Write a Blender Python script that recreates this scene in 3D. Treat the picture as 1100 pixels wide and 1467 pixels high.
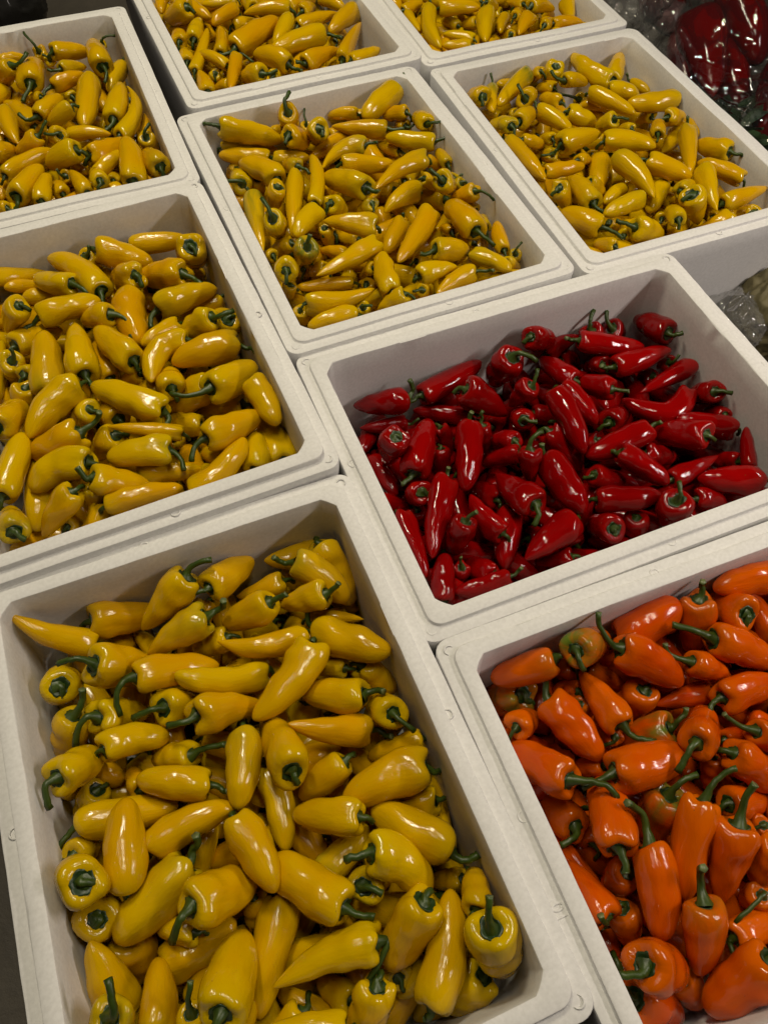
import bpy, math, random
import numpy as np
from mathutils import Vector, Matrix, noise

# ------------------------------------------------------------------ camera, world, lamps, exposure
scene = bpy.context.scene
for o in list(bpy.data.objects):
    bpy.data.objects.remove(o, do_unlink=True)
COL = scene.collection

cam_data = bpy.data.cameras.new('camera')
cam = bpy.data.objects.new('camera', cam_data)
COL.objects.link(cam)
RT, UP, FW = Vector((0.92542, -0.37875, 0.01245)), Vector((0.31633, 0.79016, 0.52496)), Vector((0.20866, 0.48187, -0.85104))
m = Matrix((RT, UP, -FW)).transposed().to_4x4()
m.translation = Vector((0.0, 0.0, 0.777))
cam.matrix_world = m
cam_data.sensor_fit = 'VERTICAL'
cam_data.sensor_height = 36.0
cam_data.lens = 36.0 * 1100.0 / 1467.0
cam_data.clip_start = 0.02
cam_data.clip_end = 100
scene.camera = cam

world = bpy.data.worlds.new('World')
scene.world = world
world.use_nodes = True
bg = world.node_tree.nodes['Background']
bg.inputs['Color'].default_value = (0.95, 0.9, 0.86, 1)
bg.inputs['Strength'].default_value = 0.006

def tube_lamp(name, loc, length, power, color, along='Y', width=0.045, aim=None):
    """a tube-shaped area lamp"""
    d = bpy.data.lights.new(name, 'AREA')
    d.shape = 'RECTANGLE'
    d.size, d.size_y = (length, width) if along == 'X' else (width, length)
    d.energy = power
    d.color = color
    o = bpy.data.objects.new(name, d)
    COL.objects.link(o)
    o.location = loc
    o['kind'] = 'helper'
    return o

WARM = (1.0, 0.90, 0.67)
NEUT = (1.0, 0.885, 0.80)
# the fixtures above the stand, each of two parallel tubes; the last is low fill added for upright walls
for x, y, z, p, c in ((0.42, 0.45, 2.1, 6.6, WARM), (0.15, 1.75, 2.2, 16.5, WARM), (-0.35, 0.55, 2.1, 1.4, NEUT), (1.65, -0.25, 1.10, 11.0, NEUT)):
    for dx in (-0.06, 0.06):
        tube_lamp('ceiling_or_fill_tube', (x + dx, y, z), 0.8, p, c, width=0.03)

scene.view_settings.view_transform = 'Standard'
scene.view_settings.look = 'None'
scene.view_settings.exposure = 0.05
scene.view_settings.gamma = 1.0
scene.view_settings.use_curve_mapping = False
scene.render.engine = 'CYCLES'
scene.cycles.max_bounces = 6
scene.cycles.diffuse_bounces = 3
scene.cycles.glossy_bounces = 2
scene.cycles.transparent_max_bounces = 12
scene.cycles.caustics_reflective = False
scene.cycles.caustics_refractive = False
scene.cycles.use_denoising = True
scene.cycles.use_adaptive_sampling = True
scene.cycles.adaptive_threshold = 0.03

# ------------------------------------------------------------------ materials
def new_mat(name):
    mt = bpy.data.materials.new(name)
    mt.use_nodes = True
    nt = mt.node_tree
    return mt, nt, nt.nodes['Principled BSDF']

def N(nt, kind, **kw):
    n = nt.nodes.new(kind)
    for k, v in kw.items():
        if k in n.inputs:
            n.inputs[k].default_value = v
        else:
            setattr(n, k, v)
    return n

def mixc(nt, fac, a, b, blend='MIX'):
    n = nt.nodes.new('ShaderNodeMix')
    n.data_type = 'RGBA'
    n.blend_type = blend
    for sock, v in ((n.inputs[0], fac), (n.inputs[6], a), (n.inputs[7], b)):
        if isinstance(v, (int, float)):
            sock.default_value = v
        elif isinstance(v, tuple):
            sock.default_value = (*v, 1) if len(v) == 3 else v
        else:
            nt.links.new(v, sock)
    return n.outputs[2]

def math_(nt, op, a, b=None, c=None, clamp=False):
    n = nt.nodes.new('ShaderNodeMath')
    n.operation = op
    n.use_clamp = clamp
    for i, v in enumerate((a, b, c)):
        if v is None:
            continue
        if isinstance(v, (int, float)):
            n.inputs[i].default_value = v
        else:
            nt.links.new(v, n.inputs[i])
    return n.outputs[0]

def attr(nt, name):
    n = nt.nodes.new('ShaderNodeAttribute')
    n.attribute_name = name
    return n.outputs['Fac']

def pepper_mat(name, a, b, shoulder, rough=0.17):
    mt, nt, p = new_mat(name)
    geo = N(nt, 'ShaderNodeNewGeometry')
    sk = nt.nodes.new('ShaderNodeAttribute'); sk.attribute_name = 'skin'
    n1 = N(nt, 'ShaderNodeTexNoise', Scale=1.5, Detail=3.0)
    nt.links.new(sk.outputs['Vector'], n1.inputs['Vector'])
    n3 = N(nt, 'ShaderNodeTexNoise', Scale=3.4, Detail=3.0, Roughness=0.55)
    nt.links.new(sk.outputs['Vector'], n3.inputs['Vector'])
    t = math_(nt, 'MULTIPLY_ADD', n1.outputs['Fac'], 1.0, attr(nt, 'tint'))
    t = math_(nt, 'SUBTRACT', t, 0.5, clamp=True)
    c = mixc(nt, t, a, b)
    al = attr(nt, 'along')
    sh = math_(nt, 'MULTIPLY_ADD', al, -3.2, 0.75, clamp=True)
    sh = math_(nt, 'MULTIPLY', sh, n1.outputs['Fac'], clamp=True)
    c = mixc(nt, sh, c, shoulder)
    gm = math_(nt, 'MULTIPLY_ADD', n1.outputs['Fac'], 2.6, -0.75, clamp=True)
    gm = math_(nt, 'MULTIPLY', gm, attr(nt, 'unripe'), clamp=True)
    gm2 = math_(nt, 'MULTIPLY_ADD', al, -1.3, 1.05, clamp=True)
    gm = math_(nt, 'MULTIPLY', gm, gm2, clamp=True)
    c = mixc(nt, gm, c, (0.10, 0.15, 0.015))
    # corky flecks
    vo = N(nt, 'ShaderNodeTexVoronoi', Scale=95.0)
    nt.links.new(geo.outputs['Position'], vo.inputs['Vector'])
    fl = math_(nt, 'LESS_THAN', vo.outputs['Distance'], 0.055)
    pick = N(nt, 'ShaderNodeSeparateColor')
    nt.links.new(vo.outputs['Color'], pick.inputs[0])
    fl = math_(nt, 'MULTIPLY', fl, math_(nt, 'LESS_THAN', pick.outputs[0], 0.10))
    c = mixc(nt, math_(nt, 'MULTIPLY', fl, 0.6), c, (0.12, 0.06, 0.02))
    nt.links.new(c, p.inputs['Base Color'])
    r = math_(nt, 'MULTIPLY_ADD', n3.outputs['Fac'], 0.10, rough - 0.07)
    nt.links.new(r, p.inputs['Roughness'])
    p.inputs['IOR'].default_value = 1.40
    p.inputs['Coat Weight'].default_value = 0.12
    p.inputs['Coat Roughness'].default_value = 0.045
    b1 = N(nt, 'ShaderNodeBump', Strength=0.20, Distance=0.004)
    nt.links.new(n3.outputs['Fac'], b1.inputs['Height'])
    nt.links.new(b1.outputs['Normal'], p.inputs['Normal'])
    return mt

MAT = {}
MAT['yellow'] = pepper_mat('yellow_pepper_skin', (0.585, 0.365, 0.0), (0.56, 0.275, 0.0), (0.48, 0.36, 0.0))
MAT['orange'] = pepper_mat('orange_pepper_skin', (0.57, 0.096, 0.0), (0.45, 0.034, 0.0), (0.50, 0.12, 0.0))
MAT['red'] = pepper_mat('red_pepper_skin', (0.25, 0.001, 0.001), (0.15, 0.0005, 0.0005), (0.27, 0.004, 0.001), rough=0.10)

def green_mat(name, a, b):
    mt, nt, p = new_mat(name)
    geo = N(nt, 'ShaderNodeNewGeometry')
    n1 = N(nt, 'ShaderNodeTexNoise', Scale=120.0, Detail=4.0)
    nt.links.new(geo.outputs['Position'], n1.inputs['Vector'])
    t = math_(nt, 'MULTIPLY_ADD', n1.outputs['Fac'], 2.2, -0.6, clamp=True)
    nt.links.new(mixc(nt, t, a, b), p.inputs['Base Color'])
    p.inputs['Roughness'].default_value = 0.42
    bp = N(nt, 'ShaderNodeBump', Strength=0.35, Distance=0.002)
    nt.links.new(n1.outputs['Fac'], bp.inputs['Height'])
    nt.links.new(bp.outputs['Normal'], p.inputs['Normal'])
    return mt
MAT['stem'] = green_mat('pepper_stem_green', (0.020, 0.040, 0.003), (0.043, 0.074, 0.006))
MAT['calyx'] = green_mat('pepper_calyx_green', (0.008, 0.025, 0.003), (0.018, 0.044, 0.005))
MAT['cut'] = green_mat('cut_stem_end', (0.07, 0.10, 0.03), (0.16, 0.18, 0.07))

def foam_mat():
    mt, nt, p = new_mat('expanded_polystyrene')
    tc = N(nt, 'ShaderNodeTexCoord')
    big = N(nt, 'ShaderNodeTexNoise', Scale=9.0, Detail=5.0)
    nt.links.new(tc.outputs['Object'], big.inputs['Vector'])
    fine = N(nt, 'ShaderNodeTexNoise', Scale=240.0, Detail=4.0)
    nt.links.new(tc.outputs['Object'], fine.inputs['Vector'])
    t = math_(nt, 'MULTIPLY_ADD', big.outputs['Fac'], 1.8, -0.5, clamp=True)
    c = mixc(nt, t, (0.745, 0.735, 0.725), (0.67, 0.66, 0.65))
    c = mixc(nt, math_(nt, 'MULTIPLY', math_(nt, 'MULTIPLY_ADD', fine.outputs['Fac'], 3.2, -1.1, clamp=True), 0.26), c, (0.45, 0.44, 0.42))
    # scuffs and crumbs of dirt
    sc = N(nt, 'ShaderNodeTexNoise', Scale=34.0, Detail=5.0, Roughness=0.72)
    nt.links.new(tc.outputs['Object'], sc.inputs['Vector'])
    s = math_(nt, 'MULTIPLY_ADD', sc.outputs['Fac'], 9.0, -5.9, clamp=True)
    c = mixc(nt, math_(nt, 'MULTIPLY', s, 0.22), c, (0.42, 0.38, 0.32))
    nt.links.new(c, p.inputs['Base Color'])
    p.inputs['Roughness'].default_value = 0.75
    p.inputs['Specular IOR Level'].default_value = 0.25
    b2 = N(nt, 'ShaderNodeBump', Strength=0.10, Distance=0.002)
    nt.links.new(sc.outputs['Fac'], b2.inputs['Height'])
    nt.links.new(b2.outputs['Normal'], p.inputs['Normal'])
    return mt
MAT['foam'] = foam_mat()

def floor_mat():
    mt, nt, p = new_mat('stained_concrete')
    geo = N(nt, 'ShaderNodeNewGeometry')
    n1 = N(nt, 'ShaderNodeTexNoise', Scale=5.0, Detail=8.0, Roughness=0.65)
    n2 = N(nt, 'ShaderNodeTexNoise', Scale=70.0, Detail=6.0, Roughness=0.7)
    for n in (n1, n2):
        nt.links.new(geo.outputs['Position'], n.inputs['Vector'])
    t = math_(nt, 'MULTIPLY_ADD', n1.outputs['Fac'], 2.0, -0.5, clamp=True)
    c = mixc(nt, t, (0.036, 0.030, 0.022), (0.075, 0.064, 0.050))
    t2 = math_(nt, 'MULTIPLY_ADD', n2.outputs['Fac'], 3.0, -1.2, clamp=True)
    c = mixc(nt, math_(nt, 'MULTIPLY', t2, 0.5), c, (0.035, 0.03, 0.026))
    nt.links.new(c, p.inputs['Base Color'])
    p.inputs['Roughness'].default_value = 0.7
    bp = N(nt, 'ShaderNodeBump', Strength=0.5, Distance=0.004)
    nt.links.new(n2.outputs['Fac'], bp.inputs['Height'])
    nt.links.new(bp.outputs['Normal'], p.inputs['Normal'])
    return mt
MAT['floor'] = floor_mat()

def film_mat(name, gloss=0.16, tint=(0.93, 0.93, 0.92), haze=0.004):
    mt, nt, p = new_mat(name)
    out = nt.nodes['Material Output']
    nt.nodes.remove(p)
    tr = N(nt, 'ShaderNodeBsdfTransparent'); tr.inputs[0].default_value = (*tint, 1)
    gl = N(nt, 'ShaderNodeBsdfGlossy'); gl.inputs['Roughness'].default_value = 0.035
    df = N(nt, 'ShaderNodeBsdfDiffuse'); df.inputs[0].default_value = (0.75, 0.75, 0.75, 1)
    tc = N(nt, 'ShaderNodeTexCoord')
    n1 = N(nt, 'ShaderNodeTexNoise', Scale=11.0, Detail=2.0, Distortion=1.0)
    nt.links.new(tc.outputs['Object'], n1.inputs['Vector'])
    bp = N(nt, 'ShaderNodeBump', Strength=0.5, Distance=0.02)
    nt.links.new(n1.outputs['Fac'], bp.inputs['Height'])
    nt.links.new(bp.outputs['Normal'], gl.inputs['Normal'])
    lw = N(nt, 'ShaderNodeLayerWeight', Blend=0.35)
    nt.links.new(bp.outputs['Normal'], lw.inputs['Normal'])
    f = math_(nt, 'MULTIPLY_ADD', lw.outputs['Fresnel'], 0.36, gloss * 0.18, clamp=True)
    m1 = N(nt, 'ShaderNodeMixShader'); m1.inputs[0].default_value = haze
    nt.links.new(tr.outputs[0], m1.inputs[1]); nt.links.new(df.outputs[0], m1.inputs[2])
    m2 = N(nt, 'ShaderNodeMixShader')
    nt.links.new(f, m2.inputs[0]); nt.links.new(m1.outputs[0], m2.inputs[1]); nt.links.new(gl.outputs[0], m2.inputs[2])
    nt.links.new(m2.outputs[0], out.inputs['Surface'])
    return mt
MAT['film'] = film_mat('clear_plastic_film')
MAT['film_hazy'] = film_mat('hazy_plastic_film', haze=0.10)

def plain_mat(name, a, b, rough, scale=30.0):
    mt, nt, p = new_mat(name)
    tc = N(nt, 'ShaderNodeTexCoord')
    n1 = N(nt, 'ShaderNodeTexNoise', Scale=scale, Detail=5.0)
    nt.links.new(tc.outputs['Object'], n1.inputs['Vector'])
    t = math_(nt, 'MULTIPLY_ADD', n1.outputs['Fac'], 2.4, -0.7, clamp=True)
    nt.links.new(mixc(nt, t, a, b), p.inputs['Base Color'])
    p.inputs['Roughness'].default_value = rough
    bp = N(nt, 'ShaderNodeBump', Strength=0.3, Distance=0.004)
    nt.links.new(n1.outputs['Fac'], bp.inputs['Height'])
    nt.links.new(bp.outputs['Normal'], p.inputs['Normal'])
    return mt
MAT['dimmed_red'] = pepper_mat('dimmed_red_pepper_skin', (0.13, 0.001, 0.001), (0.09, 0.0005, 0.0005), (0.13, 0.003, 0.001), rough=0.14)  # bagged peppers: the weaker light on them is put into a darker red
MAT['dark_plastic'] = plain_mat('dark_plastic', (0.012, 0.012, 0.011), (0.022, 0.021, 0.020), 0.25)
MAT['olive'] = plain_mat('olive_paper', (0.16, 0.135, 0.06), (0.11, 0.095, 0.04), 0.7)
MAT['slot'] = plain_mat('slot_shade', (0.03, 0.028, 0.025), (0.05, 0.045, 0.04), 0.9)
MAT['leaf'] = plain_mat('leaf_green', (0.010, 0.028, 0.008), (0.020, 0.045, 0.012), 0.5)

# ------------------------------------------------------------------ helpers
def link(name, mesh, parent=None, loc=None):
    o = bpy.data.objects.new(name, mesh)
    COL.objects.link(o)
    if loc is not None:
        o.location = loc
    if parent is not None:
        o.parent = parent
    return o

def make_mesh(name, verts, faces, mats, smooth=True, midx=None, attrs=None):
    me = bpy.data.meshes.new(name)
    me.from_pydata([tuple(v) for v in np.asarray(verts)], [], faces)
    for mt in mats:
        me.materials.append(mt)
    if midx is not None:
        me.polygons.foreach_set('material_index', np.asarray(midx, dtype=np.int32))
    me.polygons.foreach_set('use_smooth', np.full(len(me.polygons), smooth))
    for k, vals in (attrs or {}).items():
        vals = np.asarray(vals, dtype=np.float32)
        a = me.attributes.new(k, 'FLOAT' if vals.ndim == 1 else 'FLOAT_VECTOR', 'POINT')
        a.data.foreach_set('value' if vals.ndim == 1 else 'vector', vals.ravel())
    me.update()
    return me

def tag(o, label, cat=None, group=None):
    o['label'] = label
    if cat:
        o['category'] = cat
    if group:
        o['group'] = group
    return o

def unit(v):
    return v / (np.linalg.norm(v) + 1e-12)

def tube_faces(nr, ns):
    f = []
    for i in range(nr - 1):
        for j in range(ns):
            k = (j + 1) % ns
            f.append((i * ns + j, i * ns + k, (i + 1) * ns + k, (i + 1) * ns + j))
    return f

def frames(P):
    """tangents and a twist-free pair of normals along a polyline"""
    Tn = np.gradient(P, axis=0)
    Tn /= np.linalg.norm(Tn, axis=1)[:, None] + 1e-12
    ref = np.array([0, 0, 1.0]) if abs(Tn[0][2]) < 0.85 else np.array([1.0, 0, 0])
    A = np.zeros_like(P)
    a = unit(ref - Tn[0] * (ref @ Tn[0]))
    for i in range(len(P)):
        a = unit(a - Tn[i] * (a @ Tn[i]))
        A[i] = a
    return Tn, A, np.cross(Tn, A)

# rows of the shoulder: (axial position in radii, radius)
SHOULDER = [(0.30, 0.02), (0.22, 0.20), (0.08, 0.42), (0.00, 0.62), (0.05, 0.78), (0.18, 0.89), (0.38, 0.96)]

def pepper_geo(S, Mi, T, r, seed, nr, ns):
    rg = np.random.default_rng(seed)
    S, Mi, T = (np.array(v, float) for v in (S, Mi, T))
    C = 2 * Mi - 0.5 * (S + T)
    L = np.linalg.norm(T - S)
    v0 = 0.38 * r / L
    p = rg.uniform(2.3, 4.6); q = rg.uniform(0.50, 0.62); nub = rg.random() < 0.3
    if rg.random() < 0.2:
        p = rg.uniform(1.5, 2.0); q = rg.uniform(0.6, 0.75)
    vs = [a * r / L for a, b in SHOULDER]; rs = [b for a, b in SHOULDER]
    for v in np.linspace(0, 1, nr - len(SHOULDER) + 1)[1:]:
        w = math.sin(v * math.pi / 2)
        x = v0 + (1 - v0) * w
        rr = (1 - w ** p) ** q if w < 1 else 0.0
        g = 0.96 + 0.05 * math.sin(min(1, w * 3.2) * math.pi)
        rr = max(rr * g, 0.004)
        if nub and 0.9 < w < 1:
            rr = max(rr, 0.20 * (1 - (w - 0.9) / 0.1) ** 0.5 + 0.02)
        vs.append(x); rs.append(rr)
    vs, rs = np.array(vs), np.array(rs)
    u = vs[:, None]
    P = (1 - u) ** 2 * S + 2 * u * (1 - u) * C + u * u * T
    uu = np.clip(np.linspace(0, 1, len(vs)), 0, 1)[:, None]
    tg = 2 * (1 - u) * (C - S) + 2 * u * (T - C)
    Tn = tg / (np.linalg.norm(tg, axis=1)[:, None] + 1e-12)
    ref = np.array([0, 0, 1.0]) if abs(Tn[0][2]) < 0.85 else np.array([1.0, 0, 0])
    A = np.zeros_like(P); a = unit(ref - Tn[0] * (ref @ Tn[0]))
    for i in range(len(P)):
        a = unit(a - Tn[i] * (a @ Tn[i])); A[i] = a
    Bn = np.cross(Tn, A)
    th = np.linspace(0, 2 * np.pi, ns, endpoint=False)
    lob = rg.choice([2, 3, 3, 4]); ph = rg.uniform(0, 6.28); amp = rg.uniform(0.04, 0.12)
    sq = rg.uniform(0.90, 1.0); ph2 = rg.uniform(0, 6.28)
    mod = 1 + amp * np.cos(lob * th + ph)[None] * np.exp(-vs[:, None] * 2.6)
    mod *= 1 + (sq - 1) * np.cos(2 * th + ph2)[None]
    for _ in range(4):
        k = rg.integers(1, 4); mm = rg.uniform(1.5, 7)
        mod += rg.uniform(0.012, 0.045) * np.sin(k * th + rg.uniform(0, 6.28))[None] * np.sin(mm * vs * math.pi + rg.uniform(0, 6.28))[:, None]
    if rg.random() < 0.45:   # a long pressed groove
        t0 = rg.uniform(0, 6.28); d = np.angle(np.exp(1j * (th - t0)))
        mod -= (rg.uniform(0.05, 0.12) * np.exp(-(d / 0.28) ** 2))[None] * (np.exp(-((vs - rg.uniform(.15, .6)) / 0.28) ** 2))[:, None]
    rad = r * rs[:, None] * mod
    ax = (np.cos(lob * th + ph)[None] * amp * 1.6 * r) * np.exp(-((vs * L / r - 0.03) / 0.28) ** 2)[:, None] * np.clip(rs, 0, 1)[:, None]
    V = P[:, None] + rad[..., None] * (np.cos(th)[None, :, None] * A[:, None] + np.sin(th)[None, :, None] * Bn[:, None]) - ax[..., None] * Tn[:, None]
    V = V.reshape(-1, 3)
    n = len(vs)
    F = tube_faces(n, ns)
    F.append(tuple(range(ns - 1, -1, -1)))
    F.append(tuple((n - 1) * ns + j for j in range(ns)))
    along = np.repeat(vs, ns)
    k = rg.uniform(0, 40)
    skin = np.stack([np.tile(np.cos(th), n) + k, np.tile(np.sin(th), n), along * 1.6 + k], 1)
    return V, F, along, skin, (S, Tn[0], A[0], Bn[0])

def calyx_geo(fr, r, seed, big):
    S, t, a, b = fr
    rg = np.random.default_rng(seed + 5)
    k = rg.integers(5, 8); ns = 36
    th = np.linspace(0, 2 * np.pi, ns, endpoint=False)
    R = (0.37 + 0.12 * big) * (1 + 0.07 * np.cos(k * th + rg.uniform(0, 6.28)) + 0.07 * np.cos(2 * th + rg.uniform(0, 6.28)) + rg.normal(0, 0.02, ns))
    def axial(x):     # the shoulder's own profile
        return np.interp(x, [b_ for a_, b_ in SHOULDER], [a_ for a_, b_ in SHOULDER])
    rows = []
    for q, lift in ((0.0, 0.08), (0.22, 0.08), (0.5, 0.07), (0.8, 0.05), (1.0, 0.035), (1.03, 0.0), (0.98, -0.10)):
        rho = q * R
        z = axial(np.minimum(rho, 0.95)) - lift
        rows.append(S + r * (rho[:, None] * (np.cos(th)[:, None] * a + np.sin(th)[:, None] * b) + z[:, None] * t))
    V = np.concatenate(rows)
    F = [tuple(reversed(f)) for f in tube_faces(len(rows), ns)]
    return V, F

def stem_geo(fr, r, E, seed, nseg=12, ns=10):
    S, t, a, b = fr
    rg = np.random.default_rng(seed + 9)
    base = S + t * r * 0.18
    if E is None:
        d = -t + a * rg.normal(0, .25) + b * rg.normal(0, .25) + np.array([.0, .15, -1.3])   # drooping under the shoulder
        E = S + unit(d) * rg.uniform(0.013, 0.019)
    E = np.array(E, float)
    L = np.linalg.norm(E - base)
    C = base - t * L * rg.uniform(0.45, 0.75) + (a * rg.normal(0, .16) + b * rg.normal(0, .16)) * L
    u = np.linspace(0, 1, nseg)[:, None]
    P = (1 - u) ** 2 * base + 2 * u * (1 - u) * C + u * u * E
    w = u * (1 - u) * 4
    P = P + w * np.sin(u * rg.uniform(4, 8) + rg.uniform(0, 6)) * (a * rg.normal(0, .0012) + b * rg.normal(0, .0012))
    P[2:-1] += rg.normal(0, 0.0003, (nseg - 3, 3))
    Tn, A, Bn = frames(P)
    k = np.clip(r / 0.017, 0.75, 1.2) * rg.uniform(0.85, 1.1)
    R = np.interp(u[:, 0], [0, .10, .25, .6, .9, 1], [.0070, .0047, .0031, .0026, .0029, .0032]) * k
    th = np.linspace(0, 2 * np.pi, ns, endpoint=False)
    rib = 1 + 0.09 * np.cos(5 * th)
    V = P[:, None] + (R[:, None] * rib[None])[..., None] * (np.cos(th)[None, :, None] * A[:, None] + np.sin(th)[None, :, None] * Bn[:, None])
    V = V.reshape(-1, 3)
    F = tube_faces(nseg, ns)
    # the pale cut end, a little dished
    c = len(V)
    V = np.vstack([V, P[-1] - Tn[-1] * 0.0006])
    idx = [0] * len(F)
    for j in range(ns):
        F.append(((nseg - 1) * ns + j, (nseg - 1) * ns + (j + 1) % ns, c)); idx.append(1)
    return V, F, idx

# ------------------------------------------------------------------ the floor and the foam boxes
FLOOR_Z = -0.275
n = 40
xs = np.linspace(-4, 6, n); ys = np.linspace(-3, 8, n)
gv = [(x, y, FLOOR_Z - 0.002 + 0.0015 * noise.noise(Vector((x * 3, y * 3, 0)))) for y in ys for x in xs]
gf = [(j * n + i, j * n + i + 1, (j + 1) * n + i + 1, (j + 1) * n + i) for j in range(n - 1) for i in range(n - 1)]
fl = link('floor', make_mesh('floor', gv, gf, [MAT['floor']]))
fl['kind'] = 'structure'

BOXES = {'F': (-0.0534, 0.2104, 0.0003, 0.0066, 0.3867, 0.5396, -0.060),
         'O': (0.4742, 0.0382, -0.0188, 0.0000, 0.5396, 0.3867, -0.062),
         'R': (0.4718, 0.4929, -0.0054, -0.0018, 0.5396, 0.3867, -0.082),
         'C': (0.3885, 1.0222, 0.0108, 0.0033, 0.3867, 0.5396, -0.030),
         'Y': (0.8657, 1.0236, -0.0105, -0.0132, 0.3867, 0.5396, -0.030),
         'T': (0.4086, 1.6345, 0.0139, 0.0059, 0.3867, 0.5396, -0.030),
         'S': (0.8798, 1.6509, -0.0090, -0.0211, 0.3867, 0.5396, -0.032),
         'M': (-0.0656, 0.8116, 0.0258, 0.0193, 0.3867, 0.5396, -0.052),
         'L': (-0.0680, 1.4330, -0.0070, 0.0026, 0.3867, 0.5396, -0.033)}   # letter: (x, y, turn, rim height, inner width, inner depth, pile height)
RIM = 0.0325

def loop_rr(hx, hy, rc, nside=26, ncorner=7, cham=False):
    """a rounded rectangle, counter-clockwise"""
    pts = []
    cs = ((hx - rc, -hy + rc, -math.pi / 2), (hx - rc, hy - rc, 0), (-hx + rc, hy - rc, math.pi / 2), (-hx + rc, -hy + rc, math.pi))
    for k, (cx, cy, a0) in enumerate(cs):
        for i in range(ncorner):
            a = a0 + math.pi / 2 * i / (ncorner - 1)
            q = (cx + rc * math.cos(a), cy + rc * math.sin(a))
            if cham:   # the corner cut straight across
                t = i / (ncorner - 1)
                e0 = (cx + rc * math.cos(a0), cy + rc * math.sin(a0)); e1 = (cx - rc * math.sin(a0), cy + rc * math.cos(a0))
                e = (e0[0] + (e1[0] - e0[0]) * t, e0[1] + (e1[1] - e0[1]) * t)
                q = (q[0] * .2 + e[0] * .8, q[1] * .2 + e[1] * .8)
            pts.append(q)
        nx, ny, na = cs[(k + 1) % 4]
        e = (nx + rc * math.cos(na), ny + rc * math.sin(na))
        s = pts[-1]
        for i in range(1, nside):
            t = i / nside
            pts.append((s[0] + (e[0] - s[0]) * t, s[1] + (e[1] - s[1]) * t))
    return pts

def foam_box(key, label, step):
    x, y, rot, zr, w, d, z0 = BOXES[key]
    depth = -(z0 - 0.128)
    bottom = FLOOR_Z - zr
    seed = ord(key) * 3.7
    prof = [(RIM - 0.020, bottom, .020), (RIM - 0.016, bottom + .004, .022),
            (RIM - 0.001, -step - .030, .017), (RIM, -step - .0022, .017), (RIM - .0006, -step - .0007, .017), (RIM - .0022, -step, .017),
            (.0186, -step, .016), (.0178, -step + .0008, .016), (.0174, -.0020, .016), (.0169, -.0007, .016), (.0155, 0, .016),
            (.0018, 0, .015), (.0006, -.0006, .015), (0, -.0020, .015), (-.03 * .03, -.03, .015), (-.03 * .07, -.07, .015), (-.03 * depth, -depth + .012, .015), (-.03 * depth - .012, -depth, .012)]
    V = []
    for i, (off, z, rc) in enumerate(prof):
        for (px, py) in loop_rr(w / 2 + off, d / 2 + off, max(rc, .004), cham=i > 10):
            q = Vector((px * 60 + seed, py * 60, z * 30))
            j = .00045 * noise.noise(q) if 2 < i < 14 else 0
            # little chips broken out of the lip
            ch = max(0.0, noise.noise(Vector((px * 45 + seed * 2, py * 45, 4.0))) - 0.44) * .014 if i in (9, 10, 11, 12) else 0
            sg = 1 if i in (11, 12) else -1
            l = math.hypot(px, py)
            wv = .0018 * noise.noise(Vector((px * 7 + seed, py * 7, 1.0)))
            V.append((px + (j + sg * ch * .5) * px / l, py + (j + sg * ch * .5) * py / l, z + j - ch * .6 + (wv if i > 1 else 0)))
    ns = len(V) // len(prof)
    F = tube_faces(len(prof), ns)
    F.append(tuple(range(ns - 1, -1, -1)))
    F.append(tuple((len(prof) - 1) * ns + j for j in range(ns)))
    me = make_mesh('foam_box', V, F, [MAT['foam']])
    me.set_sharp_from_angle(angle=math.radians(38))
    o = link('foam_box', me, None, (x, y, zr))
    o.rotation_euler = (0, 0, rot)
    tag(o, label, 'box', 'white foam boxes of peppers')
    # moulded knobs that key the lid: on the ledge at the corners and half way along the sides
    ox, oy = w / 2 + RIM - .0085, d / 2 + RIM - .0085
    spots = [(ox - .004, oy - .004, 45), (-ox + .004, oy - .004, 135), (-ox + .004, -oy + .004, 225), (ox - .004, -oy + .004, 315)]
    spots += [(-ox + .002, 0.03, 180), (ox - .002, -0.02, 0), (0.02, -oy + .002, 270), (-0.03, oy - .002, 90)]
    for (kx, ky, ka) in spots:
        kb = knob_mesh(step)
        k = link('moulded_crescent', kb, o, (kx, ky, -step))
        k.rotation_euler = (0, 0, math.radians(ka))
    return o

_knobs = {}
def knob_mesh(step):
    if step in _knobs:
        return _knobs[step]
    # a crescent ridge
    nr, ns = 13, 8
    V = []
    for i in range(nr):
        a = math.radians(-105 + 210 * i / (nr - 1))
        rr = .0013 * (0.35 + 0.65 * math.sin(math.pi * i / (nr - 1)))
        for j in range(ns):
            b = 2 * math.pi * j / ns
            q = .0052 + rr * math.cos(b)
            V.append((q * math.cos(a) - .003, q * math.sin(a), max(rr * math.sin(b) * step / .0045, -.0004)))
    F = tube_faces(nr, ns)
    F.append(tuple(range(ns - 1, -1, -1)))
    F.append(tuple((nr - 1) * ns + j for j in range(ns)))
    me = make_mesh('moulded_crescent', V, F, [MAT['foam']])
    _knobs[step] = me
    return me

BOX_LABEL = {
    'F': ('nearest white foam box of yellow peppers, at the lower left', .0075),
    'M': ('white foam box of yellow peppers left of the red ones', .0085),
    'L': ('white foam box of yellow peppers in the far left corner', .004),
    'C': ('white foam box of yellow peppers in the middle, behind the red ones', .0045),
    'T': ('white foam box of yellow peppers cut off at the top middle', .0045),
    'S': ('white foam box of yellow peppers cut off at the top right', .0045),
    'Y': ('white foam box of yellow peppers at the right, before the bagged red ones', .0045),
    'R': ('white foam box filled with red peppers', .0055),
    'O': ('white foam box filled with orange peppers', .0055)}
box_obj = {k: foam_box(k, *v) for k, v in BOX_LABEL.items()}

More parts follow.
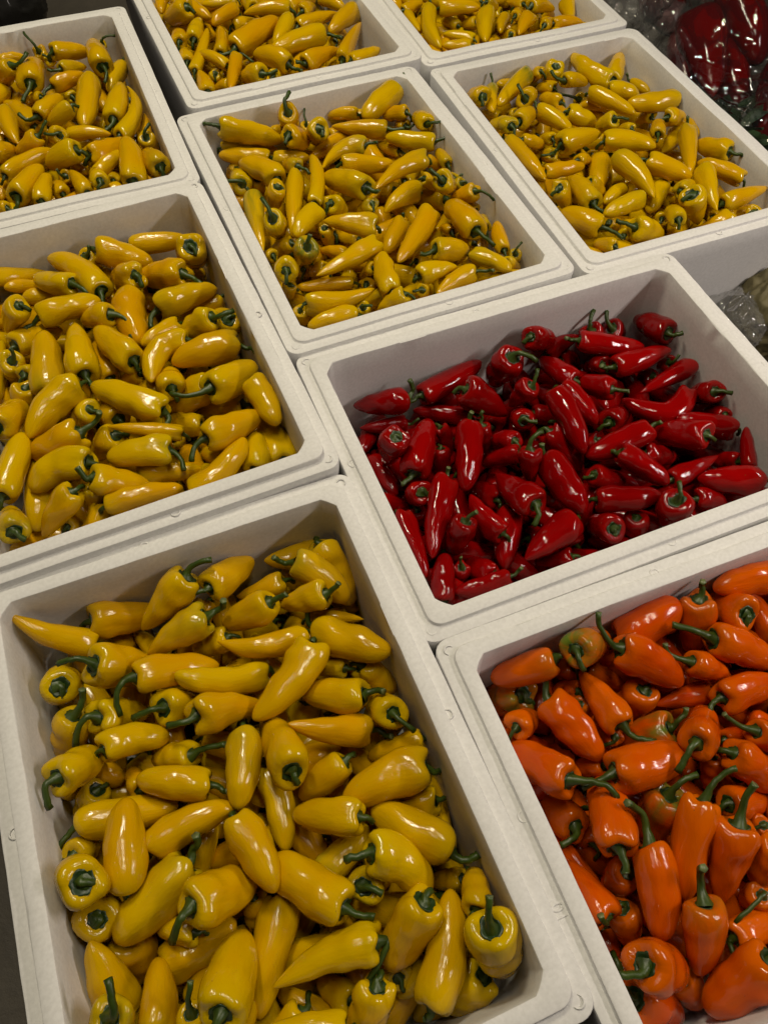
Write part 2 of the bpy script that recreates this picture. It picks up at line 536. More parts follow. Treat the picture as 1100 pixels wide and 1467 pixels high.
# the number moulded into the ledge of the box of orange peppers
fc = bpy.data.curves.new('moulded_number', 'FONT')
fc.body = '10'
fc.size = 0.017
fc.extrude = 0.0007
fc.align_x = 'CENTER'; fc.align_y = 'CENTER'
num = bpy.data.objects.new('moulded_number', fc)
COL.objects.link(num)
fc.materials.append(MAT['foam'])
num_me = bpy.data.meshes.new_from_object(num)
bpy.data.objects.remove(num)
num = link('moulded_number', num_me, box_obj['O'])
num.location = (-BOXES['O'][4] / 2 - .0245, -0.055, -.0053)
num.rotation_euler = (0, 0, math.radians(90))

# a dark inset coloured as the shade of a slot, right-hand box front
sv = [(-.006, -.0005, -.0015), (.006, -.0005, .0010), (.006, -.0005, .0035), (-.006, -.0005, .0012),
      (-.006, .004, -.0015), (.006, .004, .0010), (.006, .004, .0035), (-.006, .004, .0012)]
sf = [(0, 1, 2, 3), (5, 4, 7, 6), (4, 0, 3, 7), (1, 5, 6, 2), (3, 2, 6, 7), (4, 5, 1, 0)]
slot = link('slot_shade_inset', make_mesh('slot_shade_inset', sv, sf, [MAT['slot']], smooth=False), box_obj['Y'], (0.0388, -0.2967, -0.0942))

# ------------------------------------------------------------------ the peppers
COLOUR = {k: ('red' if k == 'R' else 'orange' if k == 'O' else 'yellow') for k in BOXES}
# every pepper that shows: box, stem end, middle and tip of its axis, radius, stem tip (all in tenths of a millimetre), layer, unripe, label
PEPPERS = [
('F', 1, 0, '-1732 4382 -700 -2107 4514 -407 -2438 4785 -113 170', 'curved yellow pepper, second from left in first row from back of nearest box'),
('F', 1, 0, '-1713 4609 -567 -1318 4587 -733 -923 4565 -952 209', 'plump yellow pepper, third from left in first row from back of nearest box'),
('F', 1, 0, '-477 4592 -268 -834 4464 -489 -1194 4348 -713 235 -162 4604 -114', 'stubby yellow pepper, stem right, fourth from left in first row from back of nearest box'),
('F', 1, 0, '-314 4407 -392 -9 4573 -518 306 4721 -645 193 -563 4426 -371', 'stubby yellow pepper, stem left, fifth from left in first row from back of nearest box'),
('F', 1, 0, '-419 4040 -335 -801 4012 -440 -1182 3981 -638 214 -184 4089 -179', 'stubby yellow pepper, stem up, third from left in second row from back of nearest box'),
('F', 1, 0, '-270 3837 -613 -495 3887 -736 -714 3959 -875 141', 'stubby yellow pepper, fourth from left in second row from back of nearest box'),
('F', 1, 0, '-1696 3863 -156 -1453 3870 -471 -1210 3892 -841 235 -2017 3984 -96', 'stubby yellow pepper, stem left, first from left in second row from back of nearest box'),
('F', 1, 0, '-2123 3861 -382 -2180 4068 -786 -2239 4275 -1193 213', 'plump yellow pepper, stem end showing, first along in first row of nearest box'),
('F', 1, 0, '-1333 3618 -299 -885 3614 -467 -461 3556 -634 193 -1594 3326 -458', 'plump yellow pepper, stem down, second from left in second row from back of nearest box'),
('F', 1, 0, '5 3294 -676 -503 3308 -473 -919 3490 -269 163', 'curved yellow pepper, fifth from left in third row from back of nearest box'),
('F', 1, 0, '-1150 3219 -408 -983 3291 -692 -815 3363 -1044 209 -1465 3228 -409', 'stubby yellow pepper, stem left, fourth from left in third row from back of nearest box'),
('F', 1, 0, '-841 2942 -226 -466 2958 -447 -95 2915 -689 231 -1120 2943 -224', 'stubby yellow pepper, stem left, fifth from left in fourth row from back of nearest box'),
('F', 1, 0, '-1838 3388 -431 -1602 3450 -733 -1362 3447 -1023 208 -2114 3207 -531', 'stubby yellow pepper, stem down, second from left in third row from back of nearest box'),
('F', 1, 0, '-2059 3524 -452 -2212 3418 -742 -2386 3361 -1063 206 -1868 3678 -247', 'stubby yellow pepper, stem up, first from left in third row from back of nearest box'),
('F', 1, 0, '-1822 2980 -344 -1506 3030 -468 -1179 2933 -592 176', 'curved yellow pepper, third from left in third row from back of nearest box'),
('F', 1, 0, '1124 4623 -882 767 4606 -726 418 4649 -621 194', 'buried stubby yellow pepper, seventh from left in first row from back of nearest box'),
('F', 1, 0, '1122 4544 -464 1185 4203 -730 1256 3863 -1029 225', 'stubby yellow pepper, eighth from left in first row from back of nearest box'),
('F', 1, 0, '740 4354 -351 1002 4053 -428 1152 3694 -523 184 519 4460 -275', 'curved yellow pepper, stem left, eighth from left in second row from back of nearest box'),
('F', 1, 0, '936 3768 -270 673 3874 -423 411 3981 -620 173 1098 3783 -129', 'stubby yellow pepper, stem right, sixth from left in second row from back of nearest box'),
('F', 1, 0, '572 4316 -686 262 4336 -763 -34 4429 -862 164', 'stubby yellow pepper, sixth from left in first row from back of nearest box'),
('F', 1, 0, '313 3918 -270 14 3967 -485 -277 4055 -707 202 504 3893 -164', 'stubby yellow pepper, stem right, fifth from left in second row from back of nearest box'),
('F', 1, 0, '563 3504 -537 29 3526 -480 -393 3752 -423 168', 'curved yellow pepper, sixth from left in third row from back of nearest box'),
('F', 1, 0, '732 3510 -620 1033 3162 -459 1364 2858 -306 229 729 3799 -431', 'plump yellow pepper, stem up, eighth from left in third row from back of nearest box'),
('F', 1, 0, '699 3764 -776 997 3645 -738 1293 3525 -776 120', 'conical yellow pepper, seventh from left in second row from back of nearest box'),
('F', 1, 0, '587 3303 -391 243 2993 -406 -287 2735 -421 229', 'curved yellow pepper, sixth from left in fourth row from back of nearest box'),
('F', 1, 0, '912 2511 -355 604 2702 -503 312 2917 -686 205 1111 2452 -270', 'stubby yellow pepper, stem right, seventh from left in fourth row from back of nearest box'),
('F', 1, 0, '1033 2947 -640 1179 2790 -822 1326 2635 -1047 169', 'stubby yellow pepper, eighth from left in fourth row from back of nearest box'),
('F', 1, 0, '1120 2198 -320 1094 2399 -665 1097 2601 -1053 196 1259 1960 -350', 'plump yellow pepper, stem right, seventh from left in fifth row from back of nearest box'),
('F', 1, 0, '837 2239 -597 439 2330 -425 43 2507 -253 186 1044 2058 -579', 'plump yellow pepper, stem right, sixth from left in fifth row from back of nearest box'),
('F', 1, 0, '861 2977 -644 664 3123 -759 437 3214 -852 115', 'conical yellow pepper, seventh from left in third row from back of nearest box'),
('F', 1, 0, '-70 1986 -145 -94 2376 -444 -151 2762 -787 235', 'plump yellow pepper, stem end showing, fifth along in fifth row of nearest box'),
('F', 1, 0, '1349 1915 -586 1055 1955 -690 763 2028 -913 117', 'curved yellow pepper, eighth from left in sixth row from back of nearest box'),
('F', 1, 0, '1284 2394 -889 1205 2330 -1115 1138 2248 -1333 139', 'buried stubby yellow pepper, eighth from left in fifth row from back of nearest box'),
('F', 1, 0, '1248 1567 -424 822 1638 -476 302 1594 -528 235', 'curved yellow pepper, seventh from left in sixth row from back of nearest box'),
('F', 1, 0, '1237 1283 -679 975 1359 -789 713 1432 -963 163', 'stubby yellow pepper, eighth from left in seventh row from back of nearest box'),
('F', 1, 0, '483 1988 -541 198 1934 -685 -88 1889 -897 179', 'stubby yellow pepper, sixth from left in sixth row from back of nearest box'),
('F', 1, 0, '421 1362 -297 110 1529 -409 -199 1698 -588 198', 'stubby yellow pepper, sixth from left in seventh row from back of nearest box'),
('F', 1, 0, '-122 1092 -736 190 1189 -721 473 1352 -719 158', 'conical yellow pepper, seventh from left in seventh row from back of nearest box'),
('F', 1, 0, '1152 764 -500 864 1112 -547 568 1454 -617 235 1377 628 -451', 'stubby yellow pepper, stem right, eighth from left in eighth row from back of nearest box'),
('F', 1, 0, '374 1008 -169 647 830 -369 782 480 -569 206 136 1038 -140', 'curved yellow pepper, stem left, seventh from left in eighth row from back of nearest box'),
('F', 1, 0, '216 780 -370 318 848 -747 419 919 -1116 183 358 654 -308', 'conical yellow pepper, stem right, sixth from left in eighth row from back of nearest box'),
('F', 1, 0, '-17 665 -392 -292 1025 -494 -544 1401 -627 235 219 501 -357', 'stubby yellow pepper, stem right, fifth from left in eighth row from back of nearest box'),
('F', 1, 0, '1121 191 -332 1222 358 -480 1294 539 -715 150', 'stubby yellow pepper, eighth from left in ninth row from back of nearest box'),
('F', 1, 0, '1127 13 69 1182 -161 -394 1212 -339 -865 235 1195 236 282', 'plump yellow pepper, stem up, eighth from left in tenth row from back of nearest box'),
('F', 1, 0, '427 -375 -538 772 30 -535 1000 463 -532 217', 'curved yellow pepper, fifth from left in tenth row from back of nearest box'),
('F', 1, 0, '707 440 -219 442 261 -504 191 60 -749 225', 'stubby yellow pepper, sixth from left in ninth row from back of nearest box'),
('F', 1, 0, '992 84 -881 975 -75 -1051 943 -232 -1257 126', 'buried stubby yellow pepper, seventh from left in tenth row from back of nearest box'),
('F', 1, 0, '179 293 -401 -241 374 -470 -849 330 -539 194 -155 -25 -595', 'curved yellow pepper, stem down, fifth from left in ninth row from back of nearest box'),
('F', 1, 0, '-554 1008 -804 -840 594 -774 -1073 147 -811 201', 'plump yellow pepper, fourth from left in ninth row from back of nearest box'),
('F', 1, 0, '1011 -325 -757 811 -391 -1008 609 -449 -1283 198', 'stubby yellow pepper, sixth from left in tenth row from back of nearest box'),
('F', 1, 0, '648 -45 -934 428 -115 -1009 204 -176 -1184 138', 'buried stubby yellow pepper, fourth from left in tenth row from back of nearest box'),
('F', 1, 0, '42 -14 -465 -110 -178 -720 -272 -331 -1002 196', 'stubby yellow pepper, third from left in tenth row from back of nearest box'),
('F', 1, 0, '-350 -214 -500 -677 -70 -482 -1010 57 -500 150', 'conical yellow pepper, first from left in tenth row from back of nearest box'),
('F', 1, 0, '-217 -44 -896 -355 105 -1079 -489 258 -1257 150', 'buried stubby yellow pepper, second from left in tenth row from back of nearest box'),
('F', 1, 0, '1195 518 -864 1059 582 -1049 923 647 -1255 115', 'buried conical yellow pepper, seventh from left in ninth row from back of nearest box'),
('F', 1, 0, '-2260 2807 -140 -2095 2942 -410 -1954 3103 -746 209 -2379 2577 -229', 'stubby yellow pepper, stem down, second from left in fourth row from back of nearest box'),
('F', 1, 0, '-989 2647 -518 -1201 2758 -686 -1414 2869 -921 173 -627 2581 -397', 'stubby yellow pepper, stem right, fourth from left in fourth row from back of nearest box'),
('F', 1, 0, '-903 2261 -449 -1243 2425 -408 -1576 2603 -450 178 -734 2128 -412', 'conical yellow pepper, stem right, third from left in fifth row from back of nearest box'),
('F', 1, 0, '-1596 2525 -610 -1641 2708 -773 -1686 2890 -1001 128', 'conical yellow pepper, stem end showing, third along in fourth row of nearest box'),
('F', 1, 0, '-412 2663 -471 -529 2277 -407 -705 1917 -397 193', 'plump yellow pepper, fourth from left in fifth row from back of nearest box'),
('F', 1, 0, '-303 2276 -712 -304 1840 -727 -389 1414 -701 174', 'conical yellow pepper, fifth from left in sixth row from back of nearest box'),
('F', 1, 0, '-2233 2408 -513 -1756 2334 -593 -1281 2246 -678 202 -2490 2241 -600', 'plump yellow pepper, stem down, second from left in fifth row from back of nearest box'),
('F', 1, 0, '-1890 1601 -376 -1787 2016 -303 -1692 2433 -360 218', 'curved yellow pepper, third from left in sixth row from back of nearest box'),
('F', 1, 0, '-1617 1892 -534 -1207 1997 -502 -714 1972 -470 200', 'curved yellow pepper, fourth from left in sixth row from back of nearest box'),
('F', 1, 0, '-1292 1647 -499 -1691 1424 -490 -2107 1238 -497 235 -1137 1818 -294', 'stubby yellow pepper, stem up, second from left in seventh row from back of nearest box'),
('F', 1, 0, '-2109 1714 151 -2235 1818 -293 -2364 1920 -797 235', 'plump yellow pepper, stem end showing, second along in sixth row of nearest box'),
('F', 0, 0, '-2174 1456 -334 -2253 1560 -771 -2330 1667 -1239 223', ''),
('F', 1, 0, '-1329 1202 -135 -1043 1249 -421 -762 1320 -767 235 -1555 1003 -233', 'stubby yellow pepper, stem down, fourth from left in seventh row from back of nearest box'),
('F', 1, 0, '-746 1828 -381 -637 1443 -353 -577 1048 -361 203', 'stubby yellow pepper, fifth from left in seventh row from back of nearest box'),
('F', 1, 0, '-1781 893 -821 -1408 950 -794 -1036 1008 -764 193', 'stubby yellow pepper, third from left in eighth row from back of nearest box'),
('F', 1, 0, '-1280 285 -34 -1130 585 -399 -987 889 -769 233 -1362 166 128', 'plump yellow pepper, stem down, third from left in ninth row from back of nearest box'),
('F', 1, 0, '-1882 379 -342 -1814 672 -469 -1789 971 -643 176', 'stubby yellow pepper, second from left in eighth row from back of nearest box'),
('F', 1, 0, '-2253 676 -866 -2257 990 -578 -2265 1302 -307 221', 'stubby yellow pepper, first from left in eighth row from back of nearest box'),
('F', 1, 0, '-2129 632 8 -2252 553 -419 -2376 476 -806 202 -2026 884 246', 'plump yellow pepper, stem up, first from left in ninth row from back of nearest box'),
('F', 1, 0, '-1534 401 -219 -1608 293 -469 -1701 201 -774 143 -1440 626 2', 'conical yellow pepper, stem up, second from left in ninth row from back of nearest box'),
('F', 1, 0, '-2034 1274 -729 -2074 1113 -1059 -2155 967 -1464 235', 'buried stubby yellow pepper, first from left in seventh row from back of nearest box'),
('F', 1, 0, '-822 1151 -814 -852 1017 -982 -927 902 -1220 135', 'buried stubby yellow pepper, fourth from left in eighth row from back of nearest box'),
('F', 1, 0, '-1389 1026 -512 -1584 1142 -613 -1755 1290 -786 130', 'stubby yellow pepper, third from left in seventh row from back of nearest box'),
('F', 1, 0, '-2040 2750 -752 -2219 2697 -1003 -2396 2640 -1233 174', 'buried stubby yellow pepper, first from left in fifth row from back of nearest box'),
('F', 1, 0, '-2341 2138 -514 -2270 2191 -737 -2213 2271 -1058 164', 'stubby yellow pepper, first from left in sixth row from back of nearest box'),
('F', 1, 0, '-2271 3012 -591 -2325 2933 -783 -2380 2855 -1004 132', 'buried stubby yellow pepper, first from left in fourth row from back of nearest box'),
('O', 1, 0, '6036 2065 -454 5615 2135 -384 5190 2175 -368 185', 'plump orange pepper, ninth from left in first row from back of orange box'),
('O', 1, 0, '3925 2100 -579 4333 2122 -438 4730 2205 -373 222', 'stubby orange pepper, sixth from left in first row from back of orange box'),
('O', 1, 0, '4917 2121 -282 4870 1927 -599 4834 1730 -970 227 4963 2230 -97', 'stubby orange pepper, stem up, seventh from left in second row from back of orange box'),
('O', 1, 0, '4591 2088 -625 4584 2122 -840 4566 2151 -1115 146 4933 2178 -420', 'stubby orange pepper, stem right, seventh from left in first row from back of orange box'),
('O', 1, 0, '5149 2137 -535 5107 2175 -752 5067 2214 -974 129', 'stubby orange pepper, eighth from left in first row from back of orange box'),
('O', 1, 0, '5272 1716 -225 5344 1967 -581 5425 2215 -936 205', 'plump orange pepper, stem end showing, eighth along in second row of orange box'),
('O', 1, 0, '5795 1419 -844 5821 1759 -819 5843 2100 -844 168', 'stubby orange pepper, ninth from left in second row from back of orange box'),
('O', 1, 0, '4802 1656 -363 5169 1442 -501 5474 1153 -681 233 4409 1936 -234', 'stubby orange pepper, stem left, eighth from left in third row from back of orange box'),
('O', 1, 0, '4446 1526 -404 4688 1380 -541 4944 1260 -725 175 4221 1780 -245', 'stubby orange pepper, stem left, seventh from left in third row from back of orange box'),
('O', 1, 0, '3730 1934 -264 4045 1670 -416 4327 1376 -658 235 3615 2314 -6', 'stubby orange pepper, stem up, fifth from left in second row from back of orange box'),
('O', 1, 1, '3192 2045 -116 3525 2140 -429 3866 2211 -733 217 3192 1830 -168', 'greenish orange pepper, stem down, fourth from left in first row from back of orange box'),
('O', 1, 0, '3010 2103 -308 2676 2160 -471 2358 2259 -673 207 3170 2194 -147', 'stubby orange pepper, stem up, second from left in first row from back of orange box'),
('O', 1, 1, '2636 1974 -734 2514 2111 -1130 2374 2235 -1612 225', 'buried greenish orange pepper, stem end showing, first along in first row of orange box'),
('O', 1, 0, '3366 1188 -431 3338 1564 -508 3301 1940 -577 201 3617 909 -457', 'stubby orange pepper, stem right, third from left in second row from back of orange box'),
('O', 1, 0, '2796 1776 -556 2921 1380 -566 3018 973 -580 215 2912 1979 -342', 'stubby orange pepper, stem up, first from left in third row from back of orange box'),
('O', 1, 0, '3476 1986 -793 3663 1819 -887 3844 1645 -951 124', 'conical orange pepper, fourth from left in second row from back of orange box'),
('O', 1, 0, '3874 1471 -581 3793 1442 -870 3713 1411 -1226 197', 'stubby orange pepper, fifth from left in third row from back of orange box'),
('O', 1, 0, '3212 1749 -681 3154 1851 -858 3100 1955 -1094 115', 'conical orange pepper, second from left in second row from back of orange box'),
('O', 1, 0, '2544 886 -362 2376 1203 -609 2243 1537 -838 229 2906 579 -376', 'stubby orange pepper, stem right, first from left in fourth row from back of orange box'),
('O', 1, 0, '2331 1631 -584 2555 1704 -779 2784 1756 -1060 156', 'conical orange pepper, stem end showing, first along in second row of orange box'),
('O', 1, 0, '3002 806 -417 3446 739 -476 3894 722 -556 228 2646 793 -441', 'stubby orange pepper, stem left, fourth from left in fourth row from back of orange box'),
('O', 1, 1, '3892 994 -542 3680 1060 -803 3461 1087 -1091 192 4084 1091 -369', 'greenish orange pepper, stem up, fifth from left in fourth row from back of orange box'),
('O', 1, 0, '3884 710 -231 4187 858 -501 4461 1054 -830 209 3595 555 -320', 'plump orange pepper, stem down, sixth from left in fourth row from back of orange box'),
('O', 1, 0, '4655 1216 -812 4316 1255 -777 3980 1316 -812 142', 'conical orange pepper, sixth from left in third row from back of orange box'),
('O', 1, 0, '4530 1045 -446 4919 1035 -512 5304 987 -581 201 4337 947 -477', 'stubby orange pepper, stem down, eighth from left in fourth row from back of orange box'),
('O', 1, 0, '4600 601 -320 4788 488 -495 4942 333 -721 166 4320 861 -171', 'stubby orange pepper, stem left, eighth from left in fifth row from back of orange box'),
('O', 1, 0, '4236 512 -329 4452 274 -503 4666 34 -714 203', 'stubby orange pepper, seventh from left in fifth row from back of orange box'),
('O', 1, 0, '4411 662 -650 4615 659 -744 4818 639 -935 115', 'conical orange pepper, seventh from left in fourth row from back of orange box'),
('O', 1, 0, '4161 558 -590 4130 432 -791 4088 309 -1004 116', 'conical orange pepper, fifth from left in fifth row from back of orange box'),
('O', 1, 0, '3993 97 -545 4298 49 -744 4607 50 -1039 184', 'conical orange pepper, stem end showing, sixth along in fifth row of orange box'),
('O', 1, 0, '3671 217 -298 3362 -122 -506 3149 -512 -714 204 4047 342 -65', 'plump orange pepper, stem right, fourth from left in sixth row from back of orange box'),
('O', 1, 0, '3874 -100 -292 3666 -385 -570 3470 -678 -819 235 4110 144 -25', 'stubby orange pepper, stem up, fifth from left in sixth row from back of orange box'),
('O', 1, 1, '3469 404 -498 3349 284 -822 3220 173 -1211 228 3768 451 -328', 'greenish orange pepper, stem right, third from left in fifth row from back of orange box'),
('O', 1, 0, '2658 136 -371 2817 482 -526 2975 829 -783 230 2617 -72 -400', 'stubby orange pepper, stem down, second from left in fifth row from back of orange box'),
('O', 1, 0, '2996 69 -470 2881 -339 -541 2702 -722 -678 219 2906 480 -199', 'stubby orange pepper, stem up, third from left in sixth row from back of orange box'),
('O', 1, 0, '3148 -563 -314 3054 -837 -537 2938 -1101 -854 217 3219 -302 -78', 'stubby orange pepper, stem up, fifth from left in seventh row from back of orange box'),
('O', 1, 0, '2280 -766 -120 2535 -873 -486 2790 -983 -933 229 2036 -754 -102', 'plump orange pepper, stem left, third from left in seventh row from back of orange box'),
('O', 1, 0, '3429 -1195 -268 3143 -1297 -586 2850 -1377 -887 235', 'stubby orange pepper, sixth from left in seventh row from back of orange box'),
('O', 1, 0, '2207 -1007 -671 2462 -1192 -937 2691 -1408 -1218 235', 'stubby orange pepper, second from left in seventh row from back of orange box'),
('O', 1, 0, '3382 -958 -712 3672 -979 -762 3955 -1049 -900 157 3308 -1088 -698', 'stubby orange pepper, stem down, eighth from left in seventh row from back of orange box'),
('O', 1, 0, '3841 -749 -620 3836 -763 -829 3835 -778 -1088 139 3447 -852 -627', 'stubby orange pepper, stem down, sixth from left in sixth row from back of orange box'),
('O', 1, 0, '4097 -427 -282 4018 -522 -536 3923 -603 -826 171', 'stubby orange pepper, seventh from left in sixth row from back of orange box'),
('O', 1, 0, '2321 -362 -693 2311 -45 -826 2330 271 -1058 192 2239 -292 -516', 'stubby orange pepper, stem left, first from left in fifth row from back of orange box'),
('O', 1, 0, '2508 497 -861 2484 731 -1121 2451 963 -1440 208 2262 413 -810', 'buried stubby orange pepper, stem down, second along in fourth row of orange box'),
('O', 1, 0, '2788 -62 -813 2704 -112 -1162 2616 -156 -1471 199', 'buried stubby orange pepper, second from left in sixth row from back of orange box'),
('O', 1, 0, '2572 -328 -888 2599 -500 -1148 2604 -674 -1402 176', 'buried stubby orange pepper, first from left in sixth row from back of orange box'),
('O', 1, 0, '2299 -759 -994 2339 -946 -1168 2391 -1130 -1387 154', 'buried stubby orange pepper, first from left in seventh row from back of orange box'),
('O', 1, 0, '3134 1615 -646 3208 1554 -850 3269 1483 -1078 115', 'conical orange pepper, third from left in third row from back of orange box'),
('O', 1, 0, '3301 1140 -614 3307 1230 -833 3284 1317 -1054 115', 'conical orange pepper, fourth from left in third row from back of orange box'),
('O', 1, 0, '3051 922 -676 2948 1004 -865 2862 1102 -1085 115', 'conical orange pepper, third from left in fourth row from back of orange box'),
('O', 1, 0, '3322 2026 -643 3272 2065 -898 3227 2109 -1176 161', 'stubby orange pepper, third from left in first row from back of orange box'),
('O', 1, 0, '3861 2202 -893 3907 2127 -1077 3963 2057 -1370 148', 'buried stubby orange pepper, fifth from left in first row from back of orange box'),
('O', 1, 0, '4353 2034 -802 4481 1792 -816 4526 1521 -869 126', 'conical orange pepper, sixth from left in second row from back of orange box'),
('O', 1, 0, '3373 -930 -906 3350 -1054 -1157 3329 -1179 -1444 174', 'buried stubby orange pepper, seventh from left in seventh row from back of orange box'),
('O', 1, 0, '2798 -1083 -956 2894 -1235 -1162 2985 -1389 -1394 161', 'buried stubby orange pepper, fourth from left in seventh row from back of orange box'),
('O', 1, 0, '4238 -219 -584 4261 -203 -804 4282 -182 -1045 115', 'stubby orange pepper, eighth from left in sixth row from back of orange box'),
('O', 1, 0, '3491 28 -892 3492 -55 -1141 3492 -138 -1429 166', 'buried stubby orange pepper, fourth from left in fifth row from back of orange box'),
('O', 1, 0, '3013 1451 -871 2973 1382 -1116 2935 1312 -1395 158', 'buried stubby orange pepper, second from left in third row from back of orange box'),
('R', 1, 0, '3128 6430 -727 2755 6573 -807 2405 6767 -925 209 3199 6605 -520', 'stubby red pepper, stem up, first from left in first row from back of red box'),
('R', 1, 0, '3355 6482 -819 3913 6610 -820 4460 6780 -819 191 3140 6441 -796', 'slender red pepper, stem left, second from left in first row from back of red box'),
('R', 1, 0, '3855 6168 -526 4151 5989 -742 4467 5846 -1024 231', 'stubby red pepper, third from left in second row from back of red box'),
('R', 1, 0, '3962 6051 -1058 3584 6242 -1038 3227 6471 -1058 131', 'slender red pepper, second from left in second row from back of red box'),
('R', 1, 0, '2670 5211 -740 2969 5619 -734 3271 6024 -792 232 2471 5133 -741', 'plump red pepper, stem left, third from left in third row from back of red box'),
('R', 1, 0, '2575 5598 -305 2545 5689 -726 2508 5776 -1134 200', 'plump red pepper, stem end showing, second along in third row of red box'),
('R', 1, 0, '3725 5700 -761 3495 5204 -722 3204 4741 -761 198 3823 5821 -626', 'slender red pepper, stem up, second from left in fourth row from back of red box'),
('R', 1, 0, '3936 5672 -798 3934 5592 -998 3933 5512 -1254 128 3973 5776 -611', 'stubby red pepper, stem up, fifth from left in third row from back of red box'),
('R', 1, 0, '3239 5541 -832 3222 5438 -1009 3210 5336 -1285 141', 'stubby red pepper, first from left in fourth row from back of red box'),
('R', 1, 0, '3385 5878 -831 3430 5757 -1003 3443 5629 -1258 115', 'conical red pepper, fourth from left in third row from back of red box'),
('R', 1, 0, '2673 4940 -778 2692 5113 -1093 2729 5284 -1476 184', 'conical red pepper, stem end showing, first along in fifth row of red box'),
('R', 1, 0, '3059 4979 -752 2699 4493 -767 2394 3971 -766 192 3140 5109 -672', 'slender red pepper, stem up, first from left in sixth row from back of red box'),
('R', 1, 0, '2391 6003 -1254 2422 5634 -1215 2471 5267 -1204 140', 'conical red pepper, first from left in third row from back of red box'),
('R', 1, 0, '2304 4750 -826 2276 4260 -807 2233 3771 -828 149', 'slender red pepper, first from left in seventh row from back of red box'),
('R', 1, 0, '2943 4187 -513 2843 4138 -794 2735 4108 -1076 172 3061 4168 -342', 'stubby red pepper, stem right, second from left in seventh row from back of red box'),
('R', 1, 0, '3382 3956 -766 3268 4292 -769 3263 4665 -772 163', 'conical red pepper, third from left in seventh row from back of red box'),
('R', 1, 0, '3740 4365 -1058 3496 3995 -1022 3279 3610 -1058 195', 'plump red pepper, third from left in eighth row from back of red box'),
('R', 1, 0, '3901 4078 -564 3823 4483 -723 3773 4893 -863 232 3756 3867 -649', 'stubby red pepper, stem down, second from left in sixth row from back of red box'),
('R', 1, 0, '4196 4853 -470 4172 4725 -701 4199 4596 -1014 169 4402 4947 -296', 'stubby red pepper, stem up, third from left in sixth row from back of red box'),
('R', 1, 0, '4497 4798 -748 4497 4316 -749 4513 3835 -748 227 4461 4956 -609', 'plump red pepper, stem up, fifth from left in seventh row from back of red box'),
('R', 1, 0, '4778 5258 -849 4937 4984 -1011 5074 4696 -1221 196', 'stubby red pepper, fourth from left in fifth row from back of red box'),
('R', 1, 0, '5043 5682 -619 5031 5163 -619 4970 4651 -722 195', 'plump red pepper, fifth from left in fourth row from back of red box'),
('R', 1, 0, '5284 5812 -753 5375 5455 -763 5471 5100 -828 198', 'stubby red pepper, sixth from left in fourth row from back of red box'),
('R', 1, 0, '5540 5868 -764 5416 6203 -811 5343 6550 -861 185', 'stubby red pepper, fifth from left in second row from back of red box'),
('R', 1, 0, '5879 5440 -626 5767 5690 -758 5689 5954 -940 170 6049 5308 -585', 'stubby red pepper, stem right, seventh from left in third row from back of red box'),
('R', 1, 0, '4768 5853 -504 4659 5918 -753 4554 5988 -1029 168 4881 5978 -336', 'stubby red pepper, stem up, fourth from left in second row from back of red box'),
('R', 1, 0, '4725 6382 -435 4662 6501 -783 4595 6617 -1179 235 4989 6173 -419', 'stubby red pepper, stem right, third from left in first row from back of red box'),
('R', 1, 0, '5071 6555 -327 5354 6646 -574 5615 6785 -852 192', 'plump red pepper, stem end showing, fourth along in first row of red box'),
('R', 1, 0, '5550 6676 -987 5827 6712 -890 6106 6697 -831 142', 'stubby red pepper, fifth from left in first row from back of red box'),
('R', 1, 0, '5922 6485 -657 6394 6273 -729 6900 6121 -817 177 5724 6544 -589', 'slender red pepper, stem left, seventh from left in second row from back of red box'),
('R', 1, 0, '6232 6634 -710 6378 6660 -977 6524 6685 -1269 195 6345 6831 -501', 'stubby red pepper, stem up, seventh from left in first row from back of red box'),
('R', 1, 0, '6622 6627 -787 6776 6667 -1010 6928 6716 -1282 178 6598 6825 -610', 'stubby red pepper, stem up, eighth from left in first row from back of red box'),
('R', 1, 0, '7229 6069 -603 7199 6431 -754 7208 6796 -934 216 7351 5938 -513', 'stubby red pepper, stem right, ninth from left in first row from back of red box'),
('R', 1, 0, '6249 5924 -808 6748 5898 -767 7247 5917 -808 181 6048 5990 -749', 'slender red pepper, stem left, eighth from left in third row from back of red box'),
('R', 1, 0, '6163 6073 -858 6158 6226 -1034 6127 6377 -1283 154', 'stubby red pepper, sixth from left in second row from back of red box'),
('R', 1, 0, '7006 5134 -840 6491 4901 -827 6037 5364 -815 181', 'curved red pepper, sixth from left in fifth row from back of red box'),
('R', 1, 0, '7339 5534 -804 6838 5436 -792 6334 5355 -804 165 7477 5486 -775', 'slender red pepper, stem right, eighth from left in fourth row from back of red box'),
('R', 1, 0, '7178 4827 -561 7232 5009 -811 7258 5196 -1054 183 7339 4692 -516', 'stubby red pepper, stem right, seventh from left in fifth row from back of red box'),
('R', 1, 0, '7253 4313 -819 6883 4516 -795 6515 4722 -737 178', 'conical red pepper, eighth from left in sixth row from back of red box'),
('R', 1, 0, '6549 4172 -474 6425 4486 -759 6316 4806 -1054 207', 'plump red pepper, stem end showing, seventh along in sixth row of red box'),
('R', 1, 0, '5633 5054 -819 5951 5227 -1005 6291 5352 -1252 196', 'plump red pepper, stem end showing, seventh along in fourth row of red box'),
('R', 1, 0, '6051 4707 -770 5531 4656 -765 5009 4642 -784 192 6236 4710 -666', 'slender red pepper, stem right, fifth from left in sixth row from back of red box'),
('R', 1, 0, '5387 4454 -632 5626 4155 -720 5852 3849 -819 176', 'conical red pepper, stem end showing, seventh along in seventh row of red box'),
('R', 1, 0, '5875 4481 -927 6137 4390 -1029 6413 4361 -1150 159', 'stubby red pepper, sixth from left in sixth row from back of red box'),
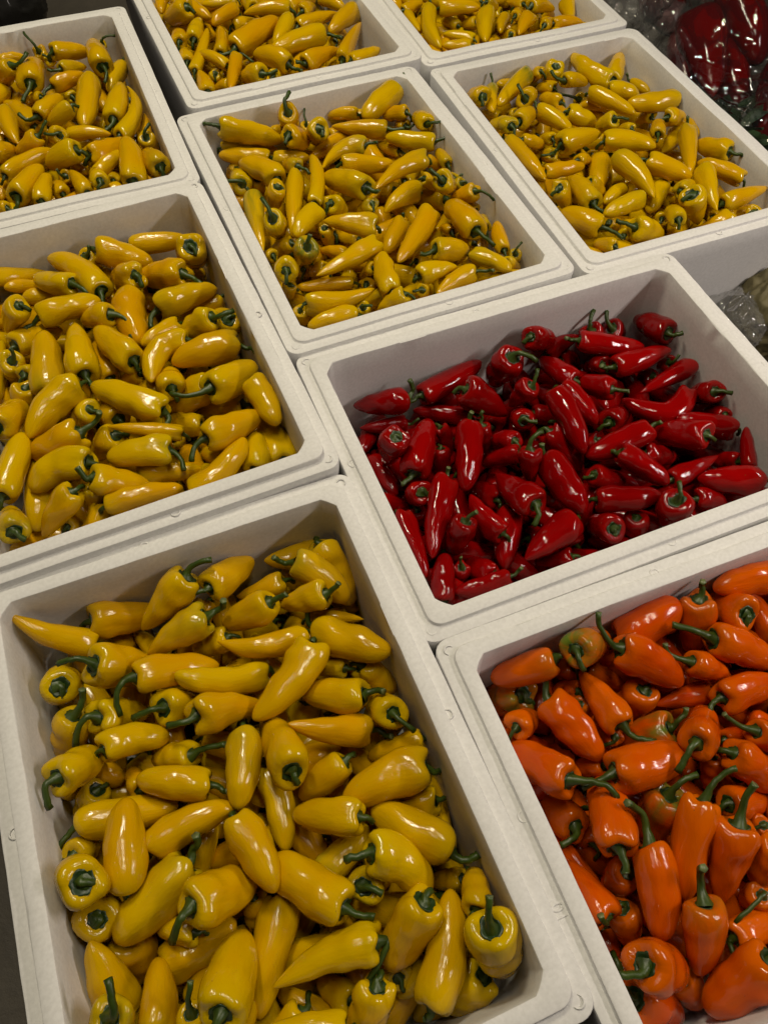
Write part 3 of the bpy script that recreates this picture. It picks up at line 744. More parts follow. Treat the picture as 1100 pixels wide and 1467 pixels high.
('R', 1, 0, '5909 3894 -827 6328 3937 -824 6745 3987 -808 140', 'slender red pepper, sixth from left in eighth row from back of red box'),
('R', 1, 0, '7033 3424 -814 6632 3585 -792 6241 3769 -797 206 7197 3318 -765', 'plump red pepper, stem right, eighth from left in ninth row from back of red box'),
('R', 1, 0, '6998 3643 -786 7181 3948 -771 7377 4244 -772 115', 'slender red pepper, eighth from left in eighth row from back of red box'),
('R', 1, 0, '7037 3851 -928 7003 3992 -1065 6966 4133 -1301 127', 'stubby red pepper, eighth from left in seventh row from back of red box'),
('R', 1, 0, '5549 3434 -437 5625 3417 -786 5700 3398 -1168 224 5612 3582 -268', 'stubby red pepper, stem up, sixth from left in ninth row from back of red box'),
('R', 1, 0, '6144 3556 -959 6388 3479 -1014 6625 3385 -1208 153', 'curved red pepper, seventh from left in ninth row from back of red box'),
('R', 1, 0, '4760 3966 -742 5170 3799 -714 5603 3705 -747 196', 'plump red pepper, fifth from left in eighth row from back of red box'),
('R', 1, 0, '4723 3460 -704 4783 3690 -1051 4824 3924 -1408 197', 'plump red pepper, stem end showing, fourth along in eighth row of red box'),
('R', 1, 0, '5173 3565 -841 5223 3531 -1086 5272 3496 -1378 165', 'stubby red pepper, fifth from left in ninth row from back of red box'),
('R', 1, 0, '4346 3815 -785 3912 3672 -782 3480 3526 -785 224', 'stubby red pepper, third from left in ninth row from back of red box'),
('R', 1, 0, '4124 3389 -915 3942 3480 -1046 3775 3598 -1235 131', 'stubby red pepper, fourth from left in ninth row from back of red box'),
('R', 1, 0, '4976 4365 -831 5260 4317 -1046 5546 4280 -1216 161', 'conical red pepper, stem end showing, sixth along in seventh row of red box'),
('R', 1, 0, '4197 5047 -812 3992 5156 -948 3787 5262 -1172 145', 'stubby red pepper, third from left in fourth row from back of red box'),
('R', 1, 0, '2282 3392 -821 2425 3701 -797 2598 3994 -821 145', 'conical red pepper, first from left in ninth row from back of red box'),
('R', 1, 0, '3069 3536 -927 2985 3743 -1053 2956 3964 -1250 151', 'stubby red pepper, second from left in eighth row from back of red box'),
('R', 1, 0, '3190 3394 -804 2827 3401 -817 2469 3465 -821 128 3358 3406 -700', 'slender red pepper, stem right, second from left in ninth row from back of red box'),
('R', 1, 0, '3340 4478 -1097 3340 4338 -1268 3331 4197 -1572 153', 'buried curved red pepper, fourth from left in seventh row from back of red box'),
('R', 1, 0, '3056 6307 -1085 2718 6374 -1091 2387 6472 -1085 137 3229 6262 -1011', 'conical red pepper, stem right, first from left in second row from back of red box'),
('R', 1, 0, '4256 5264 -836 4197 5450 -1013 4124 5631 -1238 159', 'stubby red pepper, fourth from left in fourth row from back of red box'),
('R', 1, 0, '4502 5511 -769 4630 5740 -1030 4705 5990 -1280 169 4637 5383 -698', 'conical red pepper, stem right, sixth from left in third row from back of red box'),
('R', 1, 0, '5748 6603 -1125 5978 6669 -1289 6219 6677 -1480 179', 'buried stubby red pepper, sixth from left in first row from back of red box'),
('R', 1, 0, '2647 4959 -1242 2693 4919 -1435 2743 4882 -1681 124', 'buried stubby red pepper, second from left in fifth row from back of red box'),
('R', 1, 0, '6475 3711 -1155 6404 3849 -1357 6307 3969 -1539 127', 'buried stubby red pepper, seventh from left in eighth row from back of red box'),
('R', 1, 0, '4393 4495 -1087 4519 4379 -1290 4627 4245 -1527 157', 'buried stubby red pepper, fourth from left in sixth row from back of red box'),
('R', 1, 0, '5464 4963 -1023 5464 5013 -1264 5457 5062 -1562 164', 'buried stubby red pepper, fifth from left in fifth row from back of red box'),
('R', 1, 0, '2716 3754 -854 2715 3766 -1086 2716 3777 -1317 115 2702 3804 -649', 'stubby red pepper, stem up, first from left in eighth row from back of red box'),
('R', 1, 0, '7224 5817 -984 7268 5929 -1151 7290 6047 -1393 143 7309 5794 -814', 'buried stubby red pepper, stem right, ninth along in second row of red box'),
('R', 1, 0, '7252 4542 -807 7280 4728 -967 7216 4888 -1160 119', 'conical red pepper, eighth from left in fifth row from back of red box'),
('R', 1, 0, '3645 4544 -982 3619 4791 -1109 3528 5024 -1227 153', 'stubby red pepper, third from left in fifth row from back of red box'),
('R', 1, 0, '6966 5783 -1145 6956 5915 -1336 6961 6048 -1540 140', 'buried stubby red pepper, eighth from left in second row from back of red box'),
('C', 1, 0, '2253 12767 -75 2771 12603 -227 3293 12444 -385 213 1954 12871 -19', 'plump yellow pepper, stem left, third from left in first row from back of middle box'),
('C', 1, 0, '2248 12826 -504 2710 12653 -503 3174 12485 -558 115', 'slender yellow pepper, second from left in first row from back of middle box'),
('C', 1, 0, '2949 12253 -514 2532 12418 -490 2122 12600 -490 157', 'slender yellow pepper, first from left in first row from back of middle box'),
('C', 1, 0, '2759 11136 -191 2648 11469 -182 2303 11815 -172 204', 'curved yellow pepper, first from left in second row from back of middle box'),
('C', 1, 0, '3395 12399 129 3472 12643 -148 3587 12874 -487 191 3516 12609 348', 'plump yellow pepper, stem up, fifth from left in first row from back of middle box'),
('C', 1, 0, '3246 12000 -26 3448 12133 -194 3663 12242 -419 183', 'stubby yellow pepper, fourth from left in first row from back of middle box'),
('C', 0, 0, '3168 12652 -355 3322 12778 -419 3518 12855 -579 115', ''),
('C', 1, 0, '3778 11846 71 3814 12137 -178 3886 12422 -515 193', 'plump yellow pepper, stem end showing, sixth along in first row of middle box'),
('C', 0, 0, '3808 12739 -379 3831 12792 -547 3865 12841 -778 122 3871 12976 -160', ''),
('C', 1, 0, '4763 12653 -331 4516 12766 -335 4270 12887 -407 120', 'conical yellow pepper, seventh from left in first row from back of middle box'),
('C', 1, 0, '4452 12320 -474 4029 12103 -427 3606 11887 -472 133', 'slender yellow pepper, fourth from left in second row from back of middle box'),
('C', 1, 0, '4471 11493 -188 4062 11551 -188 3553 11157 -188 151 4661 11418 -120', 'curved yellow pepper, stem right, fifth from left in second row from back of middle box'),
('C', 1, 0, '3870 11064 -107 4331 10949 -159 4808 10865 -279 158', 'slender yellow pepper, seventh from left in third row from back of middle box'),
('C', 1, 0, '4020 10292 -109 3802 10691 -187 3517 11039 -277 235 4155 10119 -94', 'stubby yellow pepper, stem right, sixth from left in third row from back of middle box'),
('C', 1, 0, '2995 12131 -477 3282 12009 -456 3588 11952 -477 135', 'conical yellow pepper, third from left in second row from back of middle box'),
('C', 1, 0, '3139 11157 -56 3091 11422 -176 3110 11692 -355 143 3263 10942 -76', 'conical yellow pepper, stem right, second from left in second row from back of middle box'),
('C', 1, 0, '3107 10295 -161 3389 10943 -162 3490 11543 -163 137', 'curved yellow pepper, fourth from left in third row from back of middle box'),
('C', 1, 0, '3076 11170 -213 2824 10470 -176 2563 9773 -248 159', 'slender yellow pepper, third from left in third row from back of middle box'),
('C', 1, 0, '2639 10665 35 2589 10735 -192 2545 10810 -461 161', 'stubby yellow pepper, second from left in third row from back of middle box'),
('C', 0, 0, '2237 11475 -342 2277 11854 -537 2307 12233 -694 195 1930 11568 -293', ''),
('C', 0, 0, '2526 11546 -377 2537 11596 -584 2540 11648 -790 124', ''),
('C', 0, 0, '2347 12344 -651 2303 12490 -766 2217 12616 -988 115', ''),
('C', 1, 0, '5022 11880 -228 4580 12083 -237 4138 12287 -220 169 5289 11714 -186', 'slender yellow pepper, stem right, sixth from left in second row from back of middle box'),
('C', 1, 0, '5612 12845 -155 5174 12568 -151 4742 12284 -195 207 5821 12969 37', 'plump yellow pepper, stem up, eighth from left in first row from back of middle box'),
('C', 1, 0, '5496 12092 -147 5348 12273 -236 5175 12429 -353 125', 'stubby yellow pepper, ninth from left in first row from back of middle box'),
('C', 0, 0, '5461 12025 -379 5491 12297 -496 5575 12558 -647 141 5637 11987 -273', ''),
('C', 1, 0, '5635 11512 -73 5653 11836 -148 5715 12154 -335 163 5969 11390 10', 'curved yellow pepper, stem right, eighth from left in second row from back of middle box'),
('C', 1, 0, '5650 11214 -232 5270 11425 -225 4909 11667 -232 164 5855 11167 -138', 'conical yellow pepper, stem right, seventh from left in second row from back of middle box'),
('C', 0, 0, '5106 11502 -434 4981 11732 -483 4858 11963 -522 115 5221 11314 -437', ''),
('C', 1, 0, '5291 10749 -181 4775 10679 -180 4182 10318 -179 176', 'curved yellow pepper, eighth from left in third row from back of middle box'),
('C', 0, 0, '5684 10715 -352 5697 10981 -364 5732 11246 -410 115', ''),
('C', 1, 0, '5123 9809 69 5328 10024 -188 5545 10227 -475 188 4980 9978 201', 'plump yellow pepper, stem left, seventh from left in fourth row from back of middle box'),
('C', 0, 0, '5421 11017 -384 5588 10979 -518 5758 10986 -710 115', ''),
('C', 0, 0, '5695 10449 -450 5692 10613 -599 5736 10769 -770 115 5848 10395 -332', ''),
('C', 0, 0, '4978 12788 -466 4778 12816 -453 4545 12833 -453 115', ''),
('C', 0, 0, '5110 10464 -310 5264 10502 -459 5417 10544 -648 115', ''),
('C', 1, 1, '2268 10962 -247 2138 10294 -231 2035 9621 -247 170 2220 11111 -171', 'greenish yellow pepper, stem up, first from left in third row from back of middle box'),
('C', 0, 0, '3341 10555 -386 3304 10802 -448 3274 11050 -514 115 3321 10684 -186', ''),
('C', 1, 0, '2303 9872 94 2407 10072 -225 2501 10277 -545 182 2237 10126 292', 'conical yellow pepper, stem up, second from left in fourth row from back of middle box'),
('C', 1, 0, '3122 10128 -157 2818 9910 -126 2572 9625 -135 156', 'conical yellow pepper, third from left in fourth row from back of middle box'),
('C', 1, 0, '3371 10297 -210 3522 10382 -406 3675 10461 -675 174', 'stubby yellow pepper, fifth from left in third row from back of middle box'),
('C', 1, 0, '3837 9450 -195 3465 9638 -147 3095 9830 -143 179', 'conical yellow pepper, fourth from left in fourth row from back of middle box'),
('C', 0, 0, '3102 9801 -251 3147 9829 -464 3192 9857 -688 115', ''),
('C', 1, 1, '2582 9061 103 2600 9305 -210 2646 9545 -535 187 2649 9093 277', 'greenish yellow pepper, stem up, first from left in fifth row from back of middle box'),
('C', 1, 0, '2535 9758 -343 2400 9897 -498 2237 10002 -667 142', 'stubby yellow pepper, first from left in fourth row from back of middle box'),
('C', 0, 0, '2182 9631 -395 2151 9831 -514 2137 10033 -654 115', ''),
('C', 0, 0, '2136 8735 47 2198 9015 -173 2235 9298 -513 186', ''),
('C', 1, 0, '3262 9256 -400 3092 9446 -436 2959 9663 -535 115', 'conical yellow pepper, third from left in fifth row from back of middle box'),
('C', 1, 0, '3706 9088 -199 3161 8916 -199 2588 8748 -199 185', 'slender yellow pepper, fourth from left in fifth row from back of middle box'),
('C', 0, 0, '2839 9010 -331 2748 9161 -478 2652 9309 -651 115', ''),
('C', 1, 0, '3168 8729 -500 2737 8850 -506 2299 8945 -500 115', 'slender yellow pepper, second from left in fifth row from back of middle box'),
('C', 1, 0, '2291 8307 -237 2741 8160 -231 3314 8198 -225 177', 'curved yellow pepper, second from left in sixth row from back of middle box'),
('C', 1, 0, '2883 7839 -256 2509 7861 -231 2135 7841 -256 141', 'conical yellow pepper, first from left in sixth row from back of middle box'),
('C', 0, 0, '2156 8267 -317 2203 8323 -480 2261 8368 -747 115 2293 8250 -176', ''),
('C', 0, 0, '3511 8707 -301 3454 8840 -439 3373 8961 -665 115', ''),
('C', 1, 0, '3512 7985 -191 3565 8430 -181 3692 8859 -200 171', 'conical yellow pepper, fourth from left in sixth row from back of middle box'),
('C', 1, 0, '4375 9682 -453 4127 9388 -420 3858 9111 -453 170 4458 9811 -350', 'conical yellow pepper, stem up, fifth from left in fifth row from back of middle box'),
('C', 1, 0, '4044 10105 -265 3959 10244 -457 3838 10353 -611 134', 'stubby yellow pepper, fifth from left in fourth row from back of middle box'),
('C', 0, 0, '3484 8221 -376 3373 8311 -541 3261 8402 -740 115', ''),
('C', 0, 0, '3047 7993 -322 3091 8087 -504 3113 8188 -725 115 3135 7862 -217', ''),
('C', 1, 0, '3631 7781 -67 3433 7826 -222 3250 7920 -409 143', 'stubby yellow pepper, third from left in sixth row from back of middle box'),
('C', 0, 0, '2208 8876 -352 2192 8963 -553 2196 9050 -762 115', ''),
('C', 0, 0, '2575 9390 -586 2622 9489 -773 2669 9588 -979 115', ''),
('C', 0, 0, '3385 8737 -610 3518 8845 -782 3644 8960 -932 115', ''),
('C', 1, 0, '4970 10360 -448 4575 10248 -402 4228 10028 -448 194', 'curved yellow pepper, sixth from left in fourth row from back of middle box'),
('C', 1, 0, '5610 9534 -60 5499 9704 -237 5366 9857 -400 150 5801 9250 -103', 'stubby yellow pepper, stem right, eighth from left in fourth row from back of middle box'),
('C', 0, 0, '5685 10146 -334 5693 10269 -518 5757 10363 -707 115', ''),
('C', 1, 0, '5193 8655 -93 5194 9147 -143 5206 9639 -323 235 5361 8344 -158', 'curved yellow pepper, stem right, seventh from left in fifth row from back of middle box'),
('C', 1, 0, '4794 9480 -189 4396 9059 -189 3839 8568 -189 166', 'curved yellow pepper, sixth from left in fifth row from back of middle box'),
('C', 1, 0, '4411 8504 -59 4726 8509 -184 5034 8576 -327 185 4175 8482 -59', 'stubby yellow pepper, stem left, seventh from left in sixth row from back of middle box'),
('C', 0, 0, '5022 9096 -375 5015 9305 -454 4956 9506 -622 115', ''),
('C', 1, 0, '5004 8362 -247 5206 8094 -202 5409 7827 -247 138 4779 8579 -109', 'conical yellow pepper, stem left, eighth from left in sixth row from back of middle box'),
('C', 0, 0, '5427 8045 -263 5604 8071 -412 5778 8110 -574 115', ''),
('C', 1, 0, '5517 8277 -254 5594 8616 -237 5729 8936 -254 132', 'conical yellow pepper, stem end showing, eighth along in fifth row of middle box'),
('C', 0, 0, '5676 8194 -295 5726 8304 -489 5743 8430 -667 115 5780 8230 -131', ''),
('C', 0, 0, '5592 9023 -408 5657 9254 -460 5791 9448 -574 115', ''),
('C', 0, 0, '5630 9486 -418 5610 9712 -469 5712 9914 -634 115', ''),
('C', 1, 0, '4033 8203 -224 4353 8203 -193 4671 8179 -231 159', 'stubby yellow pepper, fifth from left in sixth row from back of middle box'),
('C', 1, 0, '4855 8013 -240 4472 7924 -250 4122 7745 -241 157 5123 7870 -185', 'conical yellow pepper, stem right, sixth from left in sixth row from back of middle box'),
('C', 0, 0, '4669 8503 -475 4885 8624 -474 5123 8698 -605 115', ''),
('C', 0, 0, '4016 8026 -338 4123 8133 -495 4237 8233 -686 115 3841 7965 -257', ''),
('C', 0, 0, '5244 8755 -388 5209 8968 -463 5164 9180 -621 115', ''),
('C', 0, 0, '4326 8938 -608 4497 9006 -737 4641 9119 -911 115', ''),
('Y', 1, 0, '7042 12143 -221 7053 12441 -346 7017 12734 -514 186', 'stubby yellow pepper, first from left in first row from back of right-hand box'),
('Y', 1, 1, '7500 12657 -435 7320 12321 -426 7183 11965 -439 149 7556 12854 -240', 'greenish yellow pepper, stem up, second from left in first row from back of right-hand box'),
('Y', 0, 0, '7398 12081 -636 7268 12278 -665 7190 12499 -814 115', ''),
('Y', 1, 0, '7150 11191 -261 7113 11461 -368 6967 11687 -530 165', 'curved yellow pepper, first from left in second row from back of right-hand box'),
('Y', 1, 1, '8335 12809 -400 7836 12427 -354 7332 12053 -394 172 8535 12693 -394', 'greenish yellow pepper, stem right, third from left in first row from back of right-hand box'),
('Y', 0, 0, '8170 12822 -577 7916 12827 -514 7708 12847 -483 115', ''),
('Y', 0, 0, '8547 12659 -304 8530 12787 -435 8572 12908 -624 115', ''),
('Y', 1, 0, '8846 12633 -244 8867 12738 -507 8882 12844 -796 198', 'stubby yellow pepper, fifth from left in first row from back of right-hand box'),
('Y', 1, 0, '7749 11833 -235 7993 12109 -398 8258 12365 -541 186 7683 12044 -62', 'plump yellow pepper, stem up, third from left in second row from back of right-hand box'),
('Y', 0, 0, '8733 12379 -526 8645 12580 -593 8592 12794 -748 127', ''),
('Y', 1, 0, '8755 12162 -267 9068 12220 -342 9383 12263 -507 158 8567 12352 -135', 'conical yellow pepper, stem left, sixth from left in first row from back of right-hand box'),
('Y', 0, 0, '9274 12250 -787 9438 12360 -893 9619 12438 -1036 129 8841 12481 -694', ''),
('Y', 1, 0, '8670 11974 -577 8576 12220 -627 8503 12473 -708 144', 'stubby yellow pepper, fourth from left in first row from back of right-hand box'),
('Y', 0, 0, '7680 11938 -539 7724 12135 -680 7737 12337 -781 115', ''),
('Y', 1, 0, '7369 11343 -310 7642 11514 -353 7895 11714 -463 178 7248 11180 -270', 'stubby yellow pepper, stem down, second from left in second row from back of right-hand box'),
('Y', 1, 0, '7953 11557 -347 8064 11183 -323 8175 10809 -342 180 7908 11716 -234', 'conical yellow pepper, stem up, fourth from left in second row from back of right-hand box'),
('Y', 1, 0, '7763 10480 -329 8193 10506 -302 8623 10522 -343 216', 'stubby yellow pepper, third from left in third row from back of right-hand box'),
('Y', 1, 0, '8291 11211 -242 8567 11097 -361 8844 10986 -488 171', 'stubby yellow pepper, fifth from left in second row from back of right-hand box'),
('Y', 0, 0, '8499 11421 -593 8540 11682 -585 8574 11944 -653 115', ''),
('Y', 1, 0, '7007 10964 -370 7031 10359 -353 7074 9755 -379 158', 'slender yellow pepper, first from left in third row from back of right-hand box'),
('Y', 1, 0, '7167 10821 -303 7397 10810 -390 7627 10808 -498 124', 'stubby yellow pepper, second from left in third row from back of right-hand box'),
('Y', 0, 0, '7302 11558 -789 7400 11657 -978 7507 11745 -1134 115 7305 11693 -551', ''),
('Y', 0, 0, '7884 10903 -501 7854 11100 -593 7831 11298 -763 119', ''),
('Y', 0, 0, '7620 10453 -461 7674 10667 -636 7743 10876 -816 132 7390 10466 -440', ''),
('Y', 1, 0, '7160 9921 -364 7520 9858 -340 7886 9837 -363 134', 'slender yellow pepper, second from left in fourth row from back of right-hand box'),
('Y', 1, 0, '9710 11991 -385 9470 12399 -339 9391 12978 -292 178', 'curved yellow pepper, seventh from left in first row from back of right-hand box'),
('Y', 1, 0, '9933 12226 -528 10239 12576 -484 10539 12930 -497 184', 'conical yellow pepper, eighth from left in first row from back of right-hand box'),
('Y', 1, 0, '9145 11774 -359 9336 11315 -342 9558 10871 -364 169', 'slender yellow pepper, seventh from left in second row from back of right-hand box'),
('Y', 1, 0, '9601 11595 -631 9282 11697 -578 8977 11837 -632 133', 'conical yellow pepper, sixth from left in second row from back of right-hand box'),
('Y', 1, 0, '8874 10574 -150 8832 10741 -325 8787 10908 -510 150 9060 10430 -116', 'stubby yellow pepper, stem right, fourth from left in third row from back of right-hand box'),
('Y', 0, 0, '7910 10090 -432 8107 10165 -495 8300 10247 -645 115', ''),
('Y', 0, 0, '8523 10488 -724 8640 10588 -843 8780 10648 -1053 120', ''),
('Y', 1, 0, '9454 11655 -307 9724 11539 -324 9992 11416 -459 158 9376 11540 -289', 'stubby yellow pepper, stem down, eighth from left in second row from back of right-hand box'),
('Y', 0, 0, '10449 12231 -681 10485 11975 -644 10528 11746 -644 118 10371 12385 -555', ''),
('Y', 1, 0, '10549 11013 -345 10037 11052 -346 9583 11220 -347 185 10610 10613 -486', 'curved yellow pepper, stem down, sixth from left in third row from back of right-hand box'),
('Y', 0, 0, '10059 10963 -583 10053 11128 -680 10003 11293 -867 127', ''),
('Y', 1, 0, '9909 10419 -265 10161 10449 -337 10415 10464 -458 154', 'stubby yellow pepper, eighth from left in third row from back of right-hand box'),
('Y', 0, 0, '9518 10089 -303 9684 10320 -328 9869 10536 -428 135 9391 9913 -315', ''),
('Y', 0, 0, '9377 10634 -478 9382 10826 -595 9441 11009 -746 115', ''),
('Y', 1, 0, '8552 10313 -336 8960 10107 -305 9313 9816 -336 188', 'plump yellow pepper, fifth from left in third row from back of right-hand box'),
('Y', 1, 0, '10336 10485 -642 10029 10200 -637 9660 10001 -631 154', 'conical yellow pepper, seventh from left in third row from back of right-hand box'),
('Y', 1, 0, '10184 10123 -377 9835 9554 -364 9497 8979 -377 161 10231 10265 -219', 'slender yellow pepper, stem up, seventh from left in fourth row from back of right-hand box'),
('Y', 0, 0, '10479 10520 -548 10475 10302 -548 10469 10070 -552 115', ''),
('Y', 1, 0, '10447 9208 -321 10344 9542 -425 10261 9882 -503 189 10586 9035 -314', 'stubby yellow pepper, stem right, eighth from left in fourth row from back of right-hand box'),
('Y', 1, 0, '10268 8552 -397 10042 8900 -362 9804 9240 -399 158', 'conical yellow pepper, seventh from left in fifth row from back of right-hand box'),
('Y', 1, 0, '8903 9468 -291 9179 9182 -325 9486 8916 -398 183 8692 9467 -275', 'conical yellow pepper, stem left, fifth from left in fifth row from back of right-hand box'),
('Y', 1, 0, '9768 8994 -380 9527 8506 -350 9340 7996 -377 193', 'slender yellow pepper, fifth from left in sixth row from back of right-hand box'),
('Y', 1, 0, '9560 8153 -417 10063 8168 -389 10563 8229 -415 180', 'slender yellow pepper, sixth from left in sixth row from back of right-hand box'),
('Y', 1, 0, '9737 8091 -681 10078 8103 -681 10419 8117 -692 115', 'slender yellow pepper, seventh from left in sixth row from back of right-hand box'),
('Y', 1, 0, '8519 9791 -344 8579 9209 -312 8514 8628 -344 219', 'curved yellow pepper, third from left in fifth row from back of right-hand box'),
('Y', 0, 0, '9013 9398 -532 9095 9600 -575 9181 9800 -734 115', ''),
('Y', 1, 0, '8850 8200 -72 9034 8188 -354 9208 8130 -709 223', 'stubby yellow pepper, fourth from left in sixth row from back of right-hand box'),
('Y', 1, 0, '8936 8536 -273 9189 8684 -343 9460 8793 -452 142 8935 8380 -233', 'conical yellow pepper, stem right, sixth from left in fifth row from back of right-hand box'),
('Y', 0, 0, '9109 8561 -509 9148 8725 -635 9216 8879 -816 115', ''),
('Y', 1, 0, '9104 9186 -635 8824 8907 -598 8544 8628 -635 168', 'conical yellow pepper, fourth from left in fifth row from back of right-hand box'),
('Y', 1, 0, '8335 8717 -372 7928 8651 -343 7521 8578 -372 161', 'conical yellow pepper, second from left in fifth row from back of right-hand box'),
('Y', 1, 0, '8470 9359 -631 8189 9264 -602 7932 9113 -631 116', 'conical yellow pepper, fifth from left in fourth row from back of right-hand box'),
('Y', 1, 0, '8453 7879 -228 8576 8140 -325 8705 8399 -509 150', 'conical yellow pepper, stem end showing, third along in sixth row of right-hand box'),
('Y', 0, 0, '9412 8088 -581 9614 8178 -655 9818 8265 -785 115', ''),
('Y', 1, 0, '7509 8881 -360 7531 9278 -362 7567 9674 -379 200 7583 8675 -385', 'stubby yellow pepper, stem right, third from left in fourth row from back of right-hand box'),
('Y', 1, 0, '6989 9222 -152 7132 9246 -364 7267 9199 -642 170', 'stubby yellow pepper, first from left in fourth row from back of right-hand box'),
('Y', 1, 0, '7311 8315 -362 7118 8645 -370 6974 8999 -447 195 7545 8011 -406', 'stubby yellow pepper, stem right, first from left in fifth row from back of right-hand box'),
('Y', 1, 0, '8570 10270 -642 8295 9919 -650 8093 9523 -649 187 8784 10220 -600', 'plump yellow pepper, stem right, sixth from left in fourth row from back of right-hand box'),
('Y', 1, 0, '7782 9486 -417 7958 9450 -573 8135 9446 -765 148', 'stubby yellow pepper, fourth from left in fourth row from back of right-hand box'),
('Y', 0, 0, '7893 8827 -802 8105 8841 -949 8316 8874 -1090 147', ''),
('Y', 1, 0, '7225 7760 -297 7180 7971 -396 7134 8183 -541 115', 'conical yellow pepper, first from left in sixth row from back of right-hand box'),
('Y', 0, 0, '7678 8145 -502 7732 8273 -620 7746 8412 -861 115', ''),
('Y', 1, 0, '7719 8025 -259 8038 7997 -389 8358 7983 -545 193 7450 8176 -169', 'stubby yellow pepper, stem left, second from left in sixth row from back of right-hand box'),
('Y', 0, 0, '8558 8331 -560 8657 8495 -679 8675 8685 -835 115', ''),
('Y', 0, 0, '8102 10357 -520 8245 10372 -667 8388 10385 -857 115', ''),
('T', 1, 0, '2759 16753 10 2545 16991 -197 2340 17237 -388 220', 'stubby yellow pepper, second from left in first row from back of top middle box'),
('T', 1, 0, '2876 17275 -194 2984 16915 -180 3153 16579 -190 154', 'conical yellow pepper, fourth from left in first row from back of top middle box'),
('T', 1, 0, '2499 17873 -222 2361 17537 -186 2284 17182 -222 134', 'slender yellow pepper, first from left in first row from back of top middle box'),
('T', 1, 0, '3800 17044 -161 3447 17059 -144 3099 17116 -161 115', 'slender yellow pepper, sixth from left in first row from back of top middle box'),
('T', 1, 0, '3694 16684 -154 3383 16477 -125 3090 16245 -154 144 3423 16551 -268', 'conical yellow pepper, stem down, fifth along in first row of top middle box'),
('T', 1, 0, '4707 16275 -143 4251 16384 -101 3784 16418 -143 167', 'slender yellow pepper, eighth from left in first row from back of top middle box'),
('T', 0, 0, '5047 16557 -366 5267 16740 -407 5475 16935 -516 137 4876 16423 -371', ''),
('T', 1, 0, '4648 15625 -175 5126 15746 -166 5612 15834 -175 166', 'slender yellow pepper, seventh from left in second row from back of top middle box'),
('T', 1, 0, '5954 15822 -195 5557 15540 -168 5177 15234 -195 188 6177 15829 -66', 'plump yellow pepper, stem right, eighth along in second row of top middle box'),
('T', 1, 0, '5471 16618 -207 5652 16318 -188 5786 15994 -207 135', 'conical yellow pepper, ninth from left in first row from back of top middle box'),
('T', 1, 0, '5048 14183 -188 5464 14793 -185 5910 15382 -201 162', 'slender yellow pepper, seventh from left in third row from back of top middle box'),
('T', 1, 0, '5199 14119 -185 5558 14211 -200 5903 14365 -219 139', 'conical yellow pepper, eighth from left in third row from back of top middle box'),
('T', 1, 0, '4333 14302 -189 4766 14499 -188 5208 14666 -250 192 4160 14302 -107', 'plump yellow pepper, stem left, sixth along in third row of top middle box'),
('T', 1, 0, '5022 15175 -159 4427 15032 -128 3833 14884 -144 216 5320 14906 -168', 'slender yellow pepper, stem right, fifth along in third row of top middle box'),
('T', 1, 0, '4503 15851 -158 4280 15454 -141 3999 15095 -163 196', 'plump yellow pepper, sixth from left in second row from back of top middle box'),
('T', 1, 0, '3228 15210 -148 3798 15606 -143 4377 15989 -148 235 2882 15175 -182', 'slender yellow pepper, stem left, fifth along in second row of top middle box'),
('T', 1, 0, '3548 16502 -384 3855 16512 -400 4161 16496 -445 156', 'stubby yellow pepper, seventh from left in first row from back of top middle box'),
('T', 1, 0, '4038 14325 -153 3799 14667 -120 3528 14983 -200 211 4208 14082 -179', 'curved yellow pepper, stem right, fourth along in third row of top middle box'),
('T', 1, 0, '3429 14016 -43 3298 14264 -155 3161 14508 -366 187 3693 13907 30', 'stubby yellow pepper, stem right, third along in third row of top middle box'),
('T', 1, 0, '3213 15040 -196 3000 14515 -203 2792 13986 -194 135 3477 14814 -239', 'slender yellow pepper, stem right, second along in third row of top middle box'),
('T', 1, 0, '2951 14769 -191 2759 15032 -116 2565 15293 -132 115', 'slender yellow pepper, third from left in second row from back of top middle box'),
('T', 1, 0, '2349 14890 -231 2694 15559 -213 2976 16255 -203 126', 'slender yellow pepper, second from left in second row from back of top middle box'),
('T', 1, 0, '2929 15178 -172 3110 15654 -165 3184 16157 -172 148', 'slender yellow pepper, fourth from left in second row from back of top middle box'),
('T', 1, 0, '2606 15905 -199 2759 16270 -187 2942 16621 -196 172', 'conical yellow pepper, stem end showing, third along in first row of top middle box'),
('T', 0, 0, '2321 15833 -149 2391 16141 -190 2391 16457 -288 150', ''),
('T', 0, 0, '2867 16939 -468 2606 17050 -506 2336 17117 -500 115', ''),
('T', 1, 0, '2293 15184 -205 2329 15494 -217 2366 15804 -265 146', 'conical yellow pepper, stem end showing, first along in second row of top middle box'),
('T', 1, 0, '2386 14101 -229 2423 14490 -217 2424 14881 -229 154', 'conical yellow pepper, stem end showing, first along in third row of top middle box'),
('T', 0, 0, '2921 14479 -386 2801 14662 -504 2641 14813 -638 145', ''),
('T', 0, 0, '2719 14829 -310 2729 14952 -498 2775 15066 -665 126', ''),
('T', 0, 0, '3605 13935 -68 3709 14078 -174 3770 14244 -350 115', ''),
('T', 0, 0, '5262 15140 -309 5275 15296 -420 5314 15448 -615 115', ''),
('S', 1, 0, '7122 16059 -482 7391 16152 -467 7656 16259 -482 115', 'conical yellow pepper, second from left in first row from back of top right box'),
('S', 1, 0, '7665 15905 -488 7354 15209 -488 7260 14444 -488 177 7714 16050 -350', 'curved yellow pepper, stem up, first along in first row of top right box'),
('S', 1, 0, '7813 15753 -420 8229 15591 -381 8652 15446 -417 160', 'slender yellow pepper, fifth from left in first row from back of top right box'),
('S', 1, 0, '8022 14485 -488 7789 14719 -488 7516 14906 -488 115', 'slender yellow pepper, stem end showing, fourth along in first row of top right box'),
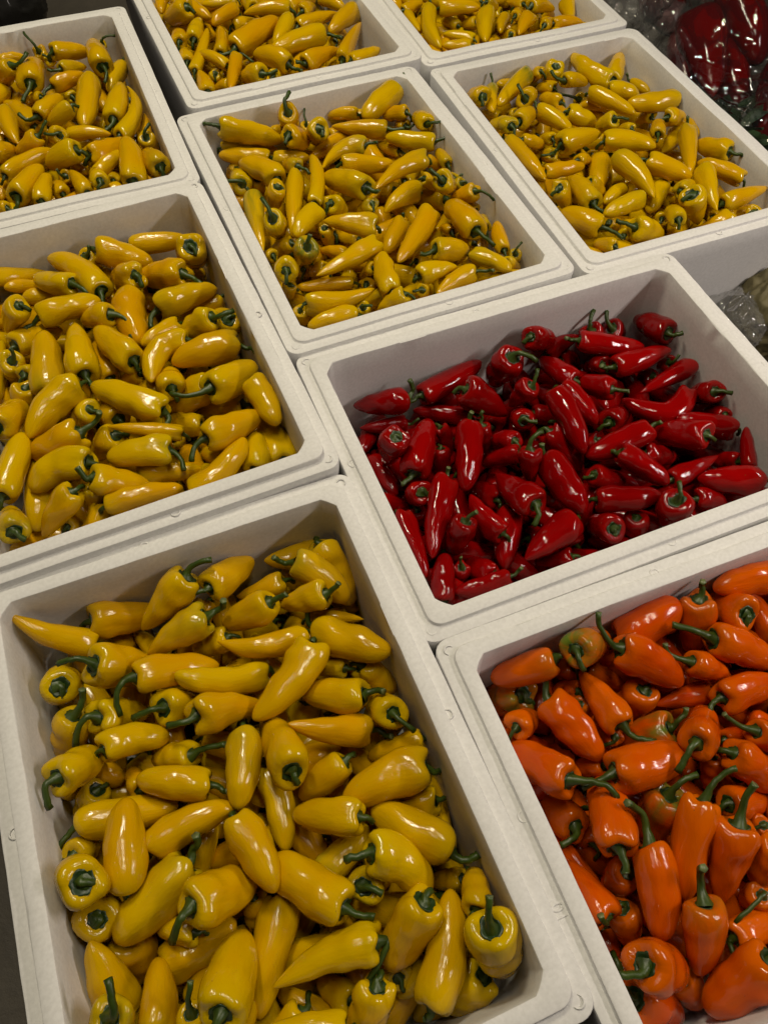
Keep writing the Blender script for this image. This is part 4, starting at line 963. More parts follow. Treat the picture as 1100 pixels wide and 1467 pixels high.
('S', 1, 0, '7883 14344 -503 7601 14443 -505 7326 14556 -503 115', 'conical yellow pepper, third from left in first row from back of top right box'),
('S', 1, 0, '8737 15359 -467 8435 14840 -464 8188 14293 -467 190 8664 15547 -308', 'slender yellow pepper, stem up, sixth along in first row of top right box'),
('S', 0, 0, '9321 15549 -738 9091 15275 -728 8916 14964 -738 128', ''),
('S', 0, 0, '8148 15466 -704 8093 15724 -729 7992 15967 -773 115', ''),
('S', 0, 0, '8498 15301 -609 8390 15473 -713 8290 15650 -862 128', ''),
('S', 0, 0, '9130 14846 -391 9320 15030 -448 9507 15217 -540 118', ''),
('S', 1, 0, '9491 14833 -480 9211 14581 -437 8955 14307 -480 166', 'conical yellow pepper, seventh from left in first row from back of top right box'),
('S', 0, 0, '9540 14322 -404 9731 14502 -477 9893 14709 -572 115', ''),
('S', 1, 0, '9890 14522 -516 10192 14453 -486 10466 14297 -501 115', 'conical yellow pepper, stem end showing, ninth along in first row of top right box'),
('S', 1, 0, '9623 15072 -377 9946 15170 -452 10279 15137 -594 161', 'curved yellow pepper, stem end showing, eighth along in first row of top right box'),
('S', 1, 0, '10609 15230 -516 10454 14864 -525 10328 14487 -526 174', 'conical yellow pepper, tenth from left in first row from back of top right box'),
('S', 0, 0, '9530 15222 -387 9471 15459 -449 9386 15688 -525 115', ''),
('S', 0, 0, '8756 15460 -316 8945 15501 -437 9118 15590 -568 115', ''),
('S', 0, 0, '8394 15718 -369 8325 15932 -450 8292 16152 -546 115', ''),
('S', 0, 0, '7161 15952 -505 7145 15587 -505 7141 15221 -505 115', ''),
('S', 0, 0, '7574 16103 -649 7609 16312 -746 7548 16514 -869 115', ''),
('S', 0, 0, '10312 15658 -864 10508 15678 -964 10684 15772 -1094 135', ''),
('S', 0, 0, '8984 14658 -640 9104 14806 -756 9233 14946 -885 115', ''),
('M', 1, 0, '164 10590 -311 599 10489 -315 1043 10434 -319 161 313 10318 -346', 'slender yellow pepper, stem right, eighth along in first row of box left of the reds'),
('M', 1, 0, '-340 10493 -167 34 10293 -259 400 10082 -336 215', 'stubby yellow pepper, seventh along in first row of box left of the reds'),
('M', 0, 0, '-533 10489 -237 -469 10621 -519 -437 10758 -805 160 -424 10494 -74', ''),
('M', 1, 0, '-464 9663 -262 -687 10277 -261 -1082 10682 -260 208 -499 9458 -308', 'curved yellow pepper, stem down, fifth along in first row of box left of the reds'),
('M', 1, 0, '-821 9890 -189 -1090 10134 -284 -1320 10419 -341 193 -658 9638 -221', 'stubby yellow pepper, stem right, fourth along in first row of box left of the reds'),
('M', 1, 0, '-1943 10588 -292 -1513 10656 -453 -1098 10674 -584 144', 'slender yellow pepper, second along in first row of box left of the reds'),
('M', 1, 0, '-1323 10458 -634 -1550 10429 -450 -1799 10353 -331 119', 'conical yellow pepper, first along in first row of box left of the reds'),
('M', 1, 0, '974 9713 89 1009 10016 -308 1080 10313 -710 234', 'plump yellow pepper, eighth along in second row of box left of the reds'),
('M', 1, 0, '756 9389 -97 455 9649 -241 156 9912 -429 235 947 9116 -134', 'stubby yellow pepper, stem right, sixth along in second row of box left of the reds'),
('M', 1, 0, '88 9521 -27 -81 9811 -270 -211 10116 -606 208', 'plump yellow pepper, fifth along in second row of box left of the reds'),
('M', 1, 0, '-66 9457 -270 -189 8948 -264 -138 8396 -257 235', 'curved yellow pepper, sixth along in third row of box left of the reds'),
('M', 1, 0, '235 9002 -246 696 9057 -215 1150 9142 -305 235 52 8758 -358', 'curved yellow pepper, stem down, seventh along in third row of box left of the reds'),
('M', 1, 0, '1163 9162 -487 850 9095 -587 544 9161 -663 167', 'curved yellow pepper, seventh along in second row of box left of the reds'),
('M', 1, 0, '901 8303 -35 661 8426 -228 411 8522 -470 190 1193 8220 60', 'stubby yellow pepper, stem right, eighth along in fourth row of box left of the reds'),
('M', 1, 0, '1114 8402 -220 980 8573 -561 851 8752 -896 235', 'stubby yellow pepper, eighth along in third row of box left of the reds'),
('M', 1, 0, '417 8607 -272 125 8477 -233 -158 8323 -213 130', 'conical yellow pepper, sixth along in fourth row of box left of the reds'),
('M', 1, 0, '467 8190 -205 44 8119 -203 -185 7587 -200 191', 'curved yellow pepper, fifth along in fourth row of box left of the reds'),
('M', 1, 0, '1104 7886 -275 628 7917 -227 151 7880 -261 231 1293 7673 -279', 'plump yellow pepper, stem right, seventh along in fourth row of box left of the reds'),
('M', 1, 0, '502 7103 -91 882 7300 -254 1245 7536 -382 235 11 7202 -86', 'stubby yellow pepper, stem left, seventh along in sixth row of box left of the reds'),
('M', 1, 0, '570 7415 -377 273 7503 -579 -28 7581 -891 230', 'stubby yellow pepper, seventh along in fifth row of box left of the reds'),
('M', 1, 0, '1093 7073 -208 1131 6784 -198 1174 6269 -187 198', 'curved yellow pepper, seventh along in seventh row of box left of the reds'),
('M', 1, 0, '227 6354 -148 651 6472 -227 1047 6676 -395 235 -18 6153 -252', 'curved yellow pepper, stem down, fifth along in seventh row of box left of the reds'),
('M', 1, 0, '1106 5962 -619 1099 6405 -668 1036 6838 -726 229', 'stubby yellow pepper, sixth along in seventh row of box left of the reds'),
('M', 1, 0, '720 5849 -426 825 6188 -437 861 6544 -564 187', 'curved yellow pepper, seventh along in eighth row of box left of the reds'),
('M', 1, 0, '-158 5777 -341 319 5892 -274 706 6236 -208 188', 'curved yellow pepper, sixth along in eighth row of box left of the reds'),
('M', 1, 0, '-222 6422 -249 -612 6523 -230 -1007 6603 -270 202 -148 6119 -332', 'stubby yellow pepper, stem down, third along in seventh row of box left of the reds'),
('M', 1, 0, '-18 6686 -317 -456 6839 -200 -890 6999 -130 115', 'slender yellow pepper, fourth along in sixth row of box left of the reds'),
('M', 1, 0, '-150 7018 -196 -553 7414 -159 -946 7822 -181 211 -244 6802 -271', 'plump yellow pepper, stem down, fifth along in fifth row of box left of the reds'),
('M', 1, 0, '-311 7995 -148 -500 8421 -174 -681 8851 -178 235', 'stubby yellow pepper, second along in fourth row of box left of the reds'),
('M', 1, 0, '-418 8905 -54 -654 9093 -202 -872 9304 -407 190 -268 8482 -186', 'stubby yellow pepper, stem down, fourth along in second row of box left of the reds'),
('M', 1, 0, '-1002 8083 -229 -968 8604 -181 -944 9126 -231 235 -941 7874 -249', 'plump yellow pepper, stem down, fourth along in third row of box left of the reds'),
('M', 1, 0, '-1532 7986 -297 -1428 8555 -235 -1372 9130 -263 218', 'plump yellow pepper, third along in third row of box left of the reds'),
('M', 1, 0, '-1391 9456 -252 -948 9454 -215 -504 9450 -261 192 -1631 9348 -301', 'plump yellow pepper, stem left, third along in second row of box left of the reds'),
('M', 1, 0, '-1859 9181 -419 -1535 9393 -542 -1193 9576 -678 215', 'stubby yellow pepper, second along in second row of box left of the reds'),
('M', 1, 0, '-1570 9490 3 -1750 9574 -245 -1938 9633 -541 199', 'stubby yellow pepper, first along in second row of box left of the reds'),
('M', 1, 0, '-1069 7861 -155 -1491 7680 -181 -1862 7246 -207 235', 'curved yellow pepper, second along in fifth row of box left of the reds'),
('M', 1, 0, '-1871 8686 -206 -1946 8861 -505 -2001 9045 -883 182 -1826 8729 -21', 'conical yellow pepper, stem up, second along in third row of box left of the reds'),
('M', 0, 0, '-1781 8452 -292 -1708 8600 -435 -1680 8766 -649 143', ''),
('M', 1, 0, '-1786 8236 -298 -1896 8205 -559 -1999 8153 -898 190', 'stubby yellow pepper, first along in fourth row of box left of the reds'),
('M', 1, 0, '-2191 7420 -43 -2042 7721 -237 -1930 8037 -438 218', 'stubby yellow pepper, first along in fifth row of box left of the reds'),
('M', 1, 0, '-720 8145 -508 -762 8576 -493 -710 9006 -504 174', 'conical yellow pepper, fifth along in third row of box left of the reds'),
('M', 1, 0, '-1210 7020 -113 -1586 7054 -275 -1922 7234 -455 218 -908 7092 72', 'curved yellow pepper, stem up, second along in sixth row of box left of the reds'),
('M', 1, 0, '-1045 7475 -252 -1167 7604 -468 -1264 7757 -728 175', 'stubby yellow pepper, third along in fifth row of box left of the reds'),
('M', 1, 0, '-745 7296 -398 -846 7671 -564 -916 8052 -769 201', 'plump yellow pepper, fourth along in fifth row of box left of the reds'),
('M', 1, 0, '-811 6959 -289 -1042 7021 -546 -1263 7112 -832 210', 'stubby yellow pepper, third along in sixth row of box left of the reds'),
('M', 1, 0, '-1193 6488 -92 -1635 6656 -215 -1956 6470 -338 208', 'curved yellow pepper, second along in seventh row of box left of the reds'),
('M', 1, 0, '-1217 6230 -64 -916 6180 -281 -609 6192 -496 198 -1324 6326 85', 'stubby yellow pepper, stem left, fourth along in eighth row of box left of the reds'),
('M', 1, 0, '-1880 7132 -642 -1945 6601 -574 -2097 6088 -603 216', 'curved yellow pepper, first along in seventh row of box left of the reds'),
('M', 1, 0, '-1453 6108 -56 -1731 5994 -234 -1996 5852 -449 193', 'stubby yellow pepper, second along in eighth row of box left of the reds'),
('M', 1, 0, '-1268 6270 -327 -1305 6234 -536 -1344 6200 -797 141', 'stubby yellow pepper, third along in eighth row of box left of the reds'),
('M', 1, 0, '-1162 5870 -236 -691 5872 -245 -221 5855 -333 150', 'slender yellow pepper, fifth along in eighth row of box left of the reds'),
('M', 1, 0, '-721 6408 -556 -321 6314 -545 75 6204 -548 144', 'slender yellow pepper, fourth along in seventh row of box left of the reds'),
('M', 1, 0, '-2213 5816 -105 -2269 6168 -311 -2348 6516 -524 192', 'plump yellow pepper, first along in eighth row of box left of the reds'),
('M', 1, 0, '-2336 6517 -285 -2122 6965 -283 -1933 7424 -272 210', 'plump yellow pepper, first along in sixth row of box left of the reds'),
('M', 1, 0, '-163 7592 -455 -256 7802 -529 -326 8024 -650 128', 'stubby yellow pepper, fourth along in fourth row of box left of the reds'),
('M', 1, 0, '40 7402 -233 53 7761 -408 97 8117 -662 193', 'plump yellow pepper, sixth along in fifth row of box left of the reds'),
('M', 1, 0, '-295 7989 -389 -457 8065 -523 -617 8145 -704 129', 'stubby yellow pepper, third along in fourth row of box left of the reds'),
('M', 1, 0, '272 7055 -727 48 7235 -779 -105 7479 -893 155', 'buried stubby yellow pepper, fifth along in sixth row of box left of the reds'),
('M', 1, 0, '921 7197 -725 565 7364 -849 207 7527 -933 210', 'buried stubby yellow pepper, sixth along in sixth row of box left of the reds'),
('M', 0, 0, '269 9781 -569 222 9855 -810 172 9927 -1104 173', ''),
('M', 1, 0, '-265 10559 -656 -314 10182 -680 -399 9811 -700 158', 'conical yellow pepper, sixth along in first row of box left of the reds'),
('M', 0, 0, '288 8060 -590 449 8136 -790 624 8169 -1030 162', ''),
('M', 1, 0, '-1039 10255 -681 -1322 10226 -552 -1605 10196 -453 157', 'stubby yellow pepper, third along in first row of box left of the reds'),
('M', 0, 0, '-1704 5899 -452 -1618 6002 -623 -1581 6131 -832 115', ''),
('M', 1, 0, '-2132 9527 -617 -2206 8976 -638 -2274 8425 -633 156', 'slender yellow pepper, first along in third row of box left of the reds'),
('M', 0, 0, '418 6311 -668 312 6555 -803 196 6794 -1014 176', ''),
('M', 0, 0, '-348 6513 -695 -490 6711 -760 -598 6930 -948 150', ''),
('L', 1, 0, '-21 16427 -175 332 16526 -280 652 16557 -387 175', 'stubby yellow pepper, sixth from left in first row from back of far left box'),
('L', 1, 0, '782 15699 -259 774 16204 -253 782 16708 -281 234 709 15384 -385', 'plump yellow pepper, stem down, seventh along in first row of far left box'),
('L', 0, 0, '948 16813 -390 887 16887 -545 809 16956 -731 118 1235 16768 -275', ''),
('L', 0, 0, '-257 16722 -271 -206 16847 -436 -195 16977 -613 145 -404 16958 -10', ''),
('L', 1, 0, '22 15700 -152 268 15842 -223 504 16001 -359 141 -199 15724 -121', 'conical yellow pepper, stem left, fifth along in first row of far left box'),
('L', 1, 0, '-206 15352 -238 112 15411 -208 425 15488 -238 153 -408 15203 -301', 'conical yellow pepper, stem down, fourth along in first row of far left box'),
('L', 1, 0, '-570 15426 -165 -487 15921 -200 -350 16403 -309 235 -809 15153 -308', 'plump yellow pepper, stem down, third along in first row of far left box'),
('L', 1, 0, '-779 15928 -33 -961 16067 -245 -1131 16221 -487 197 -451 15933 120', 'stubby yellow pepper, stem right, first along in first row of far left box'),
('L', 0, 0, '-1017 16864 -397 -787 16919 -390 -528 16932 -436 115', ''),
('L', 1, 0, '462 15297 -230 284 14576 -224 83 13860 -230 208', 'slender yellow pepper, fifth from left in second row from back of far left box'),
('L', 1, 0, '600 13916 -260 805 14463 -256 978 15021 -260 206 408 13750 -331', 'slender yellow pepper, stem down, sixth along in second row of far left box'),
('L', 1, 0, '1153 16151 -567 947 15778 -542 756 15396 -563 175 1250 16275 -462', 'conical yellow pepper, stem up, eighth along in first row of far left box'),
('L', 1, 0, '606 13426 -268 1051 14086 -268 1068 14922 -268 163', 'curved yellow pepper, seventh from left in second row from back of far left box'),
('L', 1, 0, '1046 13549 -559 1123 14000 -538 1176 14455 -558 122', 'slender yellow pepper, eighth from left in second row from back of far left box'),
('L', 1, 0, '1029 13303 -313 1082 13398 -527 1155 13476 -786 163 1168 13402 -152', 'stubby yellow pepper, stem up, seventh along in third row of far left box'),
('L', 1, 0, '1052 12150 -178 983 12562 -272 899 12971 -480 207', 'plump yellow pepper, stem end showing, seventh along in fourth row of far left box'),
('L', 1, 0, '534 12010 -233 652 12619 -189 679 13238 -220 207', 'slender yellow pepper, sixth from left in fourth row from back of far left box'),
('L', 1, 0, '-6 13009 -243 382 13163 -323 752 13362 -339 212', 'stubby yellow pepper, sixth from left in third row from back of far left box'),
('L', 1, 0, '22 12620 -348 281 12790 -299 557 12939 -247 126', 'conical yellow pepper, fifth from left in fourth row from back of far left box'),
('L', 0, 0, '43 11993 -85 27 12288 -177 -16 12581 -329 151', ''),
('L', 0, 0, '252 12421 -412 294 12660 -510 313 12902 -671 115', ''),
('L', 1, 0, '-221 12016 -255 -288 12376 -238 -372 12732 -255 150', 'conical yellow pepper, fourth from left in fourth row from back of far left box'),
('L', 0, 0, '-600 12420 -444 -638 12703 -489 -648 12988 -602 138', ''),
('L', 1, 0, '-137 12902 -34 -422 13046 -175 -706 13190 -398 205', 'stubby yellow pepper, third from left in fourth row from back of far left box'),
('L', 1, 0, '-339 13740 -502 -231 13339 -488 -145 12932 -502 172', 'conical yellow pepper, fourth from left in third row from back of far left box'),
('L', 1, 0, '-953 12068 -251 -846 12420 -218 -702 12757 -251 149', 'conical yellow pepper, second from left in fourth row from back of far left box'),
('L', 1, 0, '-1305 12292 -218 -1063 12683 -269 -786 13051 -264 214', 'plump yellow pepper, stem end showing, first along in fourth row of far left box'),
('L', 1, 0, '-1401 12906 -220 -956 13213 -230 -492 13330 -239 152', 'curved yellow pepper, second from left in third row from back of far left box'),
('L', 1, 0, '-683 13541 -39 -907 13569 -196 -1125 13632 -364 155 -476 13630 133', 'stubby yellow pepper, stem up, third along in third row of far left box'),
('L', 1, 0, '-1486 13395 -79 -1310 13613 -213 -1133 13831 -373 179', 'stubby yellow pepper, first from left in third row from back of far left box'),
('L', 1, 0, '-1123 14719 -210 -1121 14214 -182 -1055 13714 -207 186', 'slender yellow pepper, first from left in second row from back of far left box'),
('L', 1, 0, '-734 14612 -500 -912 15124 -457 -1136 15619 -510 196', 'slender yellow pepper, second from left in first row from back of far left box'),
('L', 1, 0, '-617 14333 -167 -352 14598 -163 -127 14898 -235 191 -904 14440 -107', 'stubby yellow pepper, stem left, third along in second row of far left box'),
('L', 1, 0, '0 14193 -42 -245 14202 -152 -484 14230 -320 161', 'stubby yellow pepper, fourth from left in second row from back of far left box'),
('L', 1, 0, '-341 13384 -14 -433 13641 -174 -520 13900 -406 157 -575 13444 34', 'conical yellow pepper, stem left, second along in second row of far left box'),
('L', 1, 0, '-217 13698 -226 135 13591 -193 479 13455 -226 130', 'slender yellow pepper, fifth from left in third row from back of far left box'),
('L', 0, 0, '-469 15297 -367 -610 15442 -453 -734 15602 -608 115', ''),
('L', 0, 0, '67 15071 -353 6 15245 -445 -100 15395 -627 115', ''),
('L', 0, 0, '-110 16477 -341 -117 16613 -460 -111 16749 -672 115 -213 16445 -204', ''),
('L', 0, 0, '-486 14289 -364 -626 14425 -467 -706 14601 -618 115', ''),
('L', 0, 0, '-1490 13505 -519 -1504 13132 -498 -1589 12768 -519 115', ''),
('L', 0, 0, '-1455 11965 -166 -1586 12138 -255 -1672 12338 -383 115', ''),
('L', 0, 0, '-1029 16142 -639 -1019 16324 -727 -982 16502 -906 126 -1047 16139 -477', ''),
('L', 0, 0, '-478 12754 -345 -445 12882 -486 -477 13013 -702 125 -568 12757 -194', '')]
# those underneath and beside them that no one can tell apart: box, stem end, middle, tip, radius (millimetres)
LOWER = [
('F', '-173 10 -48 -206 17 -72 -243 35 -99 15'),
('F', '-117 36 -73 -144 -4 -74 -170 -37 -79 17'),
('F', '-65 7 -72 -109 -19 -80 -150 -33 -80 18'),
('F', '-230 -26 -88 -191 -15 -77 -166 7 -67 16'),
('F', '-237 9 -106 -192 4 -103 -152 -7 -90 20'),
('F', '-167 24 -108 -203 53 -106 -236 80 -110 19'),
('F', '-231 343 -128 -207 306 -101 -177 278 -82 18'),
('F', '-200 401 -100 -191 358 -105 -190 312 -106 20'),
('F', '-176 406 -98 -193 437 -105 -213 466 -119 15'),
('F', '-122 49 -96 -141 4 -104 -151 -42 -111 16'),
('F', '-190 73 -113 -163 107 -111 -128 140 -109 20'),
('F', '-147 399 -103 -158 364 -110 -166 327 -106 18'),
('F', '-158 405 -87 -151 438 -104 -143 467 -123 16'),
('F', '-106 29 -101 -106 -16 -111 -114 -53 -109 18'),
('F', '-163 47 -99 -130 73 -100 -99 96 -118 19'),
('F', '-92 201 -114 -133 209 -100 -179 224 -92 18'),
('F', '-118 340 -93 -121 299 -94 -116 270 -116 15'),
('F', '-100 379 -102 -116 422 -104 -135 460 -110 15'),
('F', '-46 159 -91 -81 165 -98 -131 169 -116 17'),
('F', '-144 148 -108 -124 172 -91 -96 208 -84 15'),
('F', '-39 -45 -106 -58 -4 -107 -89 32 -110 15'),
('F', '-86 57 -120 -43 47 -91 -2 42 -74 18'),
('F', '-110 136 -98 -62 131 -102 -20 122 -110 17'),
('F', '-88 290 -97 -51 261 -96 -23 228 -100 15'),
('F', '-69 313 -92 -45 342 -93 -12 367 -111 19'),
('F', '-39 450 -87 -67 419 -97 -91 389 -113 17'),
('F', '-21 67 -108 -7 24 -111 0 -23 -101 19'),
('F', '-24 177 -96 -11 137 -98 -2 107 -94 18'),
('F', '11 198 -111 -23 204 -103 -61 212 -101 18'),
('F', '-19 252 -104 -6 299 -93 -18 340 -89 17'),
('F', '18 315 -103 6 352 -105 1 395 -99 18'),
('F', '-23 455 -99 -23 409 -106 -19 371 -108 16'),
('F', '25 -5 -85 25 27 -112 26 67 -128 16'),
('F', '72 34 -85 34 58 -98 8 77 -111 19'),
('F', '6 147 -99 48 155 -100 82 154 -98 16'),
('F', '-12 222 -82 27 224 -84 61 237 -104 17'),
('F', '109 95 -96 120 137 -105 121 179 -105 19'),
('F', '103 156 -95 78 188 -106 50 235 -111 17'),
('F', '57 461 -116 90 435 -111 116 409 -102 17'),
('F', '-217 -39 -138 -223 -1 -138 -237 46 -139 20'),
('F', '-228 102 -162 -226 60 -133 -221 24 -108 16'),
('F', '-231 113 -137 -221 153 -133 -204 179 -124 16'),
('F', '-222 187 -128 -219 222 -127 -232 265 -130 19'),
('F', '-231 320 -139 -218 279 -131 -194 250 -123 16'),
('F', '-202 369 -139 -195 321 -131 -194 283 -131 17'),
('F', '-234 418 -131 -198 391 -135 -156 363 -143 19'),
('F', '-144 -20 -135 -175 2 -129 -210 40 -136 17'),
('F', '-193 97 -151 -164 73 -138 -140 52 -117 20'),
('F', '-199 149 -125 -172 130 -134 -131 122 -147 19'),
('F', '-172 174 -129 -183 208 -131 -191 252 -128 19'),
('F', '-200 281 -112 -162 262 -129 -137 247 -141 16'),
('F', '-154 314 -127 -143 361 -133 -143 404 -139 16'),
('F', '-168 472 -128 -167 419 -133 -161 379 -128 19'),
('F', '-170 44 -132 -137 13 -133 -100 -16 -137 19'),
('F', '-119 99 -139 -122 63 -128 -130 25 -119 16'),
('F', '-149 188 -130 -136 143 -131 -116 117 -128 16'),
('F', '-177 248 -112 -143 220 -126 -102 199 -137 16'),
('F', '-174 309 -138 -143 283 -133 -102 266 -127 16'),
('F', '-91 362 -110 -117 329 -120 -144 301 -135 17'),
('F', '-137 472 -142 -133 422 -131 -126 380 -120 18'),
('F', '-61 -35 -123 -89 -39 -132 -133 -37 -151 18'),
('F', '-72 115 -138 -88 78 -132 -115 29 -120 15'),
('F', '-100 106 -125 -104 148 -127 -123 190 -128 16'),
('F', '-125 241 -117 -101 221 -130 -75 196 -143 16'),
('F', '-52 203 -130 -80 239 -124 -108 265 -112 16'),
('F', '-121 358 -129 -101 387 -127 -72 411 -131 16'),
('F', '-43 465 -143 -77 444 -128 -121 431 -123 20'),
('F', '-34 57 -128 -65 31 -133 -100 -9 -128 17'),
('F', '-20 102 -103 -52 77 -130 -86 54 -144 16'),
('F', '-79 130 -135 -48 148 -130 -12 158 -121 18'),
('F', '-93 180 -130 -57 181 -124 -15 176 -126 20'),
('F', '-100 276 -130 -48 275 -125 -5 280 -120 19'),
('F', '-43 298 -112 -68 331 -127 -102 369 -136 18'),
('F', '-41 436 -119 -57 403 -130 -79 357 -131 17'),
('F', '0 7 -133 -33 -28 -134 -46 -51 -126 17'),
('F', '21 121 -140 -5 95 -134 -29 65 -127 17'),
('F', '-54 105 -138 -20 126 -132 20 147 -118 19'),
('F', '35 251 -106 -8 234 -112 -50 222 -140 19'),
('F', '-22 347 -112 -11 304 -132 -7 267 -143 17'),
('F', '-61 356 -133 -20 366 -132 25 389 -125 19'),
('F', '32 410 -118 -11 403 -133 -49 388 -144 18'),
('F', '-2 -31 -145 25 -18 -136 58 5 -118 18'),
('F', '61 103 -129 23 80 -128 -16 59 -137 16'),
('F', '9 115 -108 38 132 -122 72 141 -137 16'),
('F', '-5 170 -131 27 189 -131 58 224 -120 16'),
('F', '34 293 -111 15 269 -128 -11 233 -146 20'),
('F', '29 306 -128 32 349 -133 29 395 -134 19'),
('F', '54 420 -100 24 449 -125 -1 470 -153 19'),
('F', '93 48 -111 55 26 -126 20 6 -145 19'),
('F', '95 100 -111 63 69 -119 29 45 -142 19'),
('F', '105 166 -135 66 162 -130 24 158 -136 17'),
('F', '103 214 -108 72 241 -121 32 269 -137 19'),
('F', '70 336 -107 55 295 -135 48 259 -145 16'),
('F', '44 403 -132 70 365 -130 87 341 -133 18'),
('F', '79 399 -119 62 429 -133 51 468 -146 15'),
('F', '113 22 -138 85 4 -127 54 -19 -131 20'),
('F', '108 106 -128 118 70 -136 125 26 -140 19'),
('F', '55 111 -144 98 136 -136 135 160 -125 16'),
('F', '128 187 -131 90 199 -132 53 212 -135 19'),
('F', '62 273 -111 99 289 -134 132 310 -152 19'),
('F', '103 394 -111 104 345 -127 99 310 -139 15'),
('F', '120 387 -131 115 422 -131 98 479 -126 18'),
('F', '-154 -29 -151 -187 -40 -151 -225 -37 -171 17'),
('F', '-226 59 -169 -216 36 -158 -185 1 -159 18'),
('F', '-236 160 -167 -189 162 -157 -150 167 -149 19'),
('F', '-225 260 -149 -223 222 -163 -213 177 -168 19'),
('F', '-197 250 -161 -218 296 -165 -238 334 -160 16'),
('F', '-203 313 -159 -202 361 -164 -197 408 -159 18'),
('F', '-174 403 -162 -203 439 -161 -241 473 -149 18'),
('F', '-209 -17 -163 -172 -9 -160 -135 6 -151 15'),
('F', '-175 7 -151 -181 49 -160 -187 96 -177 16'),
('F', '-209 112 -162 -174 132 -165 -132 145 -167 17'),
('F', '-184 312 -159 -178 268 -153 -179 229 -143 16'),
('F', '-107 8 -168 -132 -20 -161 -147 -53 -162 16'),
('F', '-138 117 -163 -139 78 -159 -156 28 -157 18'),
('F', '-162 207 -159 -136 185 -157 -108 160 -156 20'),
('F', '-167 247 -166 -125 256 -160 -95 257 -146 17'),
('F', '-117 285 -155 -146 317 -155 -169 338 -157 18'),
('F', '-113 334 -160 -149 366 -163 -183 388 -164 19'),
('F', '-191 466 -157 -153 444 -165 -112 426 -157 18'),
('F', '-66 10 -166 -102 26 -154 -144 51 -137 18'),
('F', '-55 46 -155 -98 53 -164 -136 54 -171 15'),
('F', '-102 125 -159 -89 154 -157 -77 197 -153 19'),
('F', '-149 229 -153 -110 217 -156 -59 202 -161 16'),
('F', '-100 337 -157 -68 322 -157 -35 290 -161 16'),
('F', '-119 387 -158 -84 364 -156 -53 341 -153 18'),
('F', '-83 391 -149 -96 434 -159 -117 469 -158 18'),
('F', '-87 -46 -170 -61 -14 -152 -43 14 -141 19'),
('F', '-64 85 -163 -32 51 -163 -4 26 -154 16'),
('F', '-61 193 -154 -41 157 -161 -36 120 -156 20'),
('F', '-80 247 -161 -44 214 -160 -12 185 -145 18'),
('F', '-102 311 -159 -77 291 -156 -33 283 -155 19'),
('F', '-40 352 -168 -54 383 -160 -68 416 -154 17'),
('F', '-32 411 -152 -61 435 -159 -95 476 -165 15'),
('F', '-58 35 -159 -23 8 -159 19 -9 -154 15'),
('F', '29 80 -162 -9 81 -161 -45 84 -148 18'),
('F', '24 162 -147 -6 135 -159 -32 92 -162 17'),
('F', '-38 265 -160 -16 228 -159 20 189 -162 17'),
('F', '40 425 -154 10 386 -154 -24 355 -163 17'),
('F', '-3 395 -169 -17 431 -160 -26 477 -146 16'),
('F', '0 12 -166 29 49 -158 59 80 -155 17'),
('F', '70 255 -167 37 237 -156 5 211 -146 16'),
('F', '27 260 -161 21 288 -158 8 326 -142 19'),
('F', '33 367 -165 -1 344 -152 -42 333 -137 16'),
('F', '33 -28 -160 70 -37 -162 108 -41 -160 20'),
('F', '46 19 -166 68 51 -154 79 104 -148 19'),
('F', '38 187 -162 46 142 -156 36 96 -149 17'),
('F', '89 196 -165 53 205 -159 11 201 -143 19'),
('F', '25 338 -166 61 310 -159 96 283 -156 18'),
('F', '89 400 -150 77 366 -161 64 326 -169 17'),
('F', '84 445 -162 63 410 -160 41 380 -152 19'),
('F', '64 1 -161 98 -8 -160 133 -16 -150 19'),
('F', '82 17 -157 111 58 -165 127 99 -163 16'),
('F', '109 146 -159 117 181 -162 117 221 -170 20'),
('F', '74 224 -167 102 256 -156 130 287 -147 15'),
('F', '108 301 -171 118 346 -150 131 391 -146 15'),
('F', '120 381 -168 107 420 -161 112 458 -158 17'),
('O', '538 82 -68 514 44 -53 491 20 -44 17'),
('O', '497 -67 -36 515 -114 -51 537 -148 -62 19'),
('O', '490 0 -40 528 -9 -46 558 -27 -59 15'),
('O', '604 -77 -51 566 -82 -55 537 -108 -50 17'),
('O', '604 -56 -46 578 -31 -46 553 7 -57 16'),
('O', '582 -3 -44 566 39 -52 547 73 -60 17'),
('O', '633 -123 -47 585 -127 -58 537 -132 -55 18'),
('O', '647 -49 -39 613 -23 -52 570 -5 -62 17'),
('O', '621 8 -37 596 48 -43 571 85 -61 19'),
('O', '622 88 -43 590 98 -54 554 109 -61 19'),
('O', '624 -93 -55 651 -77 -56 690 -56 -58 19'),
('O', '668 69 -51 645 103 -55 624 137 -66 19'),
('O', '711 -145 -66 709 -101 -54 703 -59 -48 18'),
('O', '715 -11 -36 684 -33 -48 651 -55 -64 16'),
('O', '729 22 -50 691 4 -58 666 -24 -56 19'),
('O', '650 129 -48 690 121 -47 723 112 -56 16'),
('O', '718 220 -51 692 176 -49 666 140 -56 18'),
('O', '410 -134 -42 382 -135 -81 353 -136 -120 18'),
('O', '424 -93 -93 451 -54 -92 470 -22 -93 16'),
('O', '453 -83 -60 450 -40 -69 459 6 -79 16'),
('O', '523 -60 -47 530 -95 -77 523 -134 -107 18'),
('O', '478 -87 -90 480 -52 -78 472 -17 -65 19'),
('O', '576 -136 -82 539 -139 -81 500 -129 -89 17'),
('O', '580 -72 -105 539 -64 -90 495 -53 -67 18'),
('O', '511 29 -111 496 58 -82 479 75 -48 19'),
('O', '601 -143 -119 569 -123 -104 545 -108 -77 18'),
('O', '603 -47 -95 558 -36 -95 531 -22 -91 17'),
('O', '538 69 -89 556 32 -79 576 -1 -73 18'),
('O', '626 47 -56 600 77 -77 576 111 -95 19'),
